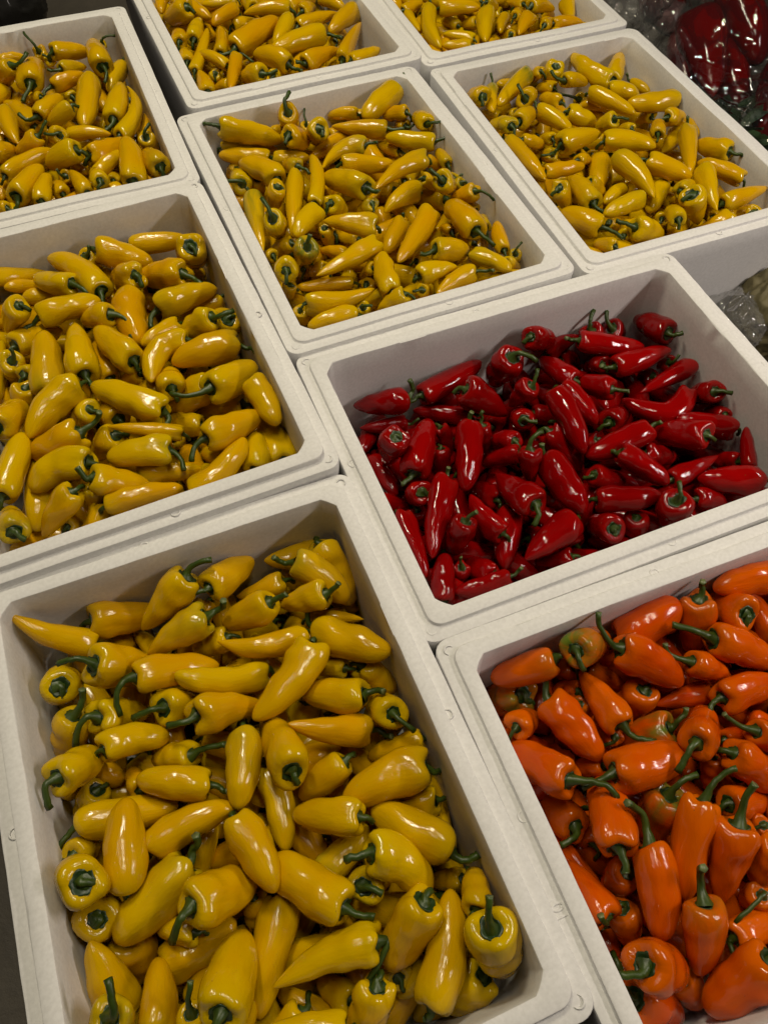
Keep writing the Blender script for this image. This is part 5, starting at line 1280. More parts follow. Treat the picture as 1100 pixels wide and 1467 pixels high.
('O', '661 -118 -102 628 -109 -81 589 -108 -69 19'),
('O', '569 1 -93 616 -16 -95 656 -7 -90 18'),
('O', '639 65 -93 606 37 -93 575 7 -80 18'),
('O', '586 142 -106 626 145 -88 653 144 -66 16'),
('O', '586 204 -99 624 211 -98 661 220 -92 16'),
('O', '629 -64 -109 660 -85 -87 686 -103 -54 19'),
('O', '679 -71 -75 666 -37 -92 658 -3 -101 16'),
('O', '628 24 -57 648 40 -75 658 65 -107 17'),
('O', '643 74 -106 669 100 -84 686 132 -63 19'),
('O', '624 165 -45 658 169 -85 681 175 -116 16'),
('O', '731 -144 -86 691 -139 -99 648 -151 -101 18'),
('O', '684 -76 -99 713 -44 -91 736 -12 -82 16'),
('O', '734 -4 -88 700 19 -90 668 43 -101 18'),
('O', '673 55 -106 692 77 -74 706 107 -56 19'),
('O', '735 195 -88 713 155 -75 700 110 -65 19'),
('O', '403 -122 -89 449 -133 -83 484 -147 -85 19'),
('O', '512 -121 -75 466 -106 -79 421 -100 -86 18'),
('O', '459 -6 -93 506 -15 -79 535 -19 -74 18'),
('O', '472 -1 -53 505 21 -74 534 41 -91 16'),
('O', '518 -77 -94 498 -113 -101 475 -139 -97 16'),
('O', '530 -31 -64 565 -54 -70 593 -65 -88 19'),
('O', '562 15 -113 534 9 -84 507 0 -56 15'),
('O', '616 -76 -99 581 -93 -83 542 -108 -65 20'),
('O', '543 -5 -81 582 -27 -74 621 -58 -76 16'),
('O', '539 108 -77 567 76 -79 584 40 -81 19'),
('O', '562 119 -81 596 122 -77 642 120 -79 17'),
('O', '587 -138 -89 629 -140 -81 673 -148 -84 18'),
('O', '656 -12 -72 637 -49 -75 617 -96 -82 19'),
('O', '665 28 -100 616 11 -83 581 -2 -64 16'),
('O', '595 125 -114 623 94 -90 646 68 -62 19'),
('O', '671 214 -69 634 201 -72 604 188 -76 19'),
('O', '651 -141 -46 678 -119 -82 695 -103 -120 18'),
('O', '676 8 -98 691 -29 -78 703 -68 -59 18'),
('O', '689 55 -65 666 15 -75 630 -5 -84 17'),
('O', '685 152 -72 660 132 -93 633 102 -106 20'),
('O', '601 166 -95 637 185 -96 669 196 -94 17'),
('O', '692 -72 -64 707 -99 -91 737 -125 -109 16'),
('O', '720 -23 -56 725 -63 -73 724 -97 -105 18'),
('O', '731 69 -51 714 52 -85 696 40 -116 20'),
('O', '688 128 -112 710 108 -86 740 83 -73 20'),
('O', '692 217 -67 691 184 -87 692 143 -100 18'),
('O', '289 -94 -105 258 -83 -129 224 -91 -141 17'),
('O', '242 -10 -125 232 34 -122 212 68 -104 19'),
('O', '285 124 -98 243 108 -108 213 100 -126 18'),
('O', '219 167 -103 249 148 -111 282 131 -124 19'),
('O', '313 -89 -89 301 -61 -119 288 -35 -146 19'),
('O', '280 58 -90 298 23 -100 305 -7 -124 19'),
('O', '272 164 -129 291 194 -115 312 230 -107 20'),
('O', '304 121 -103 334 82 -110 360 57 -119 18'),
('O', '371 -100 -124 358 -66 -106 355 -26 -94 20'),
('O', '354 223 -107 366 187 -115 384 148 -121 18'),
('O', '402 -131 -108 396 -86 -119 373 -41 -121 16'),
('O', '390 15 -103 376 57 -106 370 107 -110 18'),
('O', '389 189 -130 419 171 -114 448 144 -100 19'),
('O', '424 -72 -119 431 -110 -117 437 -150 -115 17'),
('O', '431 -15 -114 428 32 -102 422 71 -98 16'),
('O', '488 219 -107 467 170 -112 451 135 -111 17'),
('O', '469 -73 -112 462 -119 -113 452 -147 -110 19'),
('O', '403 -57 -114 443 -36 -115 480 -12 -108 16'),
('O', '450 27 -98 458 69 -99 451 100 -99 15'),
('O', '499 -146 -124 530 -106 -121 551 -77 -111 19'),
('O', '466 -50 -110 511 -27 -108 534 3 -104 20'),
('O', '472 102 -95 501 75 -115 538 47 -124 19'),
('O', '536 87 -98 508 114 -108 480 132 -120 19'),
('O', '488 -79 -109 532 -57 -120 578 -48 -125 19'),
('O', '571 11 -123 587 -31 -120 595 -72 -119 18'),
('O', '561 96 -107 554 55 -114 547 13 -122 18'),
('O', '559 -104 -121 594 -88 -121 635 -68 -124 19'),
('O', '606 -23 -128 625 10 -118 645 53 -103 17'),
('O', '581 108 -109 595 64 -114 615 20 -120 16'),
('O', '549 167 -97 568 136 -112 586 110 -128 18'),
('O', '554 223 -108 580 177 -113 616 154 -118 18'),
('O', '679 -124 -126 639 -137 -119 612 -142 -102 20'),
('O', '605 -36 -115 654 -43 -114 699 -41 -116 17'),
('O', '649 29 -130 637 59 -126 629 99 -110 17'),
('O', '707 92 -115 665 102 -116 619 108 -124 16'),
('O', '620 140 -129 644 183 -121 654 225 -116 15'),
('O', '636 -107 -122 679 -92 -115 723 -79 -105 16'),
('O', '735 -33 -108 688 -20 -118 649 -23 -112 18'),
('O', '646 -1 -117 682 18 -120 715 34 -124 20'),
('O', '646 155 -112 688 153 -118 738 152 -121 16'),
('O', '729 -146 -117 713 -113 -123 705 -79 -126 16'),
('O', '649 -76 -126 692 -63 -125 739 -56 -115 18'),
('O', '720 -7 -123 726 27 -114 729 66 -108 17'),
('O', '729 70 -103 726 107 -113 722 143 -115 15'),
('O', '684 215 -133 709 183 -117 741 157 -102 19'),
('O', '248 -46 -158 238 -76 -158 221 -115 -155 16'),
('O', '213 -24 -137 254 -23 -161 294 -8 -167 17'),
('O', '222 56 -152 237 22 -157 258 -6 -149 19'),
('O', '226 154 -164 236 129 -147 260 99 -123 19'),
('O', '221 178 -124 255 183 -146 302 169 -169 20'),
('O', '250 -139 -138 273 -108 -144 298 -81 -143 18'),
('O', '253 40 -135 287 -1 -144 308 -29 -143 16'),
('O', '268 30 -114 278 61 -127 290 98 -152 15'),
('O', '316 169 -153 280 145 -144 257 127 -136 18'),
('O', '257 221 -158 295 199 -146 329 169 -137 18'),
('O', '289 -126 -147 326 -91 -147 346 -53 -148 16'),
('O', '291 -27 -116 339 -31 -136 381 -31 -154 16'),
('O', '279 43 -145 312 37 -140 348 37 -125 17'),
('O', '300 98 -148 321 120 -131 347 155 -118 16'),
('O', '345 159 -121 332 200 -130 331 226 -153 17'),
('O', '375 -142 -154 366 -108 -149 348 -73 -139 17'),
('O', '398 11 -157 360 14 -140 312 16 -127 19'),
('O', '302 81 -136 338 60 -138 381 30 -134 17'),
('O', '395 159 -140 369 114 -138 342 83 -131 19'),
('O', '370 206 -149 358 160 -143 343 118 -133 18'),
('O', '380 -83 -155 409 -116 -140 432 -148 -135 16'),
('O', '388 -2 -125 395 -41 -136 422 -85 -151 20'),
('O', '451 -23 -148 414 6 -134 390 46 -126 18'),
('O', '387 51 -138 391 85 -133 404 124 -132 19'),
('O', '474 197 -130 426 200 -141 380 200 -145 16'),
('O', '430 -37 -148 442 -77 -144 452 -126 -142 20'),
('O', '417 47 -142 440 25 -140 481 -2 -139 18'),
('O', '457 96 -153 426 77 -138 404 48 -109 17'),
('O', '400 124 -154 443 111 -129 472 103 -115 16'),
('O', '401 142 -123 440 144 -131 479 156 -139 15'),
('O', '544 -89 -150 500 -83 -137 454 -82 -133 15'),
('O', '470 -72 -148 472 -33 -135 481 2 -127 16'),
('O', '430 62 -112 465 48 -138 502 41 -156 17'),
('O', '472 65 -139 478 110 -138 478 150 -130 18'),
('O', '414 165 -143 451 170 -146 500 165 -136 17'),
('O', '472 -145 -124 489 -113 -149 504 -75 -160 15'),
('O', '491 -28 -143 531 -14 -135 570 2 -137 16'),
('O', '474 7 -120 500 41 -133 509 76 -154 15'),
('O', '499 116 -135 525 86 -135 543 60 -127 15'),
('O', '534 142 -146 510 175 -141 474 212 -136 16'),
('O', '551 -62 -145 573 -92 -150 598 -121 -150 18'),
('O', '502 -60 -147 540 -38 -144 573 -24 -138 16'),
('O', '513 3 -136 533 40 -144 565 77 -140 19'),
('O', '572 95 -138 537 120 -129 508 136 -138 20'),
('O', '524 220 -148 543 182 -140 559 153 -137 18'),
('O', '604 -67 -153 614 -113 -141 642 -154 -141 15'),
('O', '629 -28 -140 601 -52 -143 568 -65 -132 16'),
('O', '577 -3 -147 602 38 -141 621 79 -129 18'),
('O', '575 49 -143 590 86 -146 603 128 -134 20'),
('O', '578 181 -141 581 144 -146 577 111 -141 20'),
('O', '637 -57 -139 639 -99 -146 652 -143 -146 19'),
('O', '668 -63 -156 653 -27 -141 633 11 -135 19'),
('O', '595 -16 -147 627 9 -153 662 39 -144 15'),
('O', '616 78 -150 641 101 -142 676 119 -158 18'),
('O', '617 221 -128 611 174 -138 615 136 -151 17'),
('O', '649 -131 -177 682 -141 -145 711 -145 -113 16'),
('O', '685 14 -149 689 -30 -146 706 -71 -149 18'),
('O', '650 83 -136 677 51 -141 691 20 -144 18'),
('O', '707 80 -149 686 119 -139 662 149 -132 20'),
('O', '692 164 -138 661 194 -141 635 222 -151 15'),
('O', '673 -91 -145 699 -120 -145 732 -138 -149 16'),
('O', '726 -6 -141 722 -44 -143 714 -89 -145 16'),
('O', '729 63 -138 715 22 -145 706 -15 -144 16'),
('O', '727 146 -144 726 106 -140 734 70 -131 17'),
('O', '692 143 -144 720 171 -143 738 209 -142 17'),
('O', '284 -74 -169 259 -95 -171 239 -127 -174 20'),
('O', '323 4 -166 279 12 -173 238 14 -180 17'),
('O', '248 42 -178 245 84 -166 247 115 -158 17'),
('O', '294 108 -169 259 120 -172 211 124 -181 16'),
('O', '238 163 -180 229 193 -166 218 232 -157 16'),
('O', '263 -140 -170 291 -109 -170 320 -83 -169 16'),
('O', '305 -13 -178 300 -50 -163 301 -79 -153 18'),
('O', '266 59 -172 302 39 -174 329 22 -179 17'),
('O', '325 130 -167 295 139 -173 255 154 -176 16'),
('O', '371 207 -170 318 214 -173 275 213 -177 18'),
('O', '361 -117 -173 337 -89 -173 316 -46 -171 15'),
('O', '357 19 -173 341 -20 -167 319 -56 -157 19'),
('O', '323 79 -171 333 38 -162 339 8 -152 15'),
('O', '379 96 -165 341 103 -166 299 115 -160 17'),
('O', '358 122 -174 337 163 -167 314 204 -158 20'),
('O', '341 -59 -174 373 -40 -170 404 -22 -159 16'),
('O', '341 79 -161 374 55 -160 413 27 -168 15'),
('O', '414 49 -166 403 90 -161 382 138 -165 17'),
('O', '404 219 -168 384 191 -172 357 163 -180 18'),
('O', '421 -61 -166 402 -94 -174 376 -142 -173 17'),
('O', '445 161 -177 410 157 -169 370 154 -160 16'),
('O', '415 -144 -159 435 -99 -172 447 -60 -176 18'),
('O', '456 -45 -170 435 -3 -171 417 37 -161 18'),
('O', '433 64 -173 451 30 -168 462 -4 -165 17'),
('O', '478 144 -154 442 130 -166 404 102 -179 18'),
('O', '469 213 -168 434 200 -171 403 173 -170 19'),
('O', '469 -59 -170 470 -109 -169 475 -148 -176 18'),
('O', '503 -71 -172 483 -41 -165 461 -14 -159 17'),
('O', '481 62 -176 485 15 -167 490 -25 -152 18'),
('O', '475 91 -173 503 126 -164 528 161 -168 18'),
('O', '507 220 -153 480 191 -165 459 167 -168 15'),
('O', '555 -100 -171 524 -127 -159 483 -144 -153 20'),
('O', '550 -86 -175 533 -51 -171 504 -15 -173 16'),
('O', '546 -29 -163 536 12 -173 542 57 -169 19'),
('O', '493 66 -168 524 100 -167 554 134 -161 17'),
('O', '486 149 -168 515 187 -172 537 223 -171 19'),
('O', '554 -134 -175 595 -134 -168 640 -122 -160 18'),
('O', '585 -81 -176 577 -40 -164 553 6 -155 19'),
('O', '565 69 -175 572 29 -170 583 -18 -169 17'),
('O', '530 66 -162 554 88 -165 580 124 -164 16'),
('O', '586 216 -153 559 190 -166 523 166 -185 19'),
('O', '623 -47 -171 622 -90 -172 626 -119 -175 19'),
('O', '602 -33 -172 639 -16 -168 674 6 -161 18'),
('O', '650 72 -161 624 42 -165 596 17 -171 20'),
('O', '618 92 -174 608 118 -167 600 163 -159 19'),
('O', '582 171 -175 615 192 -167 653 220 -161 20'),
('O', '677 -60 -177 655 -94 -171 637 -131 -173 16'),
('O', '709 39 -166 669 24 -171 629 22 -171 20'),
('O', '722 144 -166 682 129 -172 635 117 -171 19'),
('O', '672 147 -152 634 154 -166 597 158 -182 20'),
('O', '677 -33 -177 708 -66 -168 734 -93 -157 17'),
('O', '642 104 -169 671 82 -171 703 60 -156 18'),
('O', '722 208 -157 679 205 -166 637 211 -185 19'),
('O', '724 -149 -177 708 -105 -168 680 -74 -166 18'),
('O', '685 2 -177 708 -26 -171 735 -61 -163 16'),
('O', '720 -12 -160 724 20 -173 724 59 -181 16'),
('O', '715 49 -164 723 98 -171 728 133 -178 20'),
('O', '663 170 -164 709 171 -173 738 150 -171 18'),
('R', '277 316 -115 254 355 -105 234 401 -112 19'),
('R', '582 392 -103 593 353 -107 593 313 -109 20'),
('R', '731 309 -105 701 334 -107 668 358 -119 16'),
('R', '257 311 -132 242 347 -136 234 382 -135 16'),
('R', '223 490 -126 223 462 -129 212 418 -133 19'),
('R', '213 513 -103 243 514 -135 269 503 -165 17'),
('R', '216 639 -149 238 603 -145 267 559 -146 16'),
('R', '285 674 -147 255 649 -134 225 611 -123 17'),
('R', '316 313 -104 290 331 -138 278 346 -173 16'),
('R', '229 431 -112 269 442 -137 293 452 -161 19'),
('R', '293 518 -139 299 477 -139 301 434 -129 19'),
('R', '284 549 -137 276 593 -131 265 638 -137 19'),
('R', '257 358 -128 311 368 -141 345 386 -146 18'),
('R', '277 423 -122 320 406 -133 368 394 -139 19'),
('R', '353 584 -142 323 562 -137 291 532 -122 20'),
('R', '362 622 -147 316 623 -133 282 638 -130 16'),
('R', '341 385 -122 372 348 -143 391 321 -151 16'),
('R', '397 658 -119 358 654 -125 316 641 -140 20'),
('R', '374 320 -114 408 322 -133 439 317 -157 19'),
('R', '416 545 -150 406 584 -132 400 608 -114 18'),
('R', '370 587 -130 384 619 -138 407 655 -134 19'),
('R', '412 356 -132 448 343 -135 483 322 -128 18'),
('R', '444 366 -128 431 415 -128 408 446 -132 17'),
('R', '466 401 -148 485 422 -133 513 449 -116 18'),
('R', '466 519 -124 476 560 -134 495 611 -142 16'),
('R', '426 589 -128 460 615 -139 496 635 -141 15'),
('R', '511 309 -124 498 346 -130 469 374 -144 17'),
('R', '513 550 -113 511 513 -128 513 462 -141 19'),
('R', '490 585 -120 526 565 -128 547 536 -130 16'),
('R', '511 673 -133 510 644 -130 512 598 -135 15'),
('R', '563 351 -125 534 378 -129 506 402 -135 16'),
('R', '547 578 -107 537 612 -129 532 648 -147 19'),
('R', '616 314 -142 590 349 -140 568 379 -131 19'),
('R', '571 582 -116 581 542 -126 583 500 -142 16'),
('R', '606 597 -130 574 633 -128 533 659 -132 20'),
('R', '614 378 -133 634 341 -135 648 305 -142 17'),
('R', '647 599 -136 619 572 -132 598 546 -135 18'),
('R', '671 426 -130 668 391 -137 666 352 -137 18'),
('R', '651 532 -128 666 577 -129 669 626 -134 17'),
('R', '717 322 -141 703 360 -135 688 389 -126 19'),
('R', '664 473 -127 695 442 -133 733 425 -138 19'),
('R', '730 517 -151 700 547 -126 679 572 -112 17'),
('R', '243 313 -155 222 346 -168 219 389 -184 17'),
('R', '222 467 -168 235 434 -156 238 398 -148 20'),
('R', '270 462 -183 242 488 -158 209 508 -148 18'),
('R', '250 610 -172 269 575 -164 282 549 -154 17'),
('R', '283 673 -172 247 657 -164 208 646 -155 16'),
('R', '234 364 -163 275 375 -161 318 390 -165 17'),
('R', '225 400 -182 261 401 -166 300 410 -146 17'),
('R', '314 522 -167 275 531 -165 236 523 -166 19'),
('R', '282 586 -185 308 562 -174 323 533 -145 19'),
('R', '327 613 -165 283 618 -165 236 629 -155 18'),
('R', '348 321 -192 303 323 -177 266 311 -151 20'),
('R', '294 428 -166 322 410 -163 354 383 -166 18'),
('R', '327 460 -160 331 505 -157 348 550 -152 19'),
('R', '373 607 -161 339 596 -164 306 579 -162 15'),
('R', '302 668 -148 327 645 -169 354 610 -175 15'),
('R', '366 312 -160 343 352 -167 323 388 -164 19'),
('R', '397 426 -161 355 433 -161 317 450 -163 19'),
('R', '378 466 -170 362 500 -150 350 526 -139 16'),
('R', '411 597 -159 376 581 -161 340 568 -165 16'),
('R', '407 671 -151 368 667 -153 327 672 -166 15'),
('R', '416 387 -145 399 350 -165 378 306 -174 17'),
('R', '463 458 -187 427 453 -160 384 430 -138 19'),
('R', '382 488 -132 404 521 -154 437 554 -175 16'),
('R', '350 540 -134 383 552 -155 413 565 -181 16'),
('R', '352 647 -164 389 625 -170 429 601 -172 19'),
('R', '453 382 -162 433 356 -166 411 321 -166 16'),
('R', '394 409 -146 438 409 -159 476 417 -169 16'),
('R', '390 467 -147 428 492 -160 468 505 -167 19'),
('R', '447 525 -147 442 566 -154 426 618 -160 19'),
('R', '478 661 -159 442 663 -166 398 658 -165 20'),
('R', '502 316 -148 462 327 -161 432 331 -164 15'),
('R', '474 476 -166 488 435 -163 497 397 -160 17'),
('R', '425 464 -132 471 489 -148 497 501 -170 18'),
('R', '470 609 -158 471 570 -162 483 528 -167 17'),
('R', '427 632 -140 454 625 -170 481 606 -186 19'),
('R', '545 352 -157 515 331 -169 481 308 -176 16'),
('R', '542 423 -163 518 439 -150 479 464 -137 18'),
('R', '490 559 -147 507 515 -158 523 487 -158 16'),
('R', '569 598 -159 525 588 -151 489 570 -151 16'),
('R', '494 584 -171 497 630 -165 495 673 -142 19'),
('R', '573 378 -160 536 377 -159 496 379 -168 18'),
('R', '505 474 -163 550 458 -151 584 423 -146 18'),
('R', '604 545 -153 569 524 -159 527 510 -167 17'),
('R', '519 576 -177 537 548 -157 564 511 -128 18'),
('R', '583 665 -166 547 630 -165 513 601 -161 20'),
('R', '576 350 -177 604 380 -157 628 413 -140 17'),
('R', '611 412 -144 565 408 -160 527 393 -171 15'),
('R', '548 490 -151 593 482 -166 630 455 -162 16'),
('R', '561 550 -164 592 578 -154 630 608 -155 19'),
('R', '580 598 -157 596 637 -165 616 672 -168 16'),
('R', '638 314 -171 634 355 -166 626 405 -168 19'),
('R', '584 463 -168 604 436 -157 647 423 -162 16'),
('R', '648 439 -146 633 471 -146 616 509 -165 18'),
('R', '649 563 -149 624 534 -158 590 495 -165 17'),
('R', '630 672 -162 636 635 -167 636 592 -158 18'),
('R', '687 381 -164 672 345 -157 652 310 -161 17'),
('R', '651 383 -164 660 427 -167 657 474 -167 18'),
('R', '691 518 -142 665 497 -158 636 470 -171 19'),
('R', '707 585 -166 661 584 -162 616 577 -161 19'),
('R', '654 662 -160 691 628 -164 718 592 -161 17'),
('R', '685 308 -156 703 341 -169 735 367 -181 15'),
('R', '725 369 -161 700 405 -168 677 442 -163 19'),
('R', '694 443 -161 700 478 -160 708 533 -156 16'),
('R', '726 545 -161 686 554 -161 653 547 -166 17'),
('R', '704 671 -140 717 644 -156 732 616 -178 19'),
('R', '284 339 -186 246 348 -193 214 357 -197 20'),
('R', '222 515 -182 228 472 -194 214 427 -191 19'),
('R', '212 531 -172 251 532 -191 283 512 -203 16'),
('R', '214 611 -197 265 633 -187 287 654 -186 20'),
('R', '294 674 -199 249 657 -193 208 642 -177 15'),
('R', '310 361 -191 276 374 -189 250 405 -197 15'),
('R', '238 436 -187 277 431 -190 325 422 -195 19'),
('R', '341 509 -194 291 502 -189 247 495 -184 20'),
('R', '246 575 -192 277 551 -193 312 527 -195 18'),
('R', '309 675 -190 311 635 -194 321 604 -191 19'),
('R', '281 404 -185 319 385 -189 355 353 -205 18'),
('R', '294 480 -181 311 452 -181 325 416 -183 15'),
('R', '364 520 -174 337 538 -186 300 554 -202 18'),
('R', '393 605 -199 356 583 -187 320 562 -192 19'),
('R', '373 674 -190 348 642 -195 333 609 -195 17'),
('R', '380 315 -195 370 361 -191 352 392 -185 19'),
('R', '333 409 -189 365 414 -187 420 414 -192 17'),
('R', '391 478 -201 352 463 -187 326 449 -173 16'),
('R', '408 399 -189 404 365 -192 420 326 -199 19'),
('R', '419 454 -184 383 443 -190 344 440 -191 16'),
('R', '357 487 -182 393 517 -184 434 543 -179 16'),
('R', '355 555 -175 399 551 -192 430 543 -191 16'),
('R', '386 676 -180 410 635 -193 420 592 -203 17'),
('R', '482 317 -190 453 338 -190 423 373 -191 17'),
('R', '441 454 -202 430 412 -185 439 379 -180 16'),
('R', '394 472 -181 420 505 -190 436 540 -192 16'),
('R', '391 575 -192 439 586 -186 479 596 -182 17'),
('R', '429 674 -196 439 634 -193 443 603 -197 15'),
('R', '510 339 -186 467 365 -191 442 378 -183 17'),
('R', '453 437 -190 490 411 -186 532 391 -187 16'),
('R', '444 528 -194 480 496 -183 510 461 -176 16'),
('R', '483 589 -198 458 555 -190 429 522 -167 16'),
('R', '524 650 -192 477 650 -193 450 668 -193 19'),
('R', '553 356 -194 518 371 -190 485 386 -188 19'),
('R', '491 463 -191 515 432 -189 541 409 -176 20'),
('R', '544 540 -189 518 513 -186 508 477 -191 19'),
('R', '500 551 -196 510 591 -194 531 632 -197 18'),
('R', '580 665 -202 543 665 -185 491 670 -169 17'),
('R', '605 348 -189 577 324 -194 540 314 -193 18'),
('R', '522 483 -202 550 445 -181 578 413 -177 18'),
('R', '545 508 -191 567 479 -190 581 447 -181 20'),
('R', '600 556 -192 561 559 -193 515 558 -191 17'),
('R', '554 580 -180 549 610 -192 547 651 -203 20'),
('R', '537 396 -190 583 385 -190 622 366 -196 20'),
('R', '640 427 -180 600 420 -191 553 418 -198 20'),
('R', '603 457 -194 608 496 -192 604 532 -184 18'),
('R', '573 611 -195 596 647 -194 614 677 -198 18'),
('R', '648 321 -194 679 353 -190 709 389 -189 20'),
('R', '628 480 -185 654 443 -195 666 403 -199 17'),
('R', '651 489 -192 643 525 -185 633 572 -179 19'),
('R', '640 614 -187 621 584 -184 604 546 -181 15'),
('R', '603 600 -194 631 647 -195 650 676 -194 16'),
('R', '621 387 -190 658 390 -194 702 388 -198 18'),
('R', '696 420 -198 682 455 -188 667 494 -183 19'),
('R', '665 551 -196 683 503 -194 700 474 -190 16'),
('R', '699 562 -186 662 571 -193 623 569 -196 19'),
('R', '667 672 -192 668 634 -194 675 586 -190 18'),
('R', '729 342 -198 699 326 -194 668 307 -195 16'),
('R', '719 453 -197 722 413 -190 725 382 -192 15'),
('R', '717 462 -202 721 499 -177 729 539 -168 17'),
('R', '703 511 -191 718 553 -193 727 604 -191 19'),
('R', '726 672 -182 705 632 -193 686 599 -189 20'),
('C', '498 764 -51 470 795 -55 444 834 -52 18'),
('C', '348 765 -53 386 778 -56 424 796 -50 17'),
('C', '574 768 -49 539 785 -46 505 794 -50 18'),
('C', '210 835 -86 229 801 -79 248 751 -67 18'),
('C', '228 906 -89 239 863 -71 250 831 -61 17'),
('C', '207 911 -81 230 936 -82 253 975 -77 16'),
('C', '254 992 -71 234 1030 -76 198 1062 -82 18'),
('C', '286 1112 -76 245 1106 -75 195 1111 -69 16'),
('C', '281 1139 -87 235 1141 -74 198 1150 -59 18'),
('C', '285 1241 -77 251 1229 -79 213 1209 -90 15'),
('C', '253 830 -75 265 792 -84 255 757 -94 20'),
('C', '273 952 -58 296 982 -70 314 1018 -82 16'),
('C', '285 1032 -76 252 1058 -75 214 1091 -78 20'),
('C', '291 780 -73 307 817 -89 312 862 -88 19'),
('C', '298 856 -73 315 891 -74 330 933 -78 17'),
('C', '333 1002 -62 312 1034 -65 294 1062 -77 18'),
('C', '287 1273 -74 309 1239 -76 324 1208 -70 16'),
('C', '315 780 -67 344 780 -77 392 797 -82 15'),
('C', '325 967 -71 346 935 -71 366 908 -67 17'),
('C', '367 975 -62 353 1003 -73 350 1044 -72 15'),
('C', '338 1080 -69 357 1112 -69 371 1159 -74 16'),
('C', '441 856 -91 404 842 -74 374 823 -61 15'),
('C', '339 802 -77 366 846 -71 386 881 -58 18'),
('C', '422 868 -71 390 904 -79 365 943 -81 18'),
('C', '362 1057 -84 405 1062 -67 443 1068 -50 20'),
('C', '418 1228 -74 382 1256 -69 342 1287 -73 16'),
('C', '415 824 -88 421 792 -78 441 758 -71 19'),
('C', '492 933 -65 451 923 -61 415 917 -64 18'),
('C', '379 943 -66 423 936 -77 469 945 -77 15'),
('C', '391 985 -78 432 991 -69 464 1004 -70 17'),
('C', '429 1106 -50 397 1097 -68 354 1089 -90 20'),
('C', '449 765 -88 465 803 -85 487 845 -78 19'),
('C', '463 1058 -71 478 1013 -76 488 979 -81 18'),
('C', '470 1068 -60 443 1105 -78 416 1137 -80 19'),
('C', '466 1193 -57 473 1144 -71 494 1103 -83 20'),
('C', '416 1252 -60 455 1269 -71 492 1285 -98 18'),
('C', '493 780 -77 501 821 -81 504 859 -82 16'),
('C', '496 1090 -63 526 1120 -74 550 1146 -90 15'),
('C', '509 1131 -86 513 1177 -69 518 1219 -65 18'),
('C', '456 1250 -83 498 1231 -78 546 1229 -79 16'),
('C', '569 766 -86 546 801 -84 517 838 -79 20'),
('C', '554 1039 -79 532 1064 -85 489 1093 -81 20'),
('C', '488 1269 -74 529 1253 -80 574 1233 -81 18'),
('C', '253 778 -111 237 820 -110 224 860 -105 18'),
('C', '273 922 -108 238 889 -109 202 856 -102 16'),
('C', '210 1002 -121 228 955 -110 246 918 -107 19'),
('C', '283 1040 -104 238 1039 -107 200 1039 -95 17'),
('C', '255 1115 -109 227 1080 -103 202 1055 -109 19'),
('C', '206 1139 -92 249 1148 -112 292 1154 -119 17'),
('C', '224 1252 -108 213 1204 -110 212 1158 -101 19'),
('C', '299 809 -118 268 831 -104 227 856 -90 16'),
('C', '260 856 -88 277 885 -96 293 915 -110 20'),
('C', '245 969 -99 278 987 -96 317 1002 -102 18'),
('C', '216 1001 -93 253 1009 -108 287 1015 -121 17'),
('C', '278 1057 -94 277 1099 -103 276 1136 -110 17'),
('C', '228 1162 -85 248 1191 -109 281 1219 -132 16'),
('C', '296 1178 -99 274 1217 -101 248 1256 -115 18'),
('C', '308 776 -123 328 810 -115 358 852 -111 19'),
('C', '356 885 -115 320 905 -104 293 924 -93 17'),
('C', '281 922 -84 299 961 -92 332 995 -111 17'),
('C', '282 1015 -102 313 1038 -94 343 1072 -93 17'),
('C', '312 1121 -80 306 1086 -91 308 1052 -104 17'),
('C', '299 1116 -106 307 1151 -104 322 1201 -100 17'),
('C', '318 1263 -102 312 1223 -109 307 1189 -109 18'),
('C', '388 808 -108 355 783 -112 317 759 -112 19'),
('C', '329 860 -96 372 866 -97 421 872 -98 19'),
('C', '367 963 -121 354 925 -103 342 898 -81 15'),
('C', '373 995 -111 357 1028 -99 347 1062 -97 20'),
('C', '347 1048 -127 340 1088 -105 326 1123 -84 17'),
('C', '326 1199 -80 350 1164 -99 378 1126 -113 17'),
('C', '327 1222 -88 366 1208 -103 407 1200 -118 18'),
('C', '435 837 -118 392 838 -105 349 826 -97 20'),
('C', '367 867 -126 385 908 -109 406 944 -89 15'),
('C', '333 980 -107 381 966 -92 422 945 -99 19'),
('C', '403 1048 -94 399 1009 -100 404 970 -104 18'),
('C', '362 1071 -102 404 1092 -104 443 1109 -98 18'),
('C', '420 1206 -101 392 1174 -93 370 1140 -93 17'),
('C', '341 1273 -101 364 1242 -107 395 1223 -122 18'),
('C', '400 799 -115 449 810 -115 493 812 -107 19'),
('C', '411 927 -113 428 894 -103 447 859 -97 17'),
('C', '458 930 -113 439 959 -99 420 988 -92 20'),
('C', '437 1054 -80 432 1016 -98 430 983 -113 18'),
('C', '390 1057 -123 431 1066 -105 476 1075 -84 17'),
('C', '389 1111 -93 410 1148 -99 435 1175 -106 20'),
('C', '385 1257 -100 409 1233 -108 435 1200 -112 15'),
('C', '531 774 -94 490 776 -108 449 779 -117 20'),
('C', '463 837 -97 467 881 -106 474 924 -103 17'),
('C', '500 957 -95 464 977 -92 432 995 -90 16'),
('C', '487 1079 -111 469 1045 -104 450 993 -101 18'),
('C', '456 1085 -105 464 1126 -101 473 1167 -96 16'),
('C', '512 1211 -88 476 1186 -92 438 1163 -107 17'),
('C', '430 1252 -108 463 1258 -106 504 1260 -107 18'),
('C', '561 872 -104 528 844 -103 504 811 -106 20'),
('C', '488 836 -111 509 876 -97 535 899 -88 18'),
('C', '532 924 -99 516 955 -108 503 989 -111 17'),
('C', '487 1011 -98 519 1033 -108 550 1055 -107 18'),
('C', '558 1126 -104 510 1105 -101 470 1090 -95 18'),
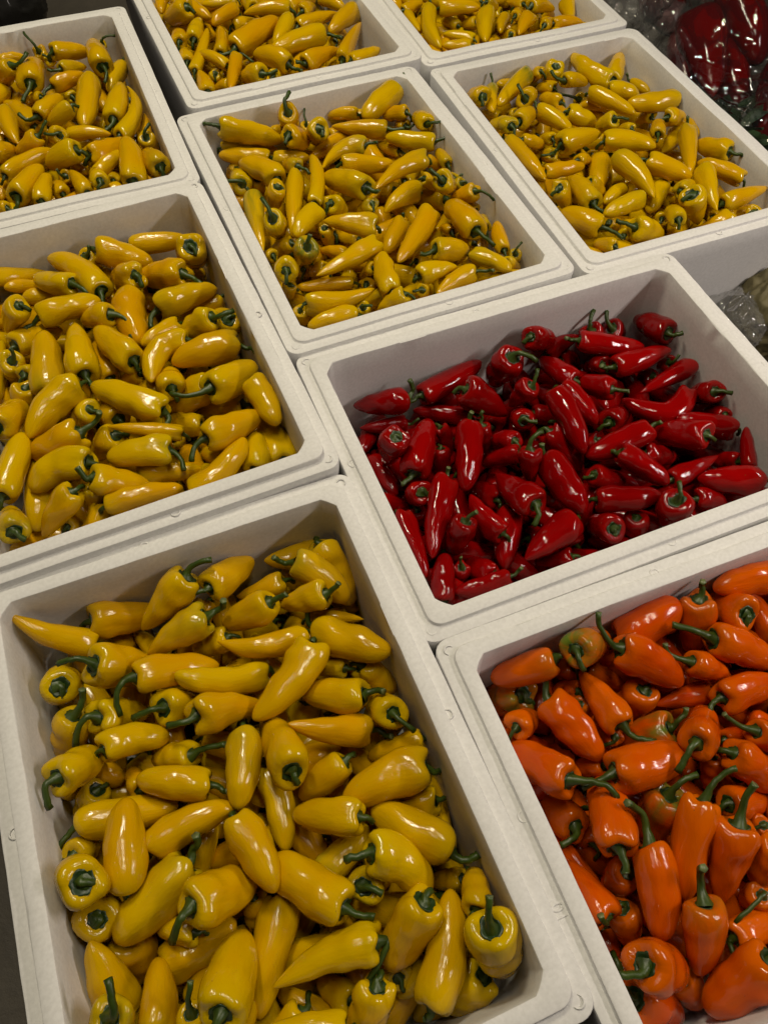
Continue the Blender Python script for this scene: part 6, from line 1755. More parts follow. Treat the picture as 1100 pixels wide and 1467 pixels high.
('C', '559 1145 -107 521 1157 -104 485 1175 -105 16'),
('C', '464 1210 -106 503 1218 -115 536 1225 -108 17'),
('C', '574 833 -106 540 814 -112 507 791 -117 16'),
('C', '514 891 -118 547 910 -106 578 929 -81 16'),
('C', '565 1002 -112 548 965 -102 552 924 -88 17'),
('C', '513 988 -105 544 1015 -105 572 1044 -104 15'),
('C', '502 1073 -123 544 1087 -106 576 1110 -90 16'),
('C', '574 1171 -97 529 1184 -104 493 1197 -115 16'),
('C', '565 1209 -107 551 1246 -109 533 1283 -100 18'),
('C', '219 862 -139 242 834 -136 263 800 -140 17'),
('C', '267 959 -135 242 941 -135 202 918 -128 16'),
('C', '232 1025 -139 218 1064 -134 207 1103 -136 20'),
('C', '251 1082 -139 223 1120 -135 203 1151 -136 19'),
('C', '239 1224 -138 228 1184 -134 223 1140 -124 18'),
('C', '271 1224 -141 242 1253 -132 213 1284 -125 18'),
('C', '254 885 -125 272 845 -137 299 802 -133 19'),
('C', '259 910 -141 300 922 -124 345 939 -118 16'),
('C', '309 994 -122 274 987 -132 236 984 -134 19'),
('C', '283 1033 -137 273 1077 -128 262 1126 -135 17'),
('C', '321 1133 -131 264 1137 -138 229 1140 -127 16'),
('C', '254 1197 -145 298 1181 -127 336 1172 -121 16'),
('C', '290 1279 -104 290 1248 -127 294 1210 -151 19'),
('C', '286 853 -112 321 838 -137 348 823 -140 17'),
('C', '350 871 -140 312 877 -127 280 895 -121 19'),
('C', '280 947 -125 316 961 -125 349 976 -127 20'),
('C', '322 1046 -136 306 1078 -123 288 1114 -125 20'),
('C', '330 1082 -133 334 1123 -137 336 1165 -129 17'),
('C', '358 1192 -136 320 1202 -135 287 1213 -132 18'),
('C', '352 1218 -128 323 1251 -137 298 1285 -136 18'),
('C', '366 827 -135 345 791 -139 325 766 -136 15'),
('C', '364 987 -138 332 1008 -125 305 1022 -115 19'),
('C', '414 1090 -139 379 1111 -131 343 1141 -119 19'),
('C', '341 1280 -129 366 1245 -139 386 1200 -138 16'),
('C', '382 870 -141 387 830 -134 395 790 -129 17'),
('C', '362 928 -130 403 920 -137 443 907 -133 18'),
('C', '376 965 -138 405 988 -130 423 1020 -123 20'),
('C', '380 997 -141 376 1037 -127 369 1068 -121 17'),
('C', '358 1178 -124 392 1148 -128 419 1108 -130 19'),
('C', '441 1189 -112 403 1191 -132 360 1182 -146 15'),
('C', '437 1237 -142 400 1251 -133 373 1273 -136 18'),
('C', '465 901 -143 430 877 -130 387 856 -119 17'),
('C', '455 1000 -129 436 972 -131 414 937 -119 19'),
('C', '442 1084 -139 444 1044 -125 450 1007 -113 16'),
('C', '450 1125 -118 446 1166 -128 442 1210 -140 15'),
('C', '472 1258 -145 422 1274 -127 391 1267 -116 17'),
('C', '522 800 -138 484 821 -135 440 847 -136 19'),
('C', '499 872 -127 484 912 -129 454 938 -131 19'),
('C', '520 966 -144 484 981 -125 457 994 -104 17'),
('C', '483 1002 -129 475 1041 -135 460 1089 -140 19'),
('C', '502 1082 -137 461 1103 -128 418 1128 -127 16'),
('C', '471 1213 -135 474 1163 -133 487 1122 -128 17'),
('C', '521 1247 -137 482 1241 -132 436 1237 -122 19'),
('C', '460 857 -127 508 851 -138 550 844 -144 16'),
('C', '465 963 -114 497 940 -124 528 919 -139 16'),
('C', '508 1042 -140 525 1003 -134 542 971 -124 17'),
('C', '512 1091 -136 522 1135 -131 535 1176 -128 16'),
('C', '503 1153 -130 507 1190 -134 518 1228 -141 18'),
('C', '543 1270 -132 504 1274 -123 457 1276 -129 17'),
('C', '561 877 -131 563 843 -134 566 803 -135 18'),
('C', '576 916 -132 533 890 -138 498 864 -148 15'),
('C', '565 987 -139 555 951 -132 542 915 -123 19'),
('C', '530 1081 -142 544 1036 -133 564 994 -129 17'),
('C', '566 1067 -132 557 1101 -128 541 1160 -130 15'),
('C', '533 1206 -142 556 1171 -130 571 1127 -121 18'),
('C', '529 1218 -139 553 1252 -137 571 1289 -135 16'),
('Y', '744 831 -71 708 853 -67 674 888 -64 17'),
('Y', '703 979 -71 720 1026 -68 733 1058 -67 17'),
('Y', '758 1083 -78 716 1098 -69 678 1116 -63 16'),
('Y', '732 814 -61 765 787 -66 792 769 -71 19'),
('Y', '954 784 -42 922 785 -61 886 804 -90 17'),
('Y', '940 763 -74 972 782 -72 1007 795 -69 16'),
('Y', '678 800 -54 713 785 -63 751 772 -74 17'),
('Y', '684 1021 -62 699 1055 -77 707 1092 -82 17'),
('Y', '799 851 -61 803 808 -71 814 774 -87 19'),
('Y', '997 781 -43 1021 775 -70 1053 758 -96 16'),
('Y', '680 802 -100 714 794 -94 750 776 -85 17'),
('Y', '753 913 -99 712 891 -95 675 862 -96 19'),
('Y', '685 967 -87 709 953 -88 742 921 -93 19'),
('Y', '729 1074 -106 713 1036 -96 708 1001 -92 16'),
('Y', '685 1075 -108 704 1119 -90 723 1157 -91 17'),
('Y', '690 1216 -114 697 1185 -95 698 1138 -81 19'),
('Y', '716 1209 -85 696 1249 -93 683 1279 -96 17'),
('Y', '787 770 -95 754 801 -100 714 827 -98 18'),
('Y', '707 860 -94 750 860 -93 800 861 -94 16'),
('Y', '748 1070 -95 742 1027 -87 726 984 -95 17'),
('Y', '729 1148 -99 751 1102 -99 767 1062 -94 15'),
('Y', '794 1155 -81 760 1178 -87 725 1206 -91 18'),
('Y', '796 1277 -92 765 1262 -92 729 1246 -100 16'),
('Y', '816 848 -84 772 835 -101 735 829 -106 15'),
('Y', '806 947 -93 776 918 -88 759 892 -83 16'),
('Y', '789 989 -80 804 1031 -79 821 1073 -95 16'),
('Y', '769 1012 -85 780 1047 -89 799 1085 -89 17'),
('Y', '753 1209 -104 789 1211 -93 832 1201 -81 20'),
('Y', '877 768 -75 846 788 -83 805 817 -106 20'),
('Y', '823 850 -94 855 883 -93 868 923 -91 19'),
('Y', '846 1066 -69 815 1098 -89 786 1127 -99 19'),
('Y', '856 1175 -85 853 1136 -88 846 1092 -87 20'),
('Y', '831 834 -72 851 821 -92 890 813 -108 16'),
('Y', '894 951 -81 858 949 -91 815 952 -92 17'),
('Y', '870 981 -95 876 1021 -82 878 1057 -75 19'),
('Y', '927 865 -83 902 837 -86 877 801 -93 20'),
('Y', '909 789 -103 927 815 -95 958 840 -92 18'),
('Y', '942 888 -101 934 933 -97 927 966 -89 16'),
('Y', '893 1130 -106 934 1105 -93 968 1091 -80 17'),
('Y', '934 1193 -79 947 1158 -95 965 1130 -100 16'),
('Y', '1018 838 -91 995 811 -95 970 781 -93 19'),
('Y', '973 906 -74 980 869 -88 998 839 -107 19'),
('Y', '1016 1044 -84 1000 1090 -98 994 1128 -98 17'),
('Y', '1040 839 -93 1040 803 -92 1038 763 -102 15'),
('Y', '1044 972 -93 1022 1001 -99 1003 1036 -94 20'),
('Y', '1046 1143 -103 1013 1155 -100 972 1168 -93 19'),
('Y', '682 831 -113 718 821 -126 757 809 -139 20'),
('Y', '682 855 -122 713 884 -126 734 930 -137 19'),
('Y', '685 981 -125 717 948 -121 752 916 -115 20'),
('Y', '746 991 -110 732 1032 -119 718 1068 -130 16'),
('Y', '685 1065 -130 710 1079 -123 748 1093 -115 16'),
('Y', '733 1186 -117 708 1161 -119 680 1135 -120 19'),
('Y', '691 1286 -134 709 1241 -123 719 1204 -129 19'),
('Y', '701 792 -124 740 787 -124 784 790 -130 16'),
('Y', '742 895 -122 762 866 -119 774 828 -128 18'),
('Y', '762 946 -102 733 974 -116 700 1002 -133 15'),
('Y', '770 1007 -119 759 1047 -114 748 1091 -122 16'),
('Y', '730 1103 -134 776 1120 -124 808 1136 -111 20'),
('Y', '809 1173 -107 770 1183 -119 736 1207 -127 19'),
('Y', '735 1211 -112 749 1245 -125 767 1280 -130 16'),
('Y', '810 764 -128 793 810 -120 792 851 -126 18'),
('Y', '795 881 -122 772 915 -118 765 949 -120 19'),
('Y', '814 939 -123 779 961 -121 754 995 -119 18'),
('Y', '814 990 -110 794 1030 -116 775 1075 -135 18'),
('Y', '773 1098 -104 806 1073 -116 828 1042 -126 18'),
('Y', '734 1141 -119 771 1150 -124 811 1151 -128 15'),
('Y', '771 1220 -127 790 1256 -121 798 1283 -111 20'),
('Y', '809 827 -119 855 832 -120 894 826 -128 18'),
('Y', '795 922 -112 829 912 -112 871 904 -110 17'),
('Y', '802 971 -115 845 971 -111 886 970 -105 16'),
('Y', '853 986 -123 833 1022 -118 805 1046 -109 16'),
('Y', '853 1171 -116 826 1131 -121 810 1088 -126 18'),
('Y', '843 1214 -91 830 1185 -113 813 1162 -138 16'),
('Y', '851 1239 -117 818 1220 -115 792 1191 -128 19'),
('Y', '912 811 -122 863 801 -121 821 812 -115 15'),
('Y', '861 925 -138 869 884 -127 881 841 -117 17'),
('Y', '883 881 -104 884 939 -114 880 975 -121 16'),
('Y', '912 995 -109 878 1015 -120 847 1031 -116 15'),
('Y', '834 1107 -109 880 1106 -120 919 1110 -121 18'),
('Y', '851 1209 -122 883 1199 -119 922 1186 -124 19'),
('Y', '904 1277 -122 884 1252 -127 854 1222 -126 17'),
('Y', '852 769 -120 895 775 -119 932 782 -137 16'),
('Y', '909 927 -133 917 892 -115 942 843 -103 18'),
('Y', '911 984 -114 909 946 -107 904 908 -97 16'),
('Y', '881 1066 -123 900 1032 -102 926 1010 -99 19'),
('Y', '955 1083 -133 915 1084 -116 867 1079 -104 18'),
('Y', '919 1175 -101 877 1149 -117 850 1125 -134 18'),
('Y', '937 1217 -150 911 1228 -122 874 1246 -98 17'),
('Y', '953 791 -117 935 831 -125 918 869 -128 18'),
('Y', '961 838 -116 948 877 -128 932 914 -125 18'),
('Y', '909 943 -138 948 955 -125 976 949 -106 18'),
('Y', '909 1021 -130 946 1020 -115 973 1026 -97 19'),
('Y', '933 1136 -120 966 1104 -109 985 1069 -111 17'),
('Y', '942 1197 -119 932 1166 -122 918 1127 -125 17'),
('Y', '926 1216 -107 967 1216 -114 996 1201 -127 17'),
('Y', '975 833 -119 975 796 -128 979 760 -131 15'),
('Y', '1001 812 -123 997 855 -127 987 893 -126 17'),
('Y', '961 888 -111 982 925 -115 994 965 -134 20'),
('Y', '986 1047 -130 991 1018 -123 989 975 -112 18'),
('Y', '919 1056 -125 952 1053 -114 993 1063 -109 17'),
('Y', '998 1105 -125 974 1151 -119 958 1186 -115 19'),
('Y', '1033 1210 -124 999 1230 -124 958 1259 -120 16'),
('Y', '1042 806 -117 1014 786 -125 984 758 -124 17'),
('Y', '1044 924 -112 1032 881 -114 1017 843 -124 16'),
('Y', '1028 925 -124 1013 957 -113 999 991 -107 17'),
('Y', '1026 1010 -124 1041 1051 -114 1046 1092 -115 16'),
('Y', '1017 1050 -120 1016 1088 -125 1021 1123 -123 18'),
('Y', '983 1177 -126 1021 1185 -123 1056 1199 -121 16'),
('Y', '1049 1236 -117 1014 1258 -127 973 1286 -123 17'),
('Y', '698 827 -152 724 867 -152 750 902 -155 19'),
('Y', '763 948 -150 725 939 -152 693 921 -154 19'),
('Y', '698 964 -159 733 991 -145 762 1024 -136 18'),
('Y', '696 1146 -140 714 1099 -146 723 1056 -152 17'),
('Y', '752 1193 -159 720 1205 -150 682 1212 -146 16'),
('Y', '784 1260 -154 745 1237 -151 706 1225 -149 16'),
('Y', '808 815 -144 765 817 -156 731 818 -150 16'),
('Y', '767 928 -156 768 893 -149 758 843 -146 18'),
('Y', '783 1034 -147 776 991 -144 776 949 -150 19'),
('Y', '764 1040 -149 732 1031 -147 693 1025 -157 16'),
('Y', '719 1181 -147 746 1153 -149 766 1120 -149 17'),
('Y', '777 1149 -154 775 1190 -151 773 1235 -151 19'),
('Y', '708 1248 -155 741 1270 -150 777 1283 -146 18'),
('Y', '833 866 -140 800 851 -142 763 832 -148 16'),
('Y', '825 918 -140 801 892 -147 788 856 -156 18'),
('Y', '799 979 -153 822 948 -148 849 923 -138 20'),
('Y', '831 1063 -148 789 1061 -151 752 1058 -149 19'),
('Y', '746 1078 -143 789 1094 -144 830 1107 -141 16'),
('Y', '800 1255 -156 806 1217 -147 794 1179 -142 19'),
('Y', '815 802 -147 857 797 -151 896 792 -160 20'),
('Y', '804 1023 -145 833 989 -146 850 956 -142 20'),
('Y', '860 1085 -117 846 1045 -139 828 1021 -164 19'),
('Y', '779 1133 -149 822 1123 -150 866 1110 -141 16'),
('Y', '842 1213 -140 826 1174 -150 814 1143 -157 17'),
('Y', '887 1282 -156 856 1248 -148 821 1215 -136 18'),
('Y', '846 863 -143 875 833 -153 894 803 -148 19'),
('Y', '885 936 -155 873 975 -142 868 1010 -133 19'),
('Y', '888 1078 -147 879 1046 -146 868 1011 -137 17'),
('Y', '863 1082 -156 883 1114 -150 902 1156 -139 17'),
('Y', '868 1201 -148 862 1157 -149 864 1118 -148 18'),
('Y', '851 1213 -158 891 1232 -147 933 1258 -146 16'),
('Y', '916 813 -148 900 853 -140 887 880 -141 17'),
('Y', '884 916 -148 915 887 -153 955 851 -146 19'),
('Y', '879 1012 -142 923 986 -149 955 957 -148 16'),
('Y', '911 1099 -147 924 1060 -152 954 1023 -147 19'),
('Y', '912 1172 -155 920 1131 -144 920 1099 -133 15'),
('Y', '985 851 -144 954 837 -151 919 824 -161 15'),
('Y', '936 936 -149 956 905 -148 977 868 -140 17'),
('Y', '967 929 -141 975 967 -150 978 1015 -160 18'),
('Y', '924 1018 -159 954 1004 -143 992 992 -131 16'),
('Y', '954 1047 -140 980 1080 -151 996 1126 -155 20'),
('Y', '958 1217 -149 956 1182 -146 962 1138 -136 18'),
('Y', '965 1230 -153 944 1257 -155 916 1288 -146 15'),
('Y', '1025 839 -159 989 821 -153 953 812 -153 16'),
('Y', '1037 844 -140 1007 882 -151 971 909 -154 19'),
('Y', '1013 1090 -150 1004 1053 -155 982 1009 -147 16'),
('Y', '957 1108 -149 996 1149 -150 1016 1176 -143 15'),
('Y', '1016 1236 -157 995 1189 -152 971 1152 -146 16'),
('Y', '977 1206 -139 991 1249 -154 1003 1287 -163 15'),
('Y', '998 771 -158 1024 805 -152 1051 846 -150 16'),
('Y', '993 943 -150 1024 909 -146 1050 874 -150 17'),
('Y', '1038 1011 -153 1036 972 -148 1027 931 -152 19'),
('Y', '1001 972 -142 1010 1011 -155 1029 1050 -153 17'),
('Y', '1040 1064 -159 1038 1103 -145 1037 1145 -138 18'),
('Y', '1018 1130 -158 1034 1164 -149 1054 1204 -139 16'),
('Y', '1045 1276 -150 1038 1232 -155 1032 1184 -152 17'),
('T', '571 1856 -15 574 1816 -20 574 1772 -18 17'),
('T', '237 1421 -61 241 1467 -50 258 1513 -46 19'),
('T', '250 1410 -57 288 1397 -48 333 1396 -33 18'),
('T', '278 1857 -50 275 1822 -44 269 1780 -36 19'),
('T', '323 1861 -55 315 1823 -40 318 1785 -31 17'),
('T', '362 1410 -63 401 1411 -45 441 1405 -22 19'),
('T', '312 1881 -52 355 1881 -56 391 1867 -53 19'),
('T', '399 1432 -62 429 1464 -37 467 1491 -36 16'),
('T', '392 1746 -58 378 1786 -43 361 1826 -38 16'),
('T', '365 1861 -38 393 1819 -52 422 1790 -59 20'),
('T', '443 1374 -33 445 1411 -48 437 1462 -52 17'),
('T', '412 1817 -31 439 1785 -38 460 1752 -55 18'),
('T', '476 1785 -43 457 1824 -50 446 1869 -54 20'),
('T', '466 1439 -47 487 1403 -43 518 1370 -38 18'),
('T', '511 1763 -73 487 1745 -50 456 1729 -23 15'),
('T', '448 1852 -28 487 1856 -38 522 1851 -56 17'),
('T', '531 1374 -39 532 1419 -48 532 1468 -54 18'),
('T', '479 1681 -37 515 1701 -42 561 1720 -46 20'),
('T', '506 1725 -55 547 1755 -49 575 1784 -49 20'),
('T', '480 1784 -70 505 1810 -57 519 1851 -38 16'),
('T', '554 1464 -38 564 1419 -52 575 1374 -56 16'),
('T', '580 1759 -67 583 1734 -41 578 1702 -19 17'),
('T', '591 1828 -64 553 1841 -44 511 1862 -32 17'),
('T', '328 1452 -56 342 1410 -45 360 1383 -36 19'),
('T', '364 1770 -34 319 1775 -48 271 1787 -47 17'),
('T', '392 1383 -46 425 1382 -64 467 1381 -62 16'),
('T', '415 1707 -38 414 1756 -40 405 1798 -41 17'),
('T', '439 1754 -44 450 1710 -44 453 1668 -35 16'),
('T', '396 1877 -28 418 1842 -47 435 1802 -59 19'),
('T', '550 1791 -49 507 1777 -45 475 1771 -49 18'),
('T', '461 1883 -40 505 1884 -51 552 1864 -56 19'),
('T', '591 1794 -50 559 1807 -55 521 1819 -58 16'),
('T', '318 1386 -83 278 1385 -81 231 1390 -77 20'),
('T', '227 1524 -69 260 1491 -77 302 1475 -86 17'),
('T', '285 1612 -94 248 1627 -69 221 1654 -50 18'),
('T', '289 1687 -77 254 1669 -70 220 1648 -77 19'),
('T', '261 1829 -68 241 1790 -79 220 1748 -80 19'),
('T', '266 1426 -72 312 1418 -83 351 1403 -85 20'),
('T', '256 1557 -61 282 1520 -73 303 1482 -83 16'),
('T', '316 1615 -78 297 1592 -69 279 1550 -54 19'),
('T', '273 1738 -68 296 1712 -69 323 1685 -67 20'),
('T', '309 1802 -92 276 1780 -70 258 1753 -56 19'),
('T', '374 1496 -67 344 1492 -75 301 1492 -72 19'),
('T', '343 1712 -75 335 1662 -71 321 1619 -67 16'),
('T', '290 1860 -69 308 1828 -74 328 1795 -76 16'),
('T', '333 1480 -45 371 1453 -59 403 1434 -92 20'),
('T', '412 1578 -67 378 1568 -73 337 1563 -72 17'),
('T', '406 1600 -73 369 1608 -65 333 1620 -51 18'),
('T', '383 1707 -76 368 1668 -75 342 1621 -66 18'),
('T', '379 1720 -65 355 1750 -68 326 1781 -78 20'),
('T', '351 1776 -88 351 1819 -77 356 1845 -66 17'),
('T', '418 1532 -75 404 1499 -66 374 1469 -68 16'),
('T', '363 1845 -78 390 1877 -83 417 1896 -86 17'),
('T', '456 1459 -80 457 1419 -77 466 1389 -69 19'),
('T', '442 1540 -51 441 1497 -66 435 1452 -82 16'),
('T', '431 1635 -79 430 1601 -68 421 1555 -49 15'),
('T', '417 1798 -77 452 1788 -74 479 1759 -67 16'),
('T', '418 1881 -75 435 1845 -76 457 1806 -79 19'),
('T', '514 1400 -84 490 1427 -70 471 1454 -69 16'),
('T', '488 1455 -76 471 1493 -82 448 1537 -74 18'),
('T', '498 1589 -60 454 1568 -67 418 1545 -69 20'),
('T', '450 1760 -74 472 1729 -70 501 1692 -64 19'),
('T', '496 1813 -85 477 1847 -66 461 1878 -58 16'),
('T', '542 1877 -82 507 1889 -80 470 1895 -79 15'),
('T', '528 1479 -80 531 1431 -78 523 1394 -67 15'),
('T', '504 1437 -56 512 1483 -63 524 1514 -82 19'),
('T', '569 1570 -70 523 1558 -69 486 1549 -73 19'),
('T', '517 1821 -79 531 1792 -78 544 1755 -72 16'),
('T', '549 1830 -79 507 1857 -73 479 1880 -78 18'),
('T', '529 1378 -66 556 1399 -79 596 1435 -90 16'),
('T', '544 1524 -66 549 1486 -76 569 1444 -78 17'),
('T', '558 1899 -60 565 1856 -74 566 1816 -88 18'),
('T', '235 1376 -110 248 1415 -109 255 1456 -100 20'),
('T', '227 1478 -113 256 1503 -103 278 1540 -105 15'),
('T', '279 1570 -113 249 1538 -100 224 1510 -90 19'),
('T', '232 1567 -106 245 1615 -114 254 1659 -110 19'),
('T', '286 1697 -109 250 1673 -102 221 1646 -97 17'),
('T', '292 1712 -101 256 1746 -105 219 1770 -107 20'),
('T', '225 1892 -87 237 1856 -101 241 1813 -119 17'),
('T', '272 1420 -111 302 1457 -99 334 1488 -92 15'),
('T', '316 1532 -103 299 1493 -102 276 1461 -105 17'),
('T', '318 1589 -109 283 1587 -97 235 1588 -86 17'),
('T', '342 1625 -115 298 1638 -105 256 1644 -78 18'),
('T', '315 1695 -88 294 1672 -104 259 1645 -118 15'),
('T', '250 1776 -93 288 1773 -109 324 1760 -129 15'),
('T', '277 1892 -100 267 1862 -97 251 1823 -95 16'),
('T', '348 1378 -111 346 1425 -107 339 1460 -108 16'),
('T', '332 1549 -71 336 1519 -89 344 1483 -123 16'),
('T', '296 1549 -88 331 1572 -89 370 1590 -93 18'),
('T', '381 1611 -97 347 1609 -97 306 1610 -97 17'),
('T', '367 1675 -108 346 1698 -103 310 1715 -93 19'),
('T', '330 1799 -110 318 1757 -94 301 1714 -91 19'),
('T', '358 1861 -97 306 1851 -101 267 1840 -114 19'),
('T', '396 1445 -119 377 1405 -100 368 1370 -84 19'),
('T', '365 1441 -96 374 1484 -101 384 1530 -109 20'),
('T', '342 1567 -120 364 1536 -94 397 1512 -83 18'),
('T', '317 1668 -102 350 1648 -97 388 1623 -91 17'),
('T', '409 1717 -104 367 1724 -95 319 1728 -90 17'),
('T', '398 1740 -70 374 1764 -97 341 1786 -111 16'),
('T', '400 1880 -122 357 1886 -97 318 1881 -80 16'),
('T', '432 1379 -99 422 1410 -111 414 1453 -117 20'),
('T', '404 1444 -97 408 1489 -99 396 1525 -111 19'),
('T', '439 1545 -90 391 1560 -101 356 1586 -108 19'),
('T', '392 1639 -100 424 1639 -103 466 1637 -98 19'),
('T', '424 1704 -97 400 1676 -99 371 1650 -96 19'),
('T', '367 1799 -98 407 1778 -92 442 1754 -88 17'),
('T', '404 1802 -79 421 1844 -103 440 1885 -112 15'),
('T', '470 1387 -106 458 1419 -109 462 1457 -113 17'),
('T', '453 1461 -102 441 1498 -103 415 1531 -97 20'),
('T', '478 1499 -108 458 1538 -104 441 1587 -100 16'),
('T', '409 1605 -101 449 1607 -101 490 1609 -104 18'),
('T', '444 1645 -78 446 1689 -104 439 1728 -121 16'),
('T', '400 1747 -101 442 1736 -100 477 1733 -103 19'),
('T', '463 1799 -101 455 1841 -104 446 1870 -107 19'),
('T', '528 1416 -98 496 1439 -99 465 1464 -107 16'),
('T', '536 1562 -99 510 1523 -97 482 1486 -101 18'),
('T', '461 1567 -104 510 1580 -92 543 1579 -92 20'),
('T', '494 1619 -102 477 1655 -94 464 1691 -87 17'),
('T', '490 1723 -92 474 1694 -109 472 1650 -115 17'),
('T', '444 1761 -98 481 1786 -100 516 1822 -102 17'),
('T', '432 1886 -93 481 1884 -101 525 1878 -103 17'),
('T', '557 1423 -134 537 1401 -109 522 1371 -83 18'),
('T', '561 1465 -96 523 1488 -116 483 1505 -115 16'),
('T', '508 1615 -106 546 1604 -89 581 1584 -86 18'),
('T', '561 1648 -118 524 1641 -90 481 1639 -70 17'),
('T', '514 1736 -86 514 1689 -95 500 1647 -99 20'),
('T', '543 1728 -85 537 1761 -106 532 1797 -111 17'),
('T', '514 1864 -109 540 1841 -107 583 1828 -100 20'),
('T', '595 1439 -104 549 1443 -108 500 1450 -114 19'),
('T', '591 1470 -96 559 1503 -103 516 1512 -117 20'),
('T', '589 1575 -123 563 1550 -104 545 1517 -86 20'),
('T', '582 1654 -96 578 1622 -100 572 1582 -110 19'),
('T', '532 1662 -77 552 1682 -94 582 1711 -113 17'),
('T', '564 1740 -102 579 1784 -101 587 1811 -105 18'),
('T', '538 1898 -101 565 1863 -102 594 1832 -98 16'),
('S', '745 1824 -44 777 1782 -53 794 1743 -54 17'),
('S', '763 1841 -46 738 1879 -52 708 1906 -61 17'),
('S', '818 1813 -47 801 1848 -41 791 1891 -41 18'),
('S', '873 1884 -39 837 1874 -52 802 1866 -57 18'),
('S', '899 1813 -28 897 1859 -40 892 1902 -59 16'),
('S', '910 1730 -31 934 1699 -46 965 1667 -50 17'),
('S', '980 1770 -32 938 1759 -39 893 1747 -44 19'),
('S', '910 1794 -38 936 1816 -41 954 1848 -58 18'),
('S', '962 1729 -37 987 1701 -39 1009 1668 -45 19'),
('S', '1038 1806 -43 1000 1825 -37 967 1848 -39 19'),
('S', '1025 1687 -23 1047 1711 -46 1068 1731 -66 18'),
('S', '697 1392 -79 713 1429 -89 722 1460 -88 19'),
('S', '696 1503 -89 717 1472 -72 721 1431 -63 18'),
('S', '761 1601 -77 726 1572 -73 688 1543 -77 16'),
('S', '728 1711 -58 727 1671 -79 704 1631 -91 15'),
('S', '699 1747 -51 716 1724 -74 733 1700 -105 18'),
('S', '709 1833 -91 708 1791 -78 716 1751 -64 19'),
('S', '699 1874 -56 722 1840 -64 736 1796 -75 19'),
('S', '762 1493 -67 753 1462 -79 734 1429 -91 19'),
('S', '752 1697 -52 769 1667 -72 804 1643 -84 17'),
('S', '735 1788 -82 741 1750 -75 742 1711 -61 18'),
('S', '737 1819 -98 753 1849 -80 769 1878 -66 17'),
('S', '786 1395 -105 795 1415 -74 809 1441 -53 19'),
('S', '762 1746 -57 795 1730 -74 829 1705 -84 17'),
('S', '837 1729 -69 807 1762 -81 777 1797 -85 17'),
('S', '824 1899 -65 790 1890 -70 750 1892 -77 19'),
('S', '846 1390 -83 824 1431 -82 820 1465 -81 19'),
('S', '844 1716 -58 834 1687 -71 814 1641 -79 19'),
('S', '821 1783 -48 846 1798 -69 870 1824 -87 16'),
('S', '804 1789 -85 828 1823 -69 850 1857 -60 16'),
('S', '894 1468 -85 869 1434 -72 840 1392 -54 16'),
('S', '919 1655 -45 885 1668 -64 850 1688 -82 16'),
('S', '887 1741 -47 844 1762 -67 824 1784 -89 16'),
('S', '897 1844 -72 851 1845 -86 808 1848 -88 20'),
('S', '861 1408 -85 893 1399 -87 930 1394 -91 18'),
('S', '890 1643 -71 929 1625 -70 964 1611 -69 15'),
('S', '878 1739 -74 908 1761 -72 935 1789 -79 17'),
('S', '914 1858 -66 891 1878 -77 851 1895 -84 17'),
('S', '931 1402 -100 970 1428 -76 1006 1444 -63 19'),
('S', '980 1623 -79 946 1656 -70 922 1687 -56 19'),
('S', '952 1751 -69 959 1706 -68 971 1659 -71 16'),
('S', '934 1785 -57 965 1765 -77 998 1751 -94 17'),
('S', '907 1898 -69 942 1899 -74 985 1885 -67 19'),
('S', '1030 1432 -79 1010 1467 -71 985 1501 -64 17'),
('S', '1010 1619 -55 1023 1649 -75 1044 1682 -93 18'),
('S', '984 1661 -69 1017 1688 -71 1055 1717 -74 20'),
('S', '968 1836 -55 983 1795 -65 1002 1749 -80 17'),
('S', '961 1780 -88 975 1828 -87 993 1870 -86 15'),
('S', '1062 1394 -55 1034 1400 -80 1010 1402 -114 18'),
('S', '977 1594 -75 1019 1600 -73 1063 1620 -77 16'),
('S', '1053 1639 -60 1057 1677 -77 1052 1723 -93 16'),
('S', '1003 1794 -66 1039 1801 -70 1071 1827 -80 17'),
('S', '1058 1848 -75 1021 1826 -75 979 1797 -86 17'),
('S', '745 1493 -82 717 1524 -76 697 1547 -88 16'),
('S', '745 1645 -78 711 1607 -72 695 1573 -72 19'),
('S', '704 1716 -102 702 1680 -74 706 1658 -49 15'),
('S', '718 1847 -98 732 1879 -85 745 1916 -74 20'),
('S', '730 1396 -63 766 1430 -74 795 1455 -89 18'),
('S', '749 1691 -82 758 1726 -90 778 1764 -79 16'),
('S', '770 1763 -96 760 1802 -78 759 1840 -64 15'),
('S', '768 1717 -68 789 1688 -77 810 1660 -70 16'),
('S', '788 1868 -70 786 1821 -71 794 1784 -67 20'),
('S', '850 1609 -73 811 1642 -59 778 1658 -53 17'),
('S', '880 1496 -92 851 1458 -73 830 1426 -49 17'),
('S', '883 1663 -87 869 1621 -76 860 1583 -48 16'),
('S', '913 1679 -72 883 1711 -67 844 1738 -67 18'),
('S', '896 1388 -60 927 1423 -67 958 1455 -72 16'),
('S', '929 1753 -63 928 1714 -72 944 1675 -82 16'),
('S', '960 1823 -75 915 1796 -66 882 1787 -67 15'),
('S', '927 1850 -46 900 1818 -70 882 1788 -89 16'),
('S', '887 1429 -94 925 1454 -78 951 1491 -70 16'),
('S', '981 1872 -71 939 1844 -79 918 1810 -83 20'),
('S', '984 1391 -52 997 1410 -77 1027 1428 -101 18'),
('S', '987 1758 -50 988 1725 -71 1002 1690 -92 20'),
('S', '991 1831 -60 1004 1869 -73 1014 1918 -80 17'),
('S', '1057 1418 -67 1052 1464 -77 1055 1509 -82 17'),
('S', '1013 1725 -48 1035 1733 -81 1066 1730 -108 20'),
('S', '1063 1760 -101 1033 1766 -79 995 1767 -50 19'),
('S', '1023 1848 -51 1040 1880 -68 1072 1911 -90 18'),
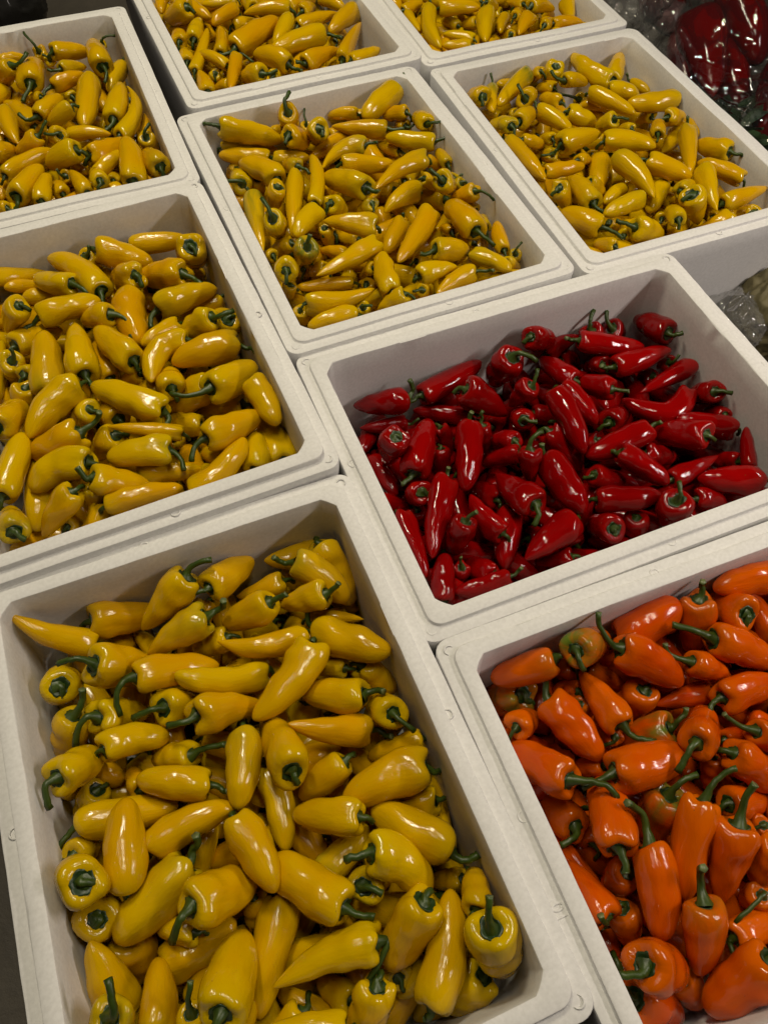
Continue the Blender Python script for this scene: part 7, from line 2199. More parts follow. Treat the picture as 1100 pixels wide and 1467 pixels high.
('S', '717 1433 -129 744 1412 -104 762 1388 -81 18'),
('S', '746 1586 -101 739 1537 -94 737 1496 -112 15'),
('S', '701 1610 -102 711 1558 -103 713 1517 -105 20'),
('S', '734 1611 -108 731 1644 -109 725 1692 -107 20'),
('S', '716 1723 -115 743 1760 -109 766 1784 -116 19'),
('S', '701 1806 -113 741 1799 -109 784 1796 -100 17'),
('S', '768 1912 -89 742 1885 -115 714 1851 -132 16'),
('S', '803 1463 -99 764 1467 -106 728 1476 -106 16'),
('S', '810 1497 -60 793 1494 -92 781 1476 -138 16'),
('S', '740 1575 -123 784 1557 -102 816 1552 -83 15'),
('S', '732 1719 -118 752 1678 -107 753 1633 -89 15'),
('S', '764 1757 -119 789 1730 -105 809 1705 -88 17'),
('S', '824 1828 -95 786 1823 -102 746 1816 -107 17'),
('S', '778 1898 -92 780 1853 -113 782 1817 -133 16'),
('S', '751 1439 -105 798 1427 -110 839 1415 -114 17'),
('S', '832 1529 -88 782 1520 -105 743 1503 -112 20'),
('S', '758 1614 -96 791 1586 -94 818 1560 -98 16'),
('S', '810 1681 -92 814 1631 -108 810 1584 -99 20'),
('S', '770 1688 -111 800 1694 -108 846 1709 -96 16'),
('S', '782 1767 -113 811 1797 -106 838 1811 -105 18'),
('S', '803 1893 -92 813 1860 -108 825 1816 -123 18'),
('S', '809 1485 -100 829 1454 -115 843 1420 -113 16'),
('S', '814 1592 -82 861 1595 -99 900 1584 -112 19'),
('S', '846 1679 -88 858 1643 -104 863 1603 -118 16'),
('S', '881 1776 -95 845 1747 -99 813 1710 -98 17'),
('S', '865 1802 -104 830 1773 -104 800 1738 -110 18'),
('S', '820 1912 -94 851 1871 -111 870 1835 -117 19'),
('S', '842 1400 -117 873 1424 -114 896 1461 -107 19'),
('S', '842 1468 -101 849 1518 -97 859 1554 -93 17'),
('S', '921 1556 -90 874 1563 -99 836 1571 -118 18'),
('S', '927 1710 -103 906 1660 -94 900 1620 -94 16'),
('S', '913 1784 -108 892 1752 -101 871 1729 -92 17'),
('S', '907 1803 -98 869 1821 -107 830 1848 -112 17'),
('S', '892 1830 -115 884 1875 -106 864 1918 -106 18'),
('S', '959 1475 -104 936 1442 -102 913 1414 -103 17'),
('S', '870 1507 -108 901 1516 -104 939 1523 -98 20'),
('S', '935 1572 -77 911 1597 -100 890 1624 -115 17'),
('S', '976 1744 -99 936 1729 -100 885 1726 -103 19'),
('S', '963 1826 -113 933 1806 -100 913 1780 -86 20'),
('S', '907 1909 -109 916 1877 -101 923 1840 -95 19'),
('S', '985 1486 -86 981 1447 -100 975 1405 -118 20'),
('S', '993 1502 -108 949 1497 -106 909 1495 -102 19'),
('S', '971 1716 -106 965 1677 -98 965 1642 -99 17'),
('S', '999 1769 -113 949 1767 -104 911 1751 -89 18'),
('S', '936 1911 -105 959 1870 -107 976 1829 -108 19'),
('S', '984 1448 -132 1024 1442 -110 1059 1422 -86 17'),
('S', '994 1510 -75 970 1534 -94 946 1563 -129 19'),
('S', '1010 1583 -100 981 1578 -105 942 1565 -111 19'),
('S', '1032 1610 -91 1000 1647 -106 983 1680 -107 18'),
('S', '1029 1771 -105 1005 1743 -103 986 1709 -97 16'),
('S', '991 1853 -108 1008 1808 -102 1032 1781 -101 17'),
('S', '1042 1860 -88 1006 1870 -103 968 1884 -120 19'),
('S', '1064 1510 -107 1029 1478 -101 1008 1454 -96 17'),
('S', '1002 1498 -90 1033 1524 -102 1057 1550 -103 18'),
('S', '993 1517 -109 1010 1551 -107 1031 1575 -100 16'),
('S', '1060 1606 -99 1042 1645 -106 1022 1680 -107 18'),
('S', '985 1694 -117 1027 1699 -112 1069 1718 -102 20'),
('S', '1046 1774 -118 1055 1815 -99 1065 1852 -90 18'),
('S', '1054 1910 -102 1055 1867 -110 1061 1820 -118 19'),
('S', '700 1445 -137 719 1470 -128 744 1502 -119 19'),
('S', '759 1556 -136 727 1519 -122 695 1488 -130 17'),
('S', '695 1576 -132 731 1585 -134 768 1589 -134 16'),
('S', '702 1708 -128 709 1653 -133 694 1616 -136 19'),
('S', '701 1748 -129 728 1779 -134 754 1802 -138 20'),
('S', '708 1856 -112 709 1823 -134 719 1776 -161 18'),
('S', '710 1906 -129 707 1870 -141 706 1837 -150 16'),
('S', '762 1435 -138 763 1466 -135 762 1511 -133 19'),
('S', '820 1490 -121 790 1518 -136 765 1542 -153 17'),
('S', '823 1568 -140 780 1594 -124 746 1608 -115 16'),
('S', '785 1673 -122 746 1643 -137 714 1621 -147 17'),
('S', '760 1787 -132 790 1756 -141 817 1716 -142 19'),
('S', '733 1845 -123 758 1820 -132 790 1791 -141 18'),
('S', '797 1858 -136 769 1882 -135 742 1906 -132 18'),
('S', '806 1484 -139 799 1447 -137 778 1402 -131 16'),
('S', '768 1566 -138 803 1544 -128 829 1508 -122 17'),
('S', '832 1628 -147 795 1622 -130 757 1620 -115 16'),
('S', '836 1710 -128 811 1677 -132 784 1633 -127 18'),
('S', '747 1711 -138 783 1715 -130 832 1724 -125 18'),
('S', '818 1775 -136 802 1814 -133 802 1856 -124 15'),
('S', '772 1909 -115 806 1891 -125 849 1872 -145 17'),
('S', '796 1399 -148 827 1421 -139 870 1442 -128 16'),
('S', '830 1459 -142 843 1495 -132 850 1532 -116 19'),
('S', '864 1620 -143 841 1599 -130 810 1574 -109 20'),
('S', '846 1634 -136 844 1668 -125 858 1708 -115 18'),
('S', '866 1713 -126 834 1742 -128 796 1777 -127 18'),
('S', '835 1780 -130 851 1817 -132 883 1858 -134 16'),
('S', '880 1869 -140 842 1855 -139 809 1841 -129 16'),
('S', '891 1478 -122 877 1434 -142 870 1388 -150 15'),
('S', '827 1542 -143 863 1543 -132 900 1534 -116 19'),
('S', '887 1619 -130 896 1570 -136 910 1528 -132 20'),
('S', '887 1633 -125 877 1664 -125 871 1705 -122 20'),
('S', '891 1773 -134 887 1726 -131 889 1690 -128 18'),
('S', '938 1850 -110 910 1824 -128 874 1793 -144 18'),
('S', '827 1903 -137 869 1901 -133 911 1908 -125 18'),
('S', '909 1452 -123 937 1480 -131 961 1502 -149 20'),
('S', '904 1489 -142 928 1518 -130 966 1536 -120 19'),
('S', '929 1542 -111 925 1582 -122 910 1623 -141 18'),
('S', '905 1627 -116 933 1660 -122 963 1702 -129 17'),
('S', '925 1737 -130 913 1692 -130 906 1649 -134 19'),
('S', '892 1786 -139 932 1789 -124 965 1788 -116 16'),
('S', '925 1902 -134 899 1866 -139 886 1822 -136 18'),
('S', '935 1440 -129 962 1412 -136 988 1387 -134 17'),
('S', '980 1567 -126 978 1519 -135 970 1479 -139 18'),
('S', '918 1565 -147 957 1573 -140 985 1600 -118 17'),
('S', '971 1658 -146 947 1630 -127 917 1607 -114 16'),
('S', '973 1712 -130 964 1746 -132 957 1785 -139 19'),
('S', '935 1828 -144 965 1799 -134 1002 1776 -127 18'),
('S', '931 1876 -134 961 1841 -136 1000 1819 -123 19'),
('S', '984 1423 -159 1014 1416 -131 1037 1393 -112 18'),
('S', '995 1463 -143 1009 1504 -133 1030 1549 -116 19'),
('S', '1059 1586 -116 1018 1596 -128 979 1598 -138 19'),
('S', '961 1615 -107 989 1625 -128 1017 1662 -149 20'),
('S', '993 1738 -137 1012 1764 -131 1041 1793 -128 18'),
('S', '1005 1786 -138 1021 1827 -128 1037 1863 -128 19'),
('S', '965 1901 -138 1003 1899 -125 1059 1910 -125 19'),
('S', '1026 1479 -131 1041 1434 -140 1052 1395 -146 18'),
('S', '1044 1532 -127 1051 1493 -141 1058 1445 -152 20'),
('S', '1065 1552 -122 1025 1563 -127 987 1586 -144 16'),
('S', '1052 1669 -126 1055 1632 -135 1055 1599 -132 16'),
('S', '1062 1765 -137 1037 1742 -122 1013 1713 -125 17'),
('S', '1049 1843 -136 1053 1805 -139 1042 1770 -138 19'),
('S', '980 1852 -131 1016 1871 -134 1060 1886 -131 18'),
('M', '-250 992 -33 -215 993 -53 -187 1007 -82 16'),
('M', '-205 1066 -60 -223 1030 -58 -240 991 -63 16'),
('M', '-107 634 -64 -101 591 -57 -114 543 -49 20'),
('M', '-35 552 -62 -46 588 -62 -60 623 -62 17'),
('M', '19 623 -60 -1 582 -61 -22 548 -66 15'),
('M', '87 559 -54 45 570 -59 14 573 -62 18'),
('M', '-197 973 -83 -232 964 -54 -258 950 -30 15'),
('M', '-122 606 -46 -158 569 -59 -194 545 -61 15'),
('M', '-244 551 -98 -196 564 -88 -151 560 -80 18'),
('M', '-243 594 -77 -206 625 -91 -171 652 -98 17'),
('M', '-251 828 -92 -215 802 -85 -188 781 -78 15'),
('M', '-190 852 -82 -225 871 -92 -253 899 -95 20'),
('M', '-247 1023 -82 -243 976 -80 -231 933 -91 16'),
('M', '-226 1041 -86 -216 1002 -91 -208 968 -100 18'),
('M', '-149 574 -102 -180 599 -83 -205 615 -70 15'),
('M', '-172 695 -83 -153 737 -80 -130 780 -78 17'),
('M', '-133 1000 -79 -177 1022 -81 -212 1053 -82 20'),
('M', '-160 674 -79 -152 634 -84 -136 594 -96 16'),
('M', '-113 867 -69 -116 828 -69 -117 785 -81 15'),
('M', '-137 809 -79 -148 855 -77 -155 890 -70 16'),
('M', '-127 657 -87 -94 646 -83 -51 634 -78 18'),
('M', '-36 570 -94 -77 586 -86 -107 593 -84 16'),
('M', '-20 745 -90 -65 722 -84 -102 700 -79 15'),
('M', '-45 629 -76 -30 599 -90 -4 568 -94 17'),
('M', '0 610 -78 -5 654 -81 3 687 -81 18'),
('M', '-40 745 -52 -34 702 -72 -21 660 -88 16'),
('M', '23 1006 -75 1 1043 -80 -38 1076 -91 16'),
('M', '34 551 -78 13 589 -94 -16 611 -93 16'),
('M', '33 608 -75 71 610 -83 104 611 -92 19'),
('M', '19 700 -94 54 679 -87 80 653 -67 17'),
('M', '127 574 -81 80 579 -80 32 586 -89 16'),
('M', '124 662 -105 84 688 -87 61 708 -69 16'),
('M', '103 919 -80 108 877 -94 109 832 -92 16'),
('M', '58 994 -78 90 1017 -90 115 1040 -95 16'),
('M', '-243 607 -118 -205 586 -112 -174 565 -120 18'),
('M', '-212 701 -118 -225 655 -106 -246 618 -100 20'),
('M', '-193 700 -86 -222 728 -106 -250 756 -125 18'),
('M', '-203 832 -119 -224 790 -111 -252 755 -105 15'),
('M', '-239 943 -106 -239 898 -120 -226 852 -124 19'),
('M', '-190 914 -118 -213 952 -117 -226 990 -108 18'),
('M', '-245 987 -120 -246 1025 -104 -256 1072 -100 16'),
('M', '-131 589 -119 -154 616 -113 -184 643 -111 15'),
('M', '-218 620 -127 -186 657 -114 -155 676 -105 15'),
('M', '-193 699 -130 -178 729 -113 -158 755 -93 20'),
('M', '-177 761 -102 -182 807 -104 -186 857 -102 20'),
('M', '-209 861 -128 -188 897 -105 -173 932 -87 18'),
('M', '-150 939 -108 -178 965 -110 -204 992 -108 16'),
('M', '-161 1058 -103 -195 1052 -107 -238 1033 -111 20'),
('M', '-108 556 -110 -145 570 -121 -188 596 -122 17'),
('M', '-116 739 -119 -139 702 -97 -169 678 -97 18'),
('M', '-132 785 -100 -140 755 -109 -155 711 -117 17'),
('M', '-115 801 -102 -150 827 -110 -174 860 -111 19'),
('M', '-190 879 -82 -149 867 -107 -114 864 -126 16'),
('M', '-95 961 -112 -124 963 -103 -165 975 -90 18'),
('M', '-143 952 -125 -154 1004 -123 -176 1037 -109 18'),
('M', '-59 649 -113 -99 610 -110 -120 576 -108 20'),
('M', '-147 674 -109 -99 672 -110 -50 676 -101 18'),
('M', '-40 734 -118 -76 735 -109 -120 741 -95 17'),
('M', '-97 800 -87 -106 846 -100 -116 880 -114 17'),
('M', '-81 898 -84 -112 893 -97 -163 889 -115 19'),
('M', '-69 948 -92 -111 924 -107 -137 905 -121 17'),
('M', '-102 985 -102 -129 1018 -108 -151 1057 -110 18'),
('M', '-36 633 -113 -68 596 -114 -91 563 -116 15'),
('M', '-26 701 -114 -68 702 -108 -113 711 -101 20'),
('M', '-46 759 -85 -88 762 -97 -124 758 -123 17'),
('M', '-105 799 -115 -61 787 -106 -19 771 -94 19'),
('M', '-96 875 -111 -54 855 -106 -16 835 -91 19'),
('M', '-60 922 -120 -65 968 -109 -80 996 -103 15'),
('M', '-61 1017 -78 -87 1024 -99 -114 1026 -134 19'),
('M', '-29 646 -109 -4 621 -112 25 591 -116 15'),
('M', '8 689 -118 -36 666 -103 -62 645 -93 17'),
('M', '-15 705 -79 -14 728 -116 -17 752 -144 16'),
('M', '-85 836 -115 -44 812 -100 -6 787 -89 17'),
('M', '-64 889 -101 -17 875 -101 16 859 -110 17'),
('M', '-45 1019 -99 -41 995 -108 -41 949 -122 20'),
('M', '0 952 -117 -4 992 -111 -29 1040 -97 18'),
('M', '-31 567 -120 19 566 -119 65 566 -129 20'),
('M', '67 711 -109 28 711 -118 -18 704 -122 19'),
('M', '29 755 -112 -15 757 -110 -59 752 -104 18'),
('M', '-16 780 -116 13 807 -106 42 824 -97 19'),
('M', '-49 911 -104 -10 908 -110 26 894 -120 18'),
('M', '-49 962 -91 -16 941 -100 28 919 -109 19'),
('M', '-16 1046 -113 11 1028 -105 33 990 -108 15'),
('M', '29 619 -111 56 588 -109 81 561 -114 18'),
('M', '23 669 -116 57 653 -109 88 626 -105 17'),
('M', '40 735 -122 58 772 -109 68 814 -96 17'),
('M', '64 881 -92 36 851 -98 6 828 -109 17'),
('M', '77 877 -139 44 889 -113 13 903 -83 17'),
('M', '65 963 -89 36 946 -106 7 942 -131 20'),
('M', '10 1068 -120 41 1046 -102 67 1018 -94 20'),
('M', '120 651 -107 98 612 -112 73 575 -127 16'),
('M', '72 742 -109 97 707 -120 125 669 -115 16'),
('M', '109 785 -112 106 749 -104 107 713 -101 20'),
('M', '83 779 -112 91 823 -108 95 860 -101 16'),
('M', '63 836 -104 86 875 -113 113 911 -116 16'),
('M', '114 927 -93 82 955 -114 52 982 -119 17'),
('M', '43 989 -112 74 1019 -116 118 1046 -115 18'),
('M', '-238 575 -140 -225 609 -145 -219 645 -141 17'),
('M', '-242 671 -139 -223 711 -140 -209 753 -144 16'),
('M', '-247 867 -139 -222 825 -140 -191 788 -139 16'),
('M', '-234 976 -134 -244 941 -145 -247 906 -149 16'),
('M', '-192 1012 -125 -224 1044 -139 -260 1068 -157 16'),
('M', '-184 633 -134 -189 596 -144 -184 548 -139 18'),
('M', '-145 709 -128 -175 679 -134 -207 648 -147 17'),
('M', '-237 762 -132 -198 771 -133 -155 784 -144 20'),
('M', '-167 813 -133 -190 834 -139 -222 863 -142 19'),
('M', '-227 934 -141 -205 900 -138 -177 886 -144 16'),
('M', '-186 959 -132 -193 995 -143 -196 1031 -156 15'),
('M', '-107 653 -132 -135 616 -142 -154 571 -146 18'),
('M', '-163 635 -132 -145 663 -137 -115 688 -144 20'),
('M', '-133 795 -142 -153 754 -134 -169 714 -138 16'),
('M', '-157 875 -140 -134 835 -137 -117 793 -132 17'),
('M', '-178 946 -129 -169 897 -133 -175 853 -121 16'),
('M', '-131 897 -135 -148 935 -144 -175 977 -136 18'),
('M', '-130 1065 -125 -170 1047 -142 -200 1041 -143 19'),
('M', '-101 702 -146 -81 662 -139 -55 627 -145 19'),
('M', '-143 733 -144 -101 726 -141 -59 725 -137 19'),
('M', '-78 749 -142 -110 778 -126 -144 799 -121 15'),
('M', '-112 839 -125 -98 863 -135 -67 899 -145 16'),
('M', '-109 939 -140 -106 901 -132 -118 868 -134 15'),
('M', '-127 944 -137 -106 979 -141 -81 1018 -143 17'),
('M', '-134 1039 -137 -88 1050 -143 -53 1065 -150 16'),
('M', '-62 696 -140 -45 658 -135 -30 613 -130 17'),
('M', '-86 808 -145 -66 775 -137 -54 728 -136 16'),
('M', '-55 875 -142 -79 842 -135 -100 810 -130 15'),
('M', '-78 915 -149 -85 951 -137 -89 995 -117 15'),
('M', '-62 968 -151 -69 1002 -128 -71 1053 -129 18'),
('M', '-49 575 -137 -14 609 -141 14 647 -140 19'),
('M', '-28 686 -141 -33 721 -141 -47 767 -133 17'),
('M', '-67 813 -144 -37 845 -134 -15 878 -130 19'),
('M', '-30 883 -134 -59 903 -129 -89 924 -120 20'),
('M', '4 948 -144 -29 942 -139 -67 933 -136 19'),
('M', '-48 1000 -146 -17 1022 -137 17 1034 -129 19'),
('M', '75 604 -133 38 586 -144 -5 578 -141 17'),
('M', '41 698 -144 8 671 -136 -32 650 -120 15'),
('M', '41 792 -122 11 777 -139 -22 751 -154 19'),
('M', '47 828 -148 1 828 -128 -42 826 -112 20'),
('M', '42 913 -150 14 873 -132 -15 847 -121 18'),
('M', '37 1015 -136 -4 994 -141 -38 957 -140 16'),
('M', '16 1067 -144 -26 1053 -141 -70 1039 -140 19'),
('M', '46 674 -149 34 637 -135 2 601 -130 18'),
('M', '34 750 -150 61 724 -140 88 701 -138 16'),
('M', '55 793 -137 77 754 -142 95 716 -139 19'),
('M', '53 864 -148 65 836 -135 73 781 -121 18'),
('M', '90 923 -127 51 919 -119 7 919 -140 19'),
('M', '20 958 -131 44 989 -143 79 1024 -141 19'),
('M', '52 1071 -137 31 1046 -143 5 1019 -153 17'),
('M', '120 643 -142 80 633 -137 40 610 -143 19'),
('M', '117 699 -145 92 671 -142 57 664 -132 17'),
('M', '101 802 -134 108 765 -142 113 720 -130 19'),
('M', '94 813 -134 92 849 -138 77 883 -154 16'),
('M', '111 861 -148 105 901 -139 108 947 -121 16'),
('M', '80 1003 -131 95 964 -143 115 931 -141 19'),
('M', '106 1070 -127 76 1047 -141 36 1018 -149 20'),
('L', '-198 1479 -27 -228 1512 -28 -249 1554 -36 18'),
('L', '-200 1591 -29 -223 1624 -30 -244 1650 -34 18'),
('L', '-167 1507 -16 -176 1470 -31 -192 1431 -24 15'),
('L', '-189 1635 -18 -172 1584 -22 -167 1543 -38 17'),
('L', '-255 1231 -84 -213 1234 -62 -173 1244 -36 17'),
('L', '-254 1255 -76 -223 1262 -52 -186 1265 -32 15'),
('L', '-208 1305 -63 -237 1339 -50 -256 1387 -48 16'),
('L', '-246 1390 -54 -231 1421 -51 -219 1461 -57 16'),
('L', '-198 1447 -37 -220 1483 -57 -251 1514 -81 16'),
('L', '-190 1552 -31 -211 1579 -48 -228 1629 -71 15'),
('L', '-177 1643 -26 -203 1678 -50 -223 1696 -71 17'),
('L', '-170 1172 -43 -174 1208 -61 -183 1249 -68 16'),
('L', '-210 1281 -67 -185 1263 -58 -156 1229 -50 15'),
('L', '-139 1398 -66 -161 1361 -44 -168 1316 -32 15'),
('L', '-210 1403 -53 -181 1419 -43 -146 1432 -34 20'),
('L', '-219 1520 -52 -185 1494 -57 -146 1466 -50 18'),
('L', '-192 1590 -42 -160 1566 -59 -131 1534 -71 16'),
('L', '-198 1601 -53 -176 1640 -56 -160 1673 -64 18'),
('L', '-148 1237 -38 -144 1205 -59 -152 1172 -74 16'),
('L', '-192 1533 -52 -154 1518 -56 -121 1499 -43 16'),
('L', '-107 1598 -47 -132 1560 -44 -158 1528 -39 17'),
('L', '-162 1628 -25 -141 1669 -48 -122 1698 -74 16'),
('L', '-124 1174 -76 -108 1208 -58 -87 1248 -42 18'),
('L', '-90 1188 -54 -50 1221 -52 -14 1232 -44 18'),
('L', '81 1242 -58 59 1207 -60 42 1164 -59 17'),
('L', '111 1177 -71 96 1197 -57 80 1229 -32 17'),
('L', '-250 1242 -40 -243 1202 -58 -241 1169 -82 16'),
('L', '-176 1283 -34 -219 1291 -43 -260 1296 -61 17'),
('L', '-175 1381 -44 -217 1372 -55 -252 1369 -74 18'),
('L', '-238 1447 -27 -245 1488 -44 -251 1531 -67 16'),
('L', '-251 1539 -53 -215 1547 -61 -171 1555 -60 18'),
('L', '-238 1696 -46 -242 1659 -52 -236 1616 -68 17'),
('L', '-198 1177 -81 -212 1203 -51 -227 1240 -21 20'),
('L', '-171 1284 -70 -184 1321 -51 -199 1358 -42 20'),
('L', '-126 1438 -51 -164 1451 -57 -195 1462 -59 18'),
('L', '-159 1589 -44 -140 1620 -46 -121 1654 -52 15'),
('L', '36 1219 -43 -8 1206 -51 -42 1195 -62 19'),
('L', '-178 1238 -100 -214 1257 -92 -258 1267 -85 17'),
('L', '-252 1351 -78 -204 1338 -81 -164 1316 -84 19'),
('L', '-223 1399 -77 -232 1444 -85 -256 1476 -91 17'),
('L', '-236 1530 -95 -231 1563 -88 -225 1600 -80 16'),
('L', '-245 1591 -82 -240 1636 -88 -239 1678 -90 16'),
('L', '-194 1182 -104 -193 1218 -84 -197 1245 -72 15'),
('L', '-183 1279 -90 -208 1302 -86 -239 1328 -80 17'),
('L', '-147 1408 -79 -178 1386 -82 -223 1363 -78 17'),
('L', '-207 1393 -74 -171 1433 -83 -141 1459 -79 16'),
('L', '-204 1582 -99 -196 1531 -86 -201 1488 -81 19'),
('L', '-218 1615 -77 -179 1588 -84 -141 1566 -84 18'),
('L', '-222 1675 -73 -202 1640 -81 -173 1616 -86 19'),
('L', '-94 1248 -73 -135 1236 -74 -184 1226 -90 19'),
('L', '-161 1337 -74 -132 1316 -80 -102 1300 -85 19'),
('L', '-146 1363 -67 -107 1339 -75 -80 1321 -83 19'),
('L', '-118 1495 -71 -151 1478 -78 -193 1465 -88 20'),
('L', '-122 1616 -62 -126 1573 -80 -129 1532 -98 17'),
('L', '-159 1605 -67 -151 1646 -84 -141 1682 -88 19'),
('L', '-51 1199 -78 -79 1236 -91 -96 1276 -93 17'),
('L', '-164 1260 -73 -136 1273 -74 -101 1296 -74 19'),
('L', '-138 1521 -87 -98 1514 -82 -44 1510 -72 16'),
('L', '-84 1606 -72 -98 1560 -75 -120 1526 -65 19'),
('L', '-83 1639 -99 -123 1614 -94 -151 1599 -82 17'),
('L', '-122 1207 -100 -86 1186 -88 -55 1173 -74 16'),
('L', '-23 1293 -80 -67 1285 -83 -110 1273 -75 16'),
('L', '-26 1381 -76 -72 1375 -66 -111 1369 -67 17'),
('L', '-24 1195 -85 -37 1233 -77 -44 1278 -74 16'),
('L', '30 1325 -76 -5 1343 -73 -41 1362 -84 16'),
('L', '-6 1171 -100 5 1210 -81 22 1244 -76 17'),
('L', '5 1242 -76 -4 1285 -75 -10 1312 -79 18'),
('L', '52 1342 -72 19 1370 -82 -16 1387 -94 20'),
('L', '40 1432 -79 -8 1434 -81 -37 1433 -82 18'),
('L', '7 1566 -68 0 1614 -81 4 1656 -90 18'),
('L', '44 1250 -78 41 1218 -83 44 1169 -97 19'),
('L', '10 1304 -69 47 1295 -81 72 1271 -84 17'),
('L', '50 1434 -62 42 1473 -76 20 1521 -81 15'),
('L', '48 1605 -83 56 1561 -78 62 1519 -86 16'),
('L', '86 1277 -71 100 1242 -80 116 1202 -88 19'),
('L', '116 1327 -107 82 1309 -81 53 1294 -52 16'),
('L', '56 1621 -71 88 1604 -78 120 1589 -92 15'),
('L', '-254 1250 -105 -217 1228 -105 -177 1204 -119 15'),
('L', '-202 1298 -120 -227 1328 -108 -257 1336 -97 17'),
('L', '-250 1422 -110 -219 1395 -109 -191 1364 -117 18'),
('L', '-193 1401 -103 -211 1438 -107 -236 1476 -110 15'),
('L', '-249 1469 -116 -226 1510 -118 -201 1550 -109 16'),
('L', '-199 1648 -115 -220 1610 -105 -232 1581 -106 18'),
('L', '-246 1614 -123 -231 1660 -114 -217 1699 -103 18'),
('L', '-148 1174 -117 -159 1207 -121 -173 1246 -109 15'),
('L', '-176 1268 -130 -216 1280 -110 -255 1295 -85 18'),
('L', '-249 1378 -108 -224 1359 -108 -188 1336 -115 18'),
('L', '-136 1463 -111 -167 1457 -106 -202 1443 -94 19'),
('L', '-178 1480 -101 -185 1523 -114 -196 1566 -123 17'),
('L', '-159 1546 -121 -179 1577 -115 -198 1615 -106 17'),
('L', '-182 1691 -109 -176 1643 -104 -170 1609 -112 18'),
('L', '-169 1288 -112 -150 1248 -105 -139 1202 -111 19'),
('L', '-188 1302 -122 -152 1316 -109 -122 1326 -108 17'),
('L', '-181 1331 -113 -157 1364 -100 -130 1407 -94 16'),
('L', '-121 1453 -79 -135 1427 -96 -147 1394 -118 19'),
('L', '-125 1481 -106 -149 1510 -105 -167 1539 -96 18'),
('L', '-148 1624 -125 -146 1584 -109 -144 1545 -99 19'),
('L', '-116 1632 -125 -136 1666 -115 -171 1698 -102 18'),
('L', '-124 1263 -100 -104 1227 -113 -85 1192 -123 20'),
('L', '-114 1336 -99 -92 1302 -104 -72 1276 -103 16'),
('L', '-77 1373 -114 -118 1356 -103 -160 1331 -96 18'),
('L', '-60 1400 -117 -95 1437 -109 -128 1465 -102 16'),
('L', '-45 1535 -112 -75 1515 -107 -118 1491 -103 18'),
('L', '-59 1577 -109 -104 1563 -107 -140 1539 -113 17'),
('L', '-83 1686 -75 -101 1681 -109 -129 1681 -135 18'),
('L', '-74 1172 -105 -55 1214 -113 -47 1257 -103 16'),
('L', '-74 1372 -90 -66 1322 -97 -63 1281 -115 18'),
('L', '-123 1410 -92 -73 1392 -95 -31 1388 -101 19'),
('L', '-27 1459 -126 -60 1450 -108 -94 1436 -80 16'),
('L', '-46 1497 -80 -74 1478 -105 -92 1451 -114 19'),
('L', '-41 1584 -81 -75 1601 -99 -107 1614 -122 15'),
('L', '-64 1616 -109 -62 1663 -107 -63 1692 -115 20'),
('L', '-5 1187 -120 -21 1221 -109 -37 1255 -92 18'),
('L', '-24 1289 -108 -34 1335 -100 -46 1364 -97 20'),
('L', '20 1335 -110 -19 1356 -120 -59 1386 -111 17'),
('L', '-31 1390 -130 -46 1421 -100 -61 1458 -73 16'),
('L', '-22 1519 -120 -30 1486 -106 -29 1448 -91 18'),
('L', '-46 1587 -108 -27 1546 -103 -3 1503 -93 17'),
('L', '-10 1694 -123 -27 1653 -106 -45 1619 -93 16'),
('L', '3 1263 -103 9 1227 -105 29 1192 -112 17'),
('L', '-5 1318 -115 29 1288 -106 55 1254 -108 19'),
('L', '18 1404 -98 37 1385 -113 54 1346 -123 16'),
('L', '-13 1428 -103 -3 1388 -113 23 1365 -109 16'),
('L', '27 1500 -97 -3 1462 -104 -32 1438 -100 15'),
('L', '-16 1574 -94 25 1563 -107 60 1567 -120 19'),
('L', '-17 1619 -114 12 1662 -108 34 1697 -104 16'),
('L', '23 1246 -124 57 1237 -107 102 1235 -101 16'),
('L', '86 1308 -121 51 1319 -104 3 1333 -93 19'),
('L', '89 1342 -104 53 1348 -103 11 1358 -111 15'),
('L', '90 1458 -106 44 1454 -103 6 1445 -104 19'),
('L', '76 1493 -99 39 1517 -96 3 1545 -104 17'),
('L', '33 1627 -111 55 1591 -109 84 1562 -96 19'),
('L', '72 1628 -89 52 1658 -109 34 1688 -122 19'),
('L', '44 1200 -120 85 1192 -108 117 1183 -101 17'),
('L', '113 1295 -134 80 1271 -107 59 1249 -91 19'),
('L', '59 1391 -98 92 1368 -103 117 1342 -117 18'),
('L', '100 1393 -121 107 1440 -113 107 1485 -108 17'),
('L', '114 1511 -98 80 1528 -100 41 1548 -117 19'),
('L', '112 1563 -93 96 1575 -115 60 1586 -137 17'),
('L', '77 1614 -114 102 1652 -110 108 1685 -111 15')]

def dec(s):
    return [int(x) * 1e-4 for x in s.split()]

def dec_mm(s):
    return [int(x) * 1e-3 for x in s.split()]

GROUPS = {'F': 'yellow peppers in the nearest box', 'M': 'yellow peppers in the box left of the red ones', 'L': 'yellow peppers in the far left box',
          'C': 'yellow peppers in the middle box', 'T': 'yellow peppers in the top middle box', 'S': 'yellow peppers in the top right box',
          'Y': 'yellow peppers in the right-hand box', 'R': 'red peppers in the foam box', 'O': 'orange peppers in the foam box'}
piles = {c: {'V': [], 'F': [], 'I': [], 'along': [], 'skin': [], 'tint': [], 'unripe': [], 'n': 0} for c in ('yellow', 'red', 'orange')}

def to_pile(c, V, F, idx, along, tint, unripe, skin=None):
    p = piles[c]
    p['V'].append(V)
    p['F'] += [tuple(i + p['n'] for i in f) for f in F]
    p['I'] += idx
    p['along'].append(along); p['skin'].append(np.zeros((len(V), 3)) if skin is None else skin); p['tint'].append(np.full(len(V), tint)); p['unripe'].append(np.full(len(V), unripe))
    p['n'] += len(V)

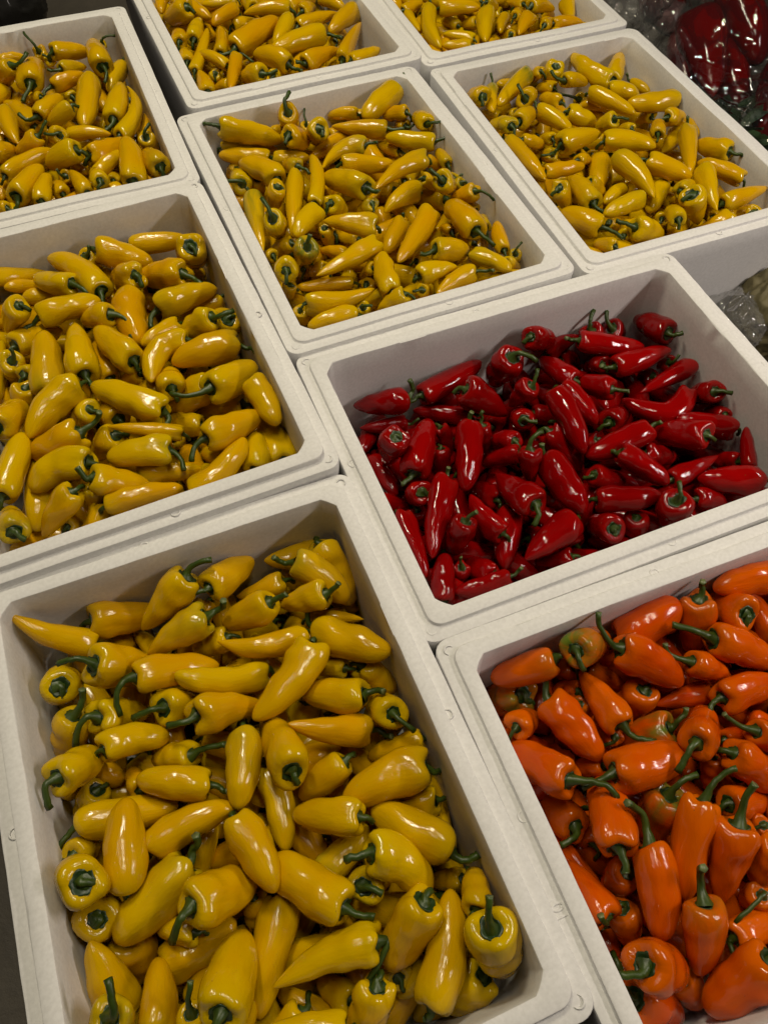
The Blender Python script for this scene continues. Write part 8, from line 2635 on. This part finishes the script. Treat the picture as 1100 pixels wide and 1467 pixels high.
for i, (key, thing, green, txt, label) in enumerate(PEPPERS):
    v = dec(txt)
    S, Mi, T, r = v[0:3], v[3:6], v[6:9], v[9]
    E = v[10:13] if len(v) > 10 else None
    c = COLOUR[key]
    rg = random.Random(i * 17 + 3)
    tint = min(1, max(0, rg.gauss(0.42, 0.3)))
    near = key in 'FOMR'
    unripe = 1.0 if green else (rg.uniform(0.15, 0.4) if c != 'red' and rg.random() < 0.16 else 0.0)
    if key in 'TSL' or not thing:
        nr, ns = 20, 18
    else:
        nr, ns = (32, 28) if near else (24, 22)
    V, F, along, skin, fr = pepper_geo(S, Mi, T, r, i, nr, ns)
    cV, cF = calyx_geo(fr, r, i, rg.random())
    sV, sF, sI = stem_geo(fr, r, E, i)
    if not thing:
        to_pile(c, V, F, [0] * len(F), along, tint, unripe, skin)
        to_pile(c, cV, cF, [1] * len(cF), np.zeros(len(cV)), 0, 0)
        to_pile(c, sV, sF, [2 + k for k in sI], np.zeros(len(sV)), 0, 0)
        continue
    o0 = np.array(Mi)
    me = make_mesh(c + '_pepper', V - o0, F, [MAT[c]], attrs={'along': along, 'skin': skin, 'tint': np.full(len(V), tint), 'unripe': np.full(len(V), unripe)})
    ob = link(c + '_pepper', me, None, tuple(o0))
    tag(ob, label, 'pepper', GROUPS[key])
    link('calyx', make_mesh('calyx', cV - o0, cF, [MAT['calyx']]), ob)
    link('stem', make_mesh('stem', sV - o0, sF, [MAT['stem'], MAT['cut']], midx=sI), ob)

for i, (key, txt) in enumerate(LOWER):
    v = dec_mm(txt)
    rg = random.Random(i * 7 + 1)
    V, F, along, skin, fr = pepper_geo(v[0:3], v[3:6], v[6:9], v[9], 5000 + i, 15, 11)
    c = COLOUR[key]
    to_pile(c, V, F, [0] * len(F), along, min(1, max(0, rg.gauss(0.45, 0.3))), 0, skin)
    cV, cF = calyx_geo(fr, v[9], i, 0.3)
    sV, sF, sI = stem_geo(fr, v[9], None, i, 6, 6)
    to_pile(c, sV, sF, [2 + k for k in sI], np.zeros(len(sV)), 0, 0)
    to_pile(c, cV, cF, [1] * len(cF), np.zeros(len(cV)), 0, 0)

for c, p in piles.items():
    me = make_mesh(c + '_pepper_pile', np.vstack(p['V']), p['F'], [MAT[c], MAT['calyx'], MAT['stem'], MAT['cut']], midx=p['I'],
                   attrs={k: np.concatenate(p[k]) for k in ('along', 'skin', 'tint', 'unripe')})
    o = link(c + '_pepper_pile', me)
    o['kind'] = 'stuff'
    tag(o, {'yellow': 'yellow peppers lying deeper and at the edges of the yellow boxes',
            'red': 'red peppers lying underneath the top ones in the red box',
            'orange': 'orange peppers lying underneath the top ones in the orange box'}[c], 'peppers')

# ------------------------------------------------------------------ bagged goods around the boxes
def long_red(name, S, T, r, seed, label, group):
    S, T = np.array(S), np.array(T)
    mid = (S + T) / 2 + np.array([0, 0, .008])
    V, F, along, skin, fr = pepper_geo(S, mid, T, r, seed, 26, 24)
    o = link(name, make_mesh(name, V - mid, F, [MAT['dimmed_red']], attrs={'along': along, 'skin': skin, 'tint': np.full(len(V), .8), 'unripe': np.zeros(len(V))}), None, tuple(mid))
    tag(o, label, 'pepper', group)
    cV, cF = calyx_geo(fr, r * .8, seed, .5)
    link('calyx', make_mesh('calyx', cV - mid, cF, [MAT['calyx']]), o)
    sV, sF, sI = stem_geo(fr, r, None, seed)
    link('stem', make_mesh('stem', sV - mid, sF, [MAT['stem'], MAT['cut']], midx=sI), o)
    return o

def crumpled_bag(name, centre, radii, seed, mat, label, group, amp=0.30, nu=56, nv=84, lean=0.0, crisp=False):
    """a loose bag: a closed sack with sharp folds running towards its gathered top"""
    V = []
    cx, cy, cz = centre
    for i in range(nu):
        ph = math.pi * (i + 0.5) / nu
        for j in range(nv):
            th = 2 * math.pi * j / nv
            d = Vector((math.sin(ph) * math.cos(th), math.sin(ph) * math.sin(th), math.cos(ph)))
            q = d * 1.9 + Vector((seed, seed * .7, 0))
            rid = 1 - abs(noise.noise(q * 1.6)) * 2.2
            rid2 = 1 - abs(noise.noise(Vector((th * 2.2 + seed, ph * 0.9, seed)))) * 2.4
            k = 1 + amp * (0.40 * noise.noise(q * .8) + .30 * rid * abs(rid) + .22 * rid2 + .14 * (1 - 2 * abs(noise.noise(q * 3.0))))
            p = Vector((d.x * radii[0], d.y * radii[1], d.z * radii[2])) * k
            z = max(cz + p.z, FLOOR_Z + .002 + .001 * noise.noise(q * 5))
            V.append((p.x + lean * p.z, p.y, z - cz))
    F = tube_faces(nu, nv)
    F.append(tuple(range(nv - 1, -1, -1))); F.append(tuple((nu - 1) * nv + j for j in range(nv)))
    o = link(name, make_mesh(name, V, F, [mat], smooth=not crisp), None, centre)
    tag(o, label, 'bag', group)
    return o

G1 = 'plastic bags of red peppers beside the boxes'
for k, (S, T, r, lab) in enumerate((((1.28418, 1.35231, -0.05500), (1.20795, 1.16371, -0.10000), 0.052, 'large dark red pepper in clear film behind the right-hand box corner'),
        ((1.41207, 1.40958, -0.05000), (1.37242, 1.23447, -0.10000), 0.052, 'large red pepper in clear film with a white glint, top right'),
        ((1.33987, 1.58922, -0.10000), (1.33442, 1.46144, -0.14000), 0.046, 'large dark red pepper under greyish film near the top right box'),
        ((1.43019, 1.20368, -0.10000), (1.27929, 1.06756, -0.15000), 0.048, 'dark red pepper under streaky film at the right edge'),
        ((1.36814, 1.32747, -0.12000), (1.31129, 1.16942, -0.17000), 0.044, 'dark red pepper lying between the two glinting ones, top right'),
        ((1.35671, 1.46283, -0.16000), (1.28517, 1.29014, -0.20000), 0.040, 'deep red pepper low down beside the right-hand box rim'))):
    long_red('red_pepper', S, T, r, 900 + k, lab, 'large red peppers in clear bags')
crumpled_bag('plastic_bag', (1.31132, 1.30389, -0.12000), (.17, .19, .135), 3.1, MAT['film'], 'clear crumpled plastic bag over large red peppers, right of the yellow boxes', G1, amp=.34)
crumpled_bag('plastic_bag', (1.29022, 1.53795, -0.16000), (.11, .14, .085), 8.3, MAT['film_hazy'], 'empty greyish crumpled film bag touching the top right box', G1, amp=.42)
crumpled_bag('plastic_bag', (1.29523, 1.08205, -0.17000), (.14, .13, .10), 12.4, MAT['film'], 'clear bag with streaky shine in the dark at the right edge', G1, amp=.36)
crumpled_bag('plastic_bag', (1.52799, 1.44919, -0.13000), (.15, .16, .13), 17.9, MAT['film'], 'clear bag with a large red pepper at the top right edge', G1, amp=.36)
# dark leafy greens inside the third bag
def leaf_bunch(centre, seed, label):
    rg = random.Random(seed)
    V, F = [], []
    for _ in range(46):
        c = Vector(centre) + Vector((rg.gauss(0, .055), rg.gauss(0, .055), rg.uniform(-.07, .04)))
        a, t = rg.uniform(0, 6.28), rg.uniform(-.6, .9)
        ax = Vector((math.cos(a) * math.cos(t), math.sin(a) * math.cos(t), math.sin(t))); sd = ax.cross(Vector((0, 0, 1))).normalized(); up = sd.cross(ax)
        L, w, b = rg.uniform(.06, .10), rg.uniform(.014, .024), len(V)
        for q in range(6):
            s = q / 5; ww = w * math.sin(math.pi * (s * .86 + .10)); z = -.02 * s * s
            for h in (-1, 0, 1):
                pz = c + ax * L * s + sd * ww * h + up * (z + .004 * abs(h))
                V.append((pz.x - centre[0], pz.y - centre[1], max(pz.z, FLOOR_Z + .004) - centre[2]))
        for q in range(5):
            for h in range(2):
                k = b + q * 3 + h
                F.append((k, k + 1, k + 4, k + 3))
    o = link('leafy_greens', make_mesh('leafy_greens', V, F, [MAT['leaf']]), None, centre)
    tag(o, label, 'greens')
leaf_bunch((1.24783, 1.11342, -0.17000), 5, 'dark leafy greens in the shade of the clear bags')
# lower right: pale paper bundle and a hazy bag in the gap beside the red box
crumpled_bag('paper_bundle', (1.04143, 0.68133, -0.20000), (.075, .060, .085), 21.0, MAT['olive'], 'olive paper bundle in the gap beside the red box', None, amp=.30, crisp=False)
crumpled_bag('plastic_bag', (0.96084, 0.69074, -0.20000), (.062, .055, .050), 25.0, MAT['film_hazy'], 'hazy plastic bag slumped against the right-hand box front', None, amp=.40)
# upper left: dark wrapped bundle behind the far left box
crumpled_bag('dark_bundle', (-0.07957, 2.24392, -0.17000), (.095, .095, .09), 31.0, MAT['dark_plastic'], 'black plastic bundle on the floor behind the far left box', None, amp=.22, crisp=False)
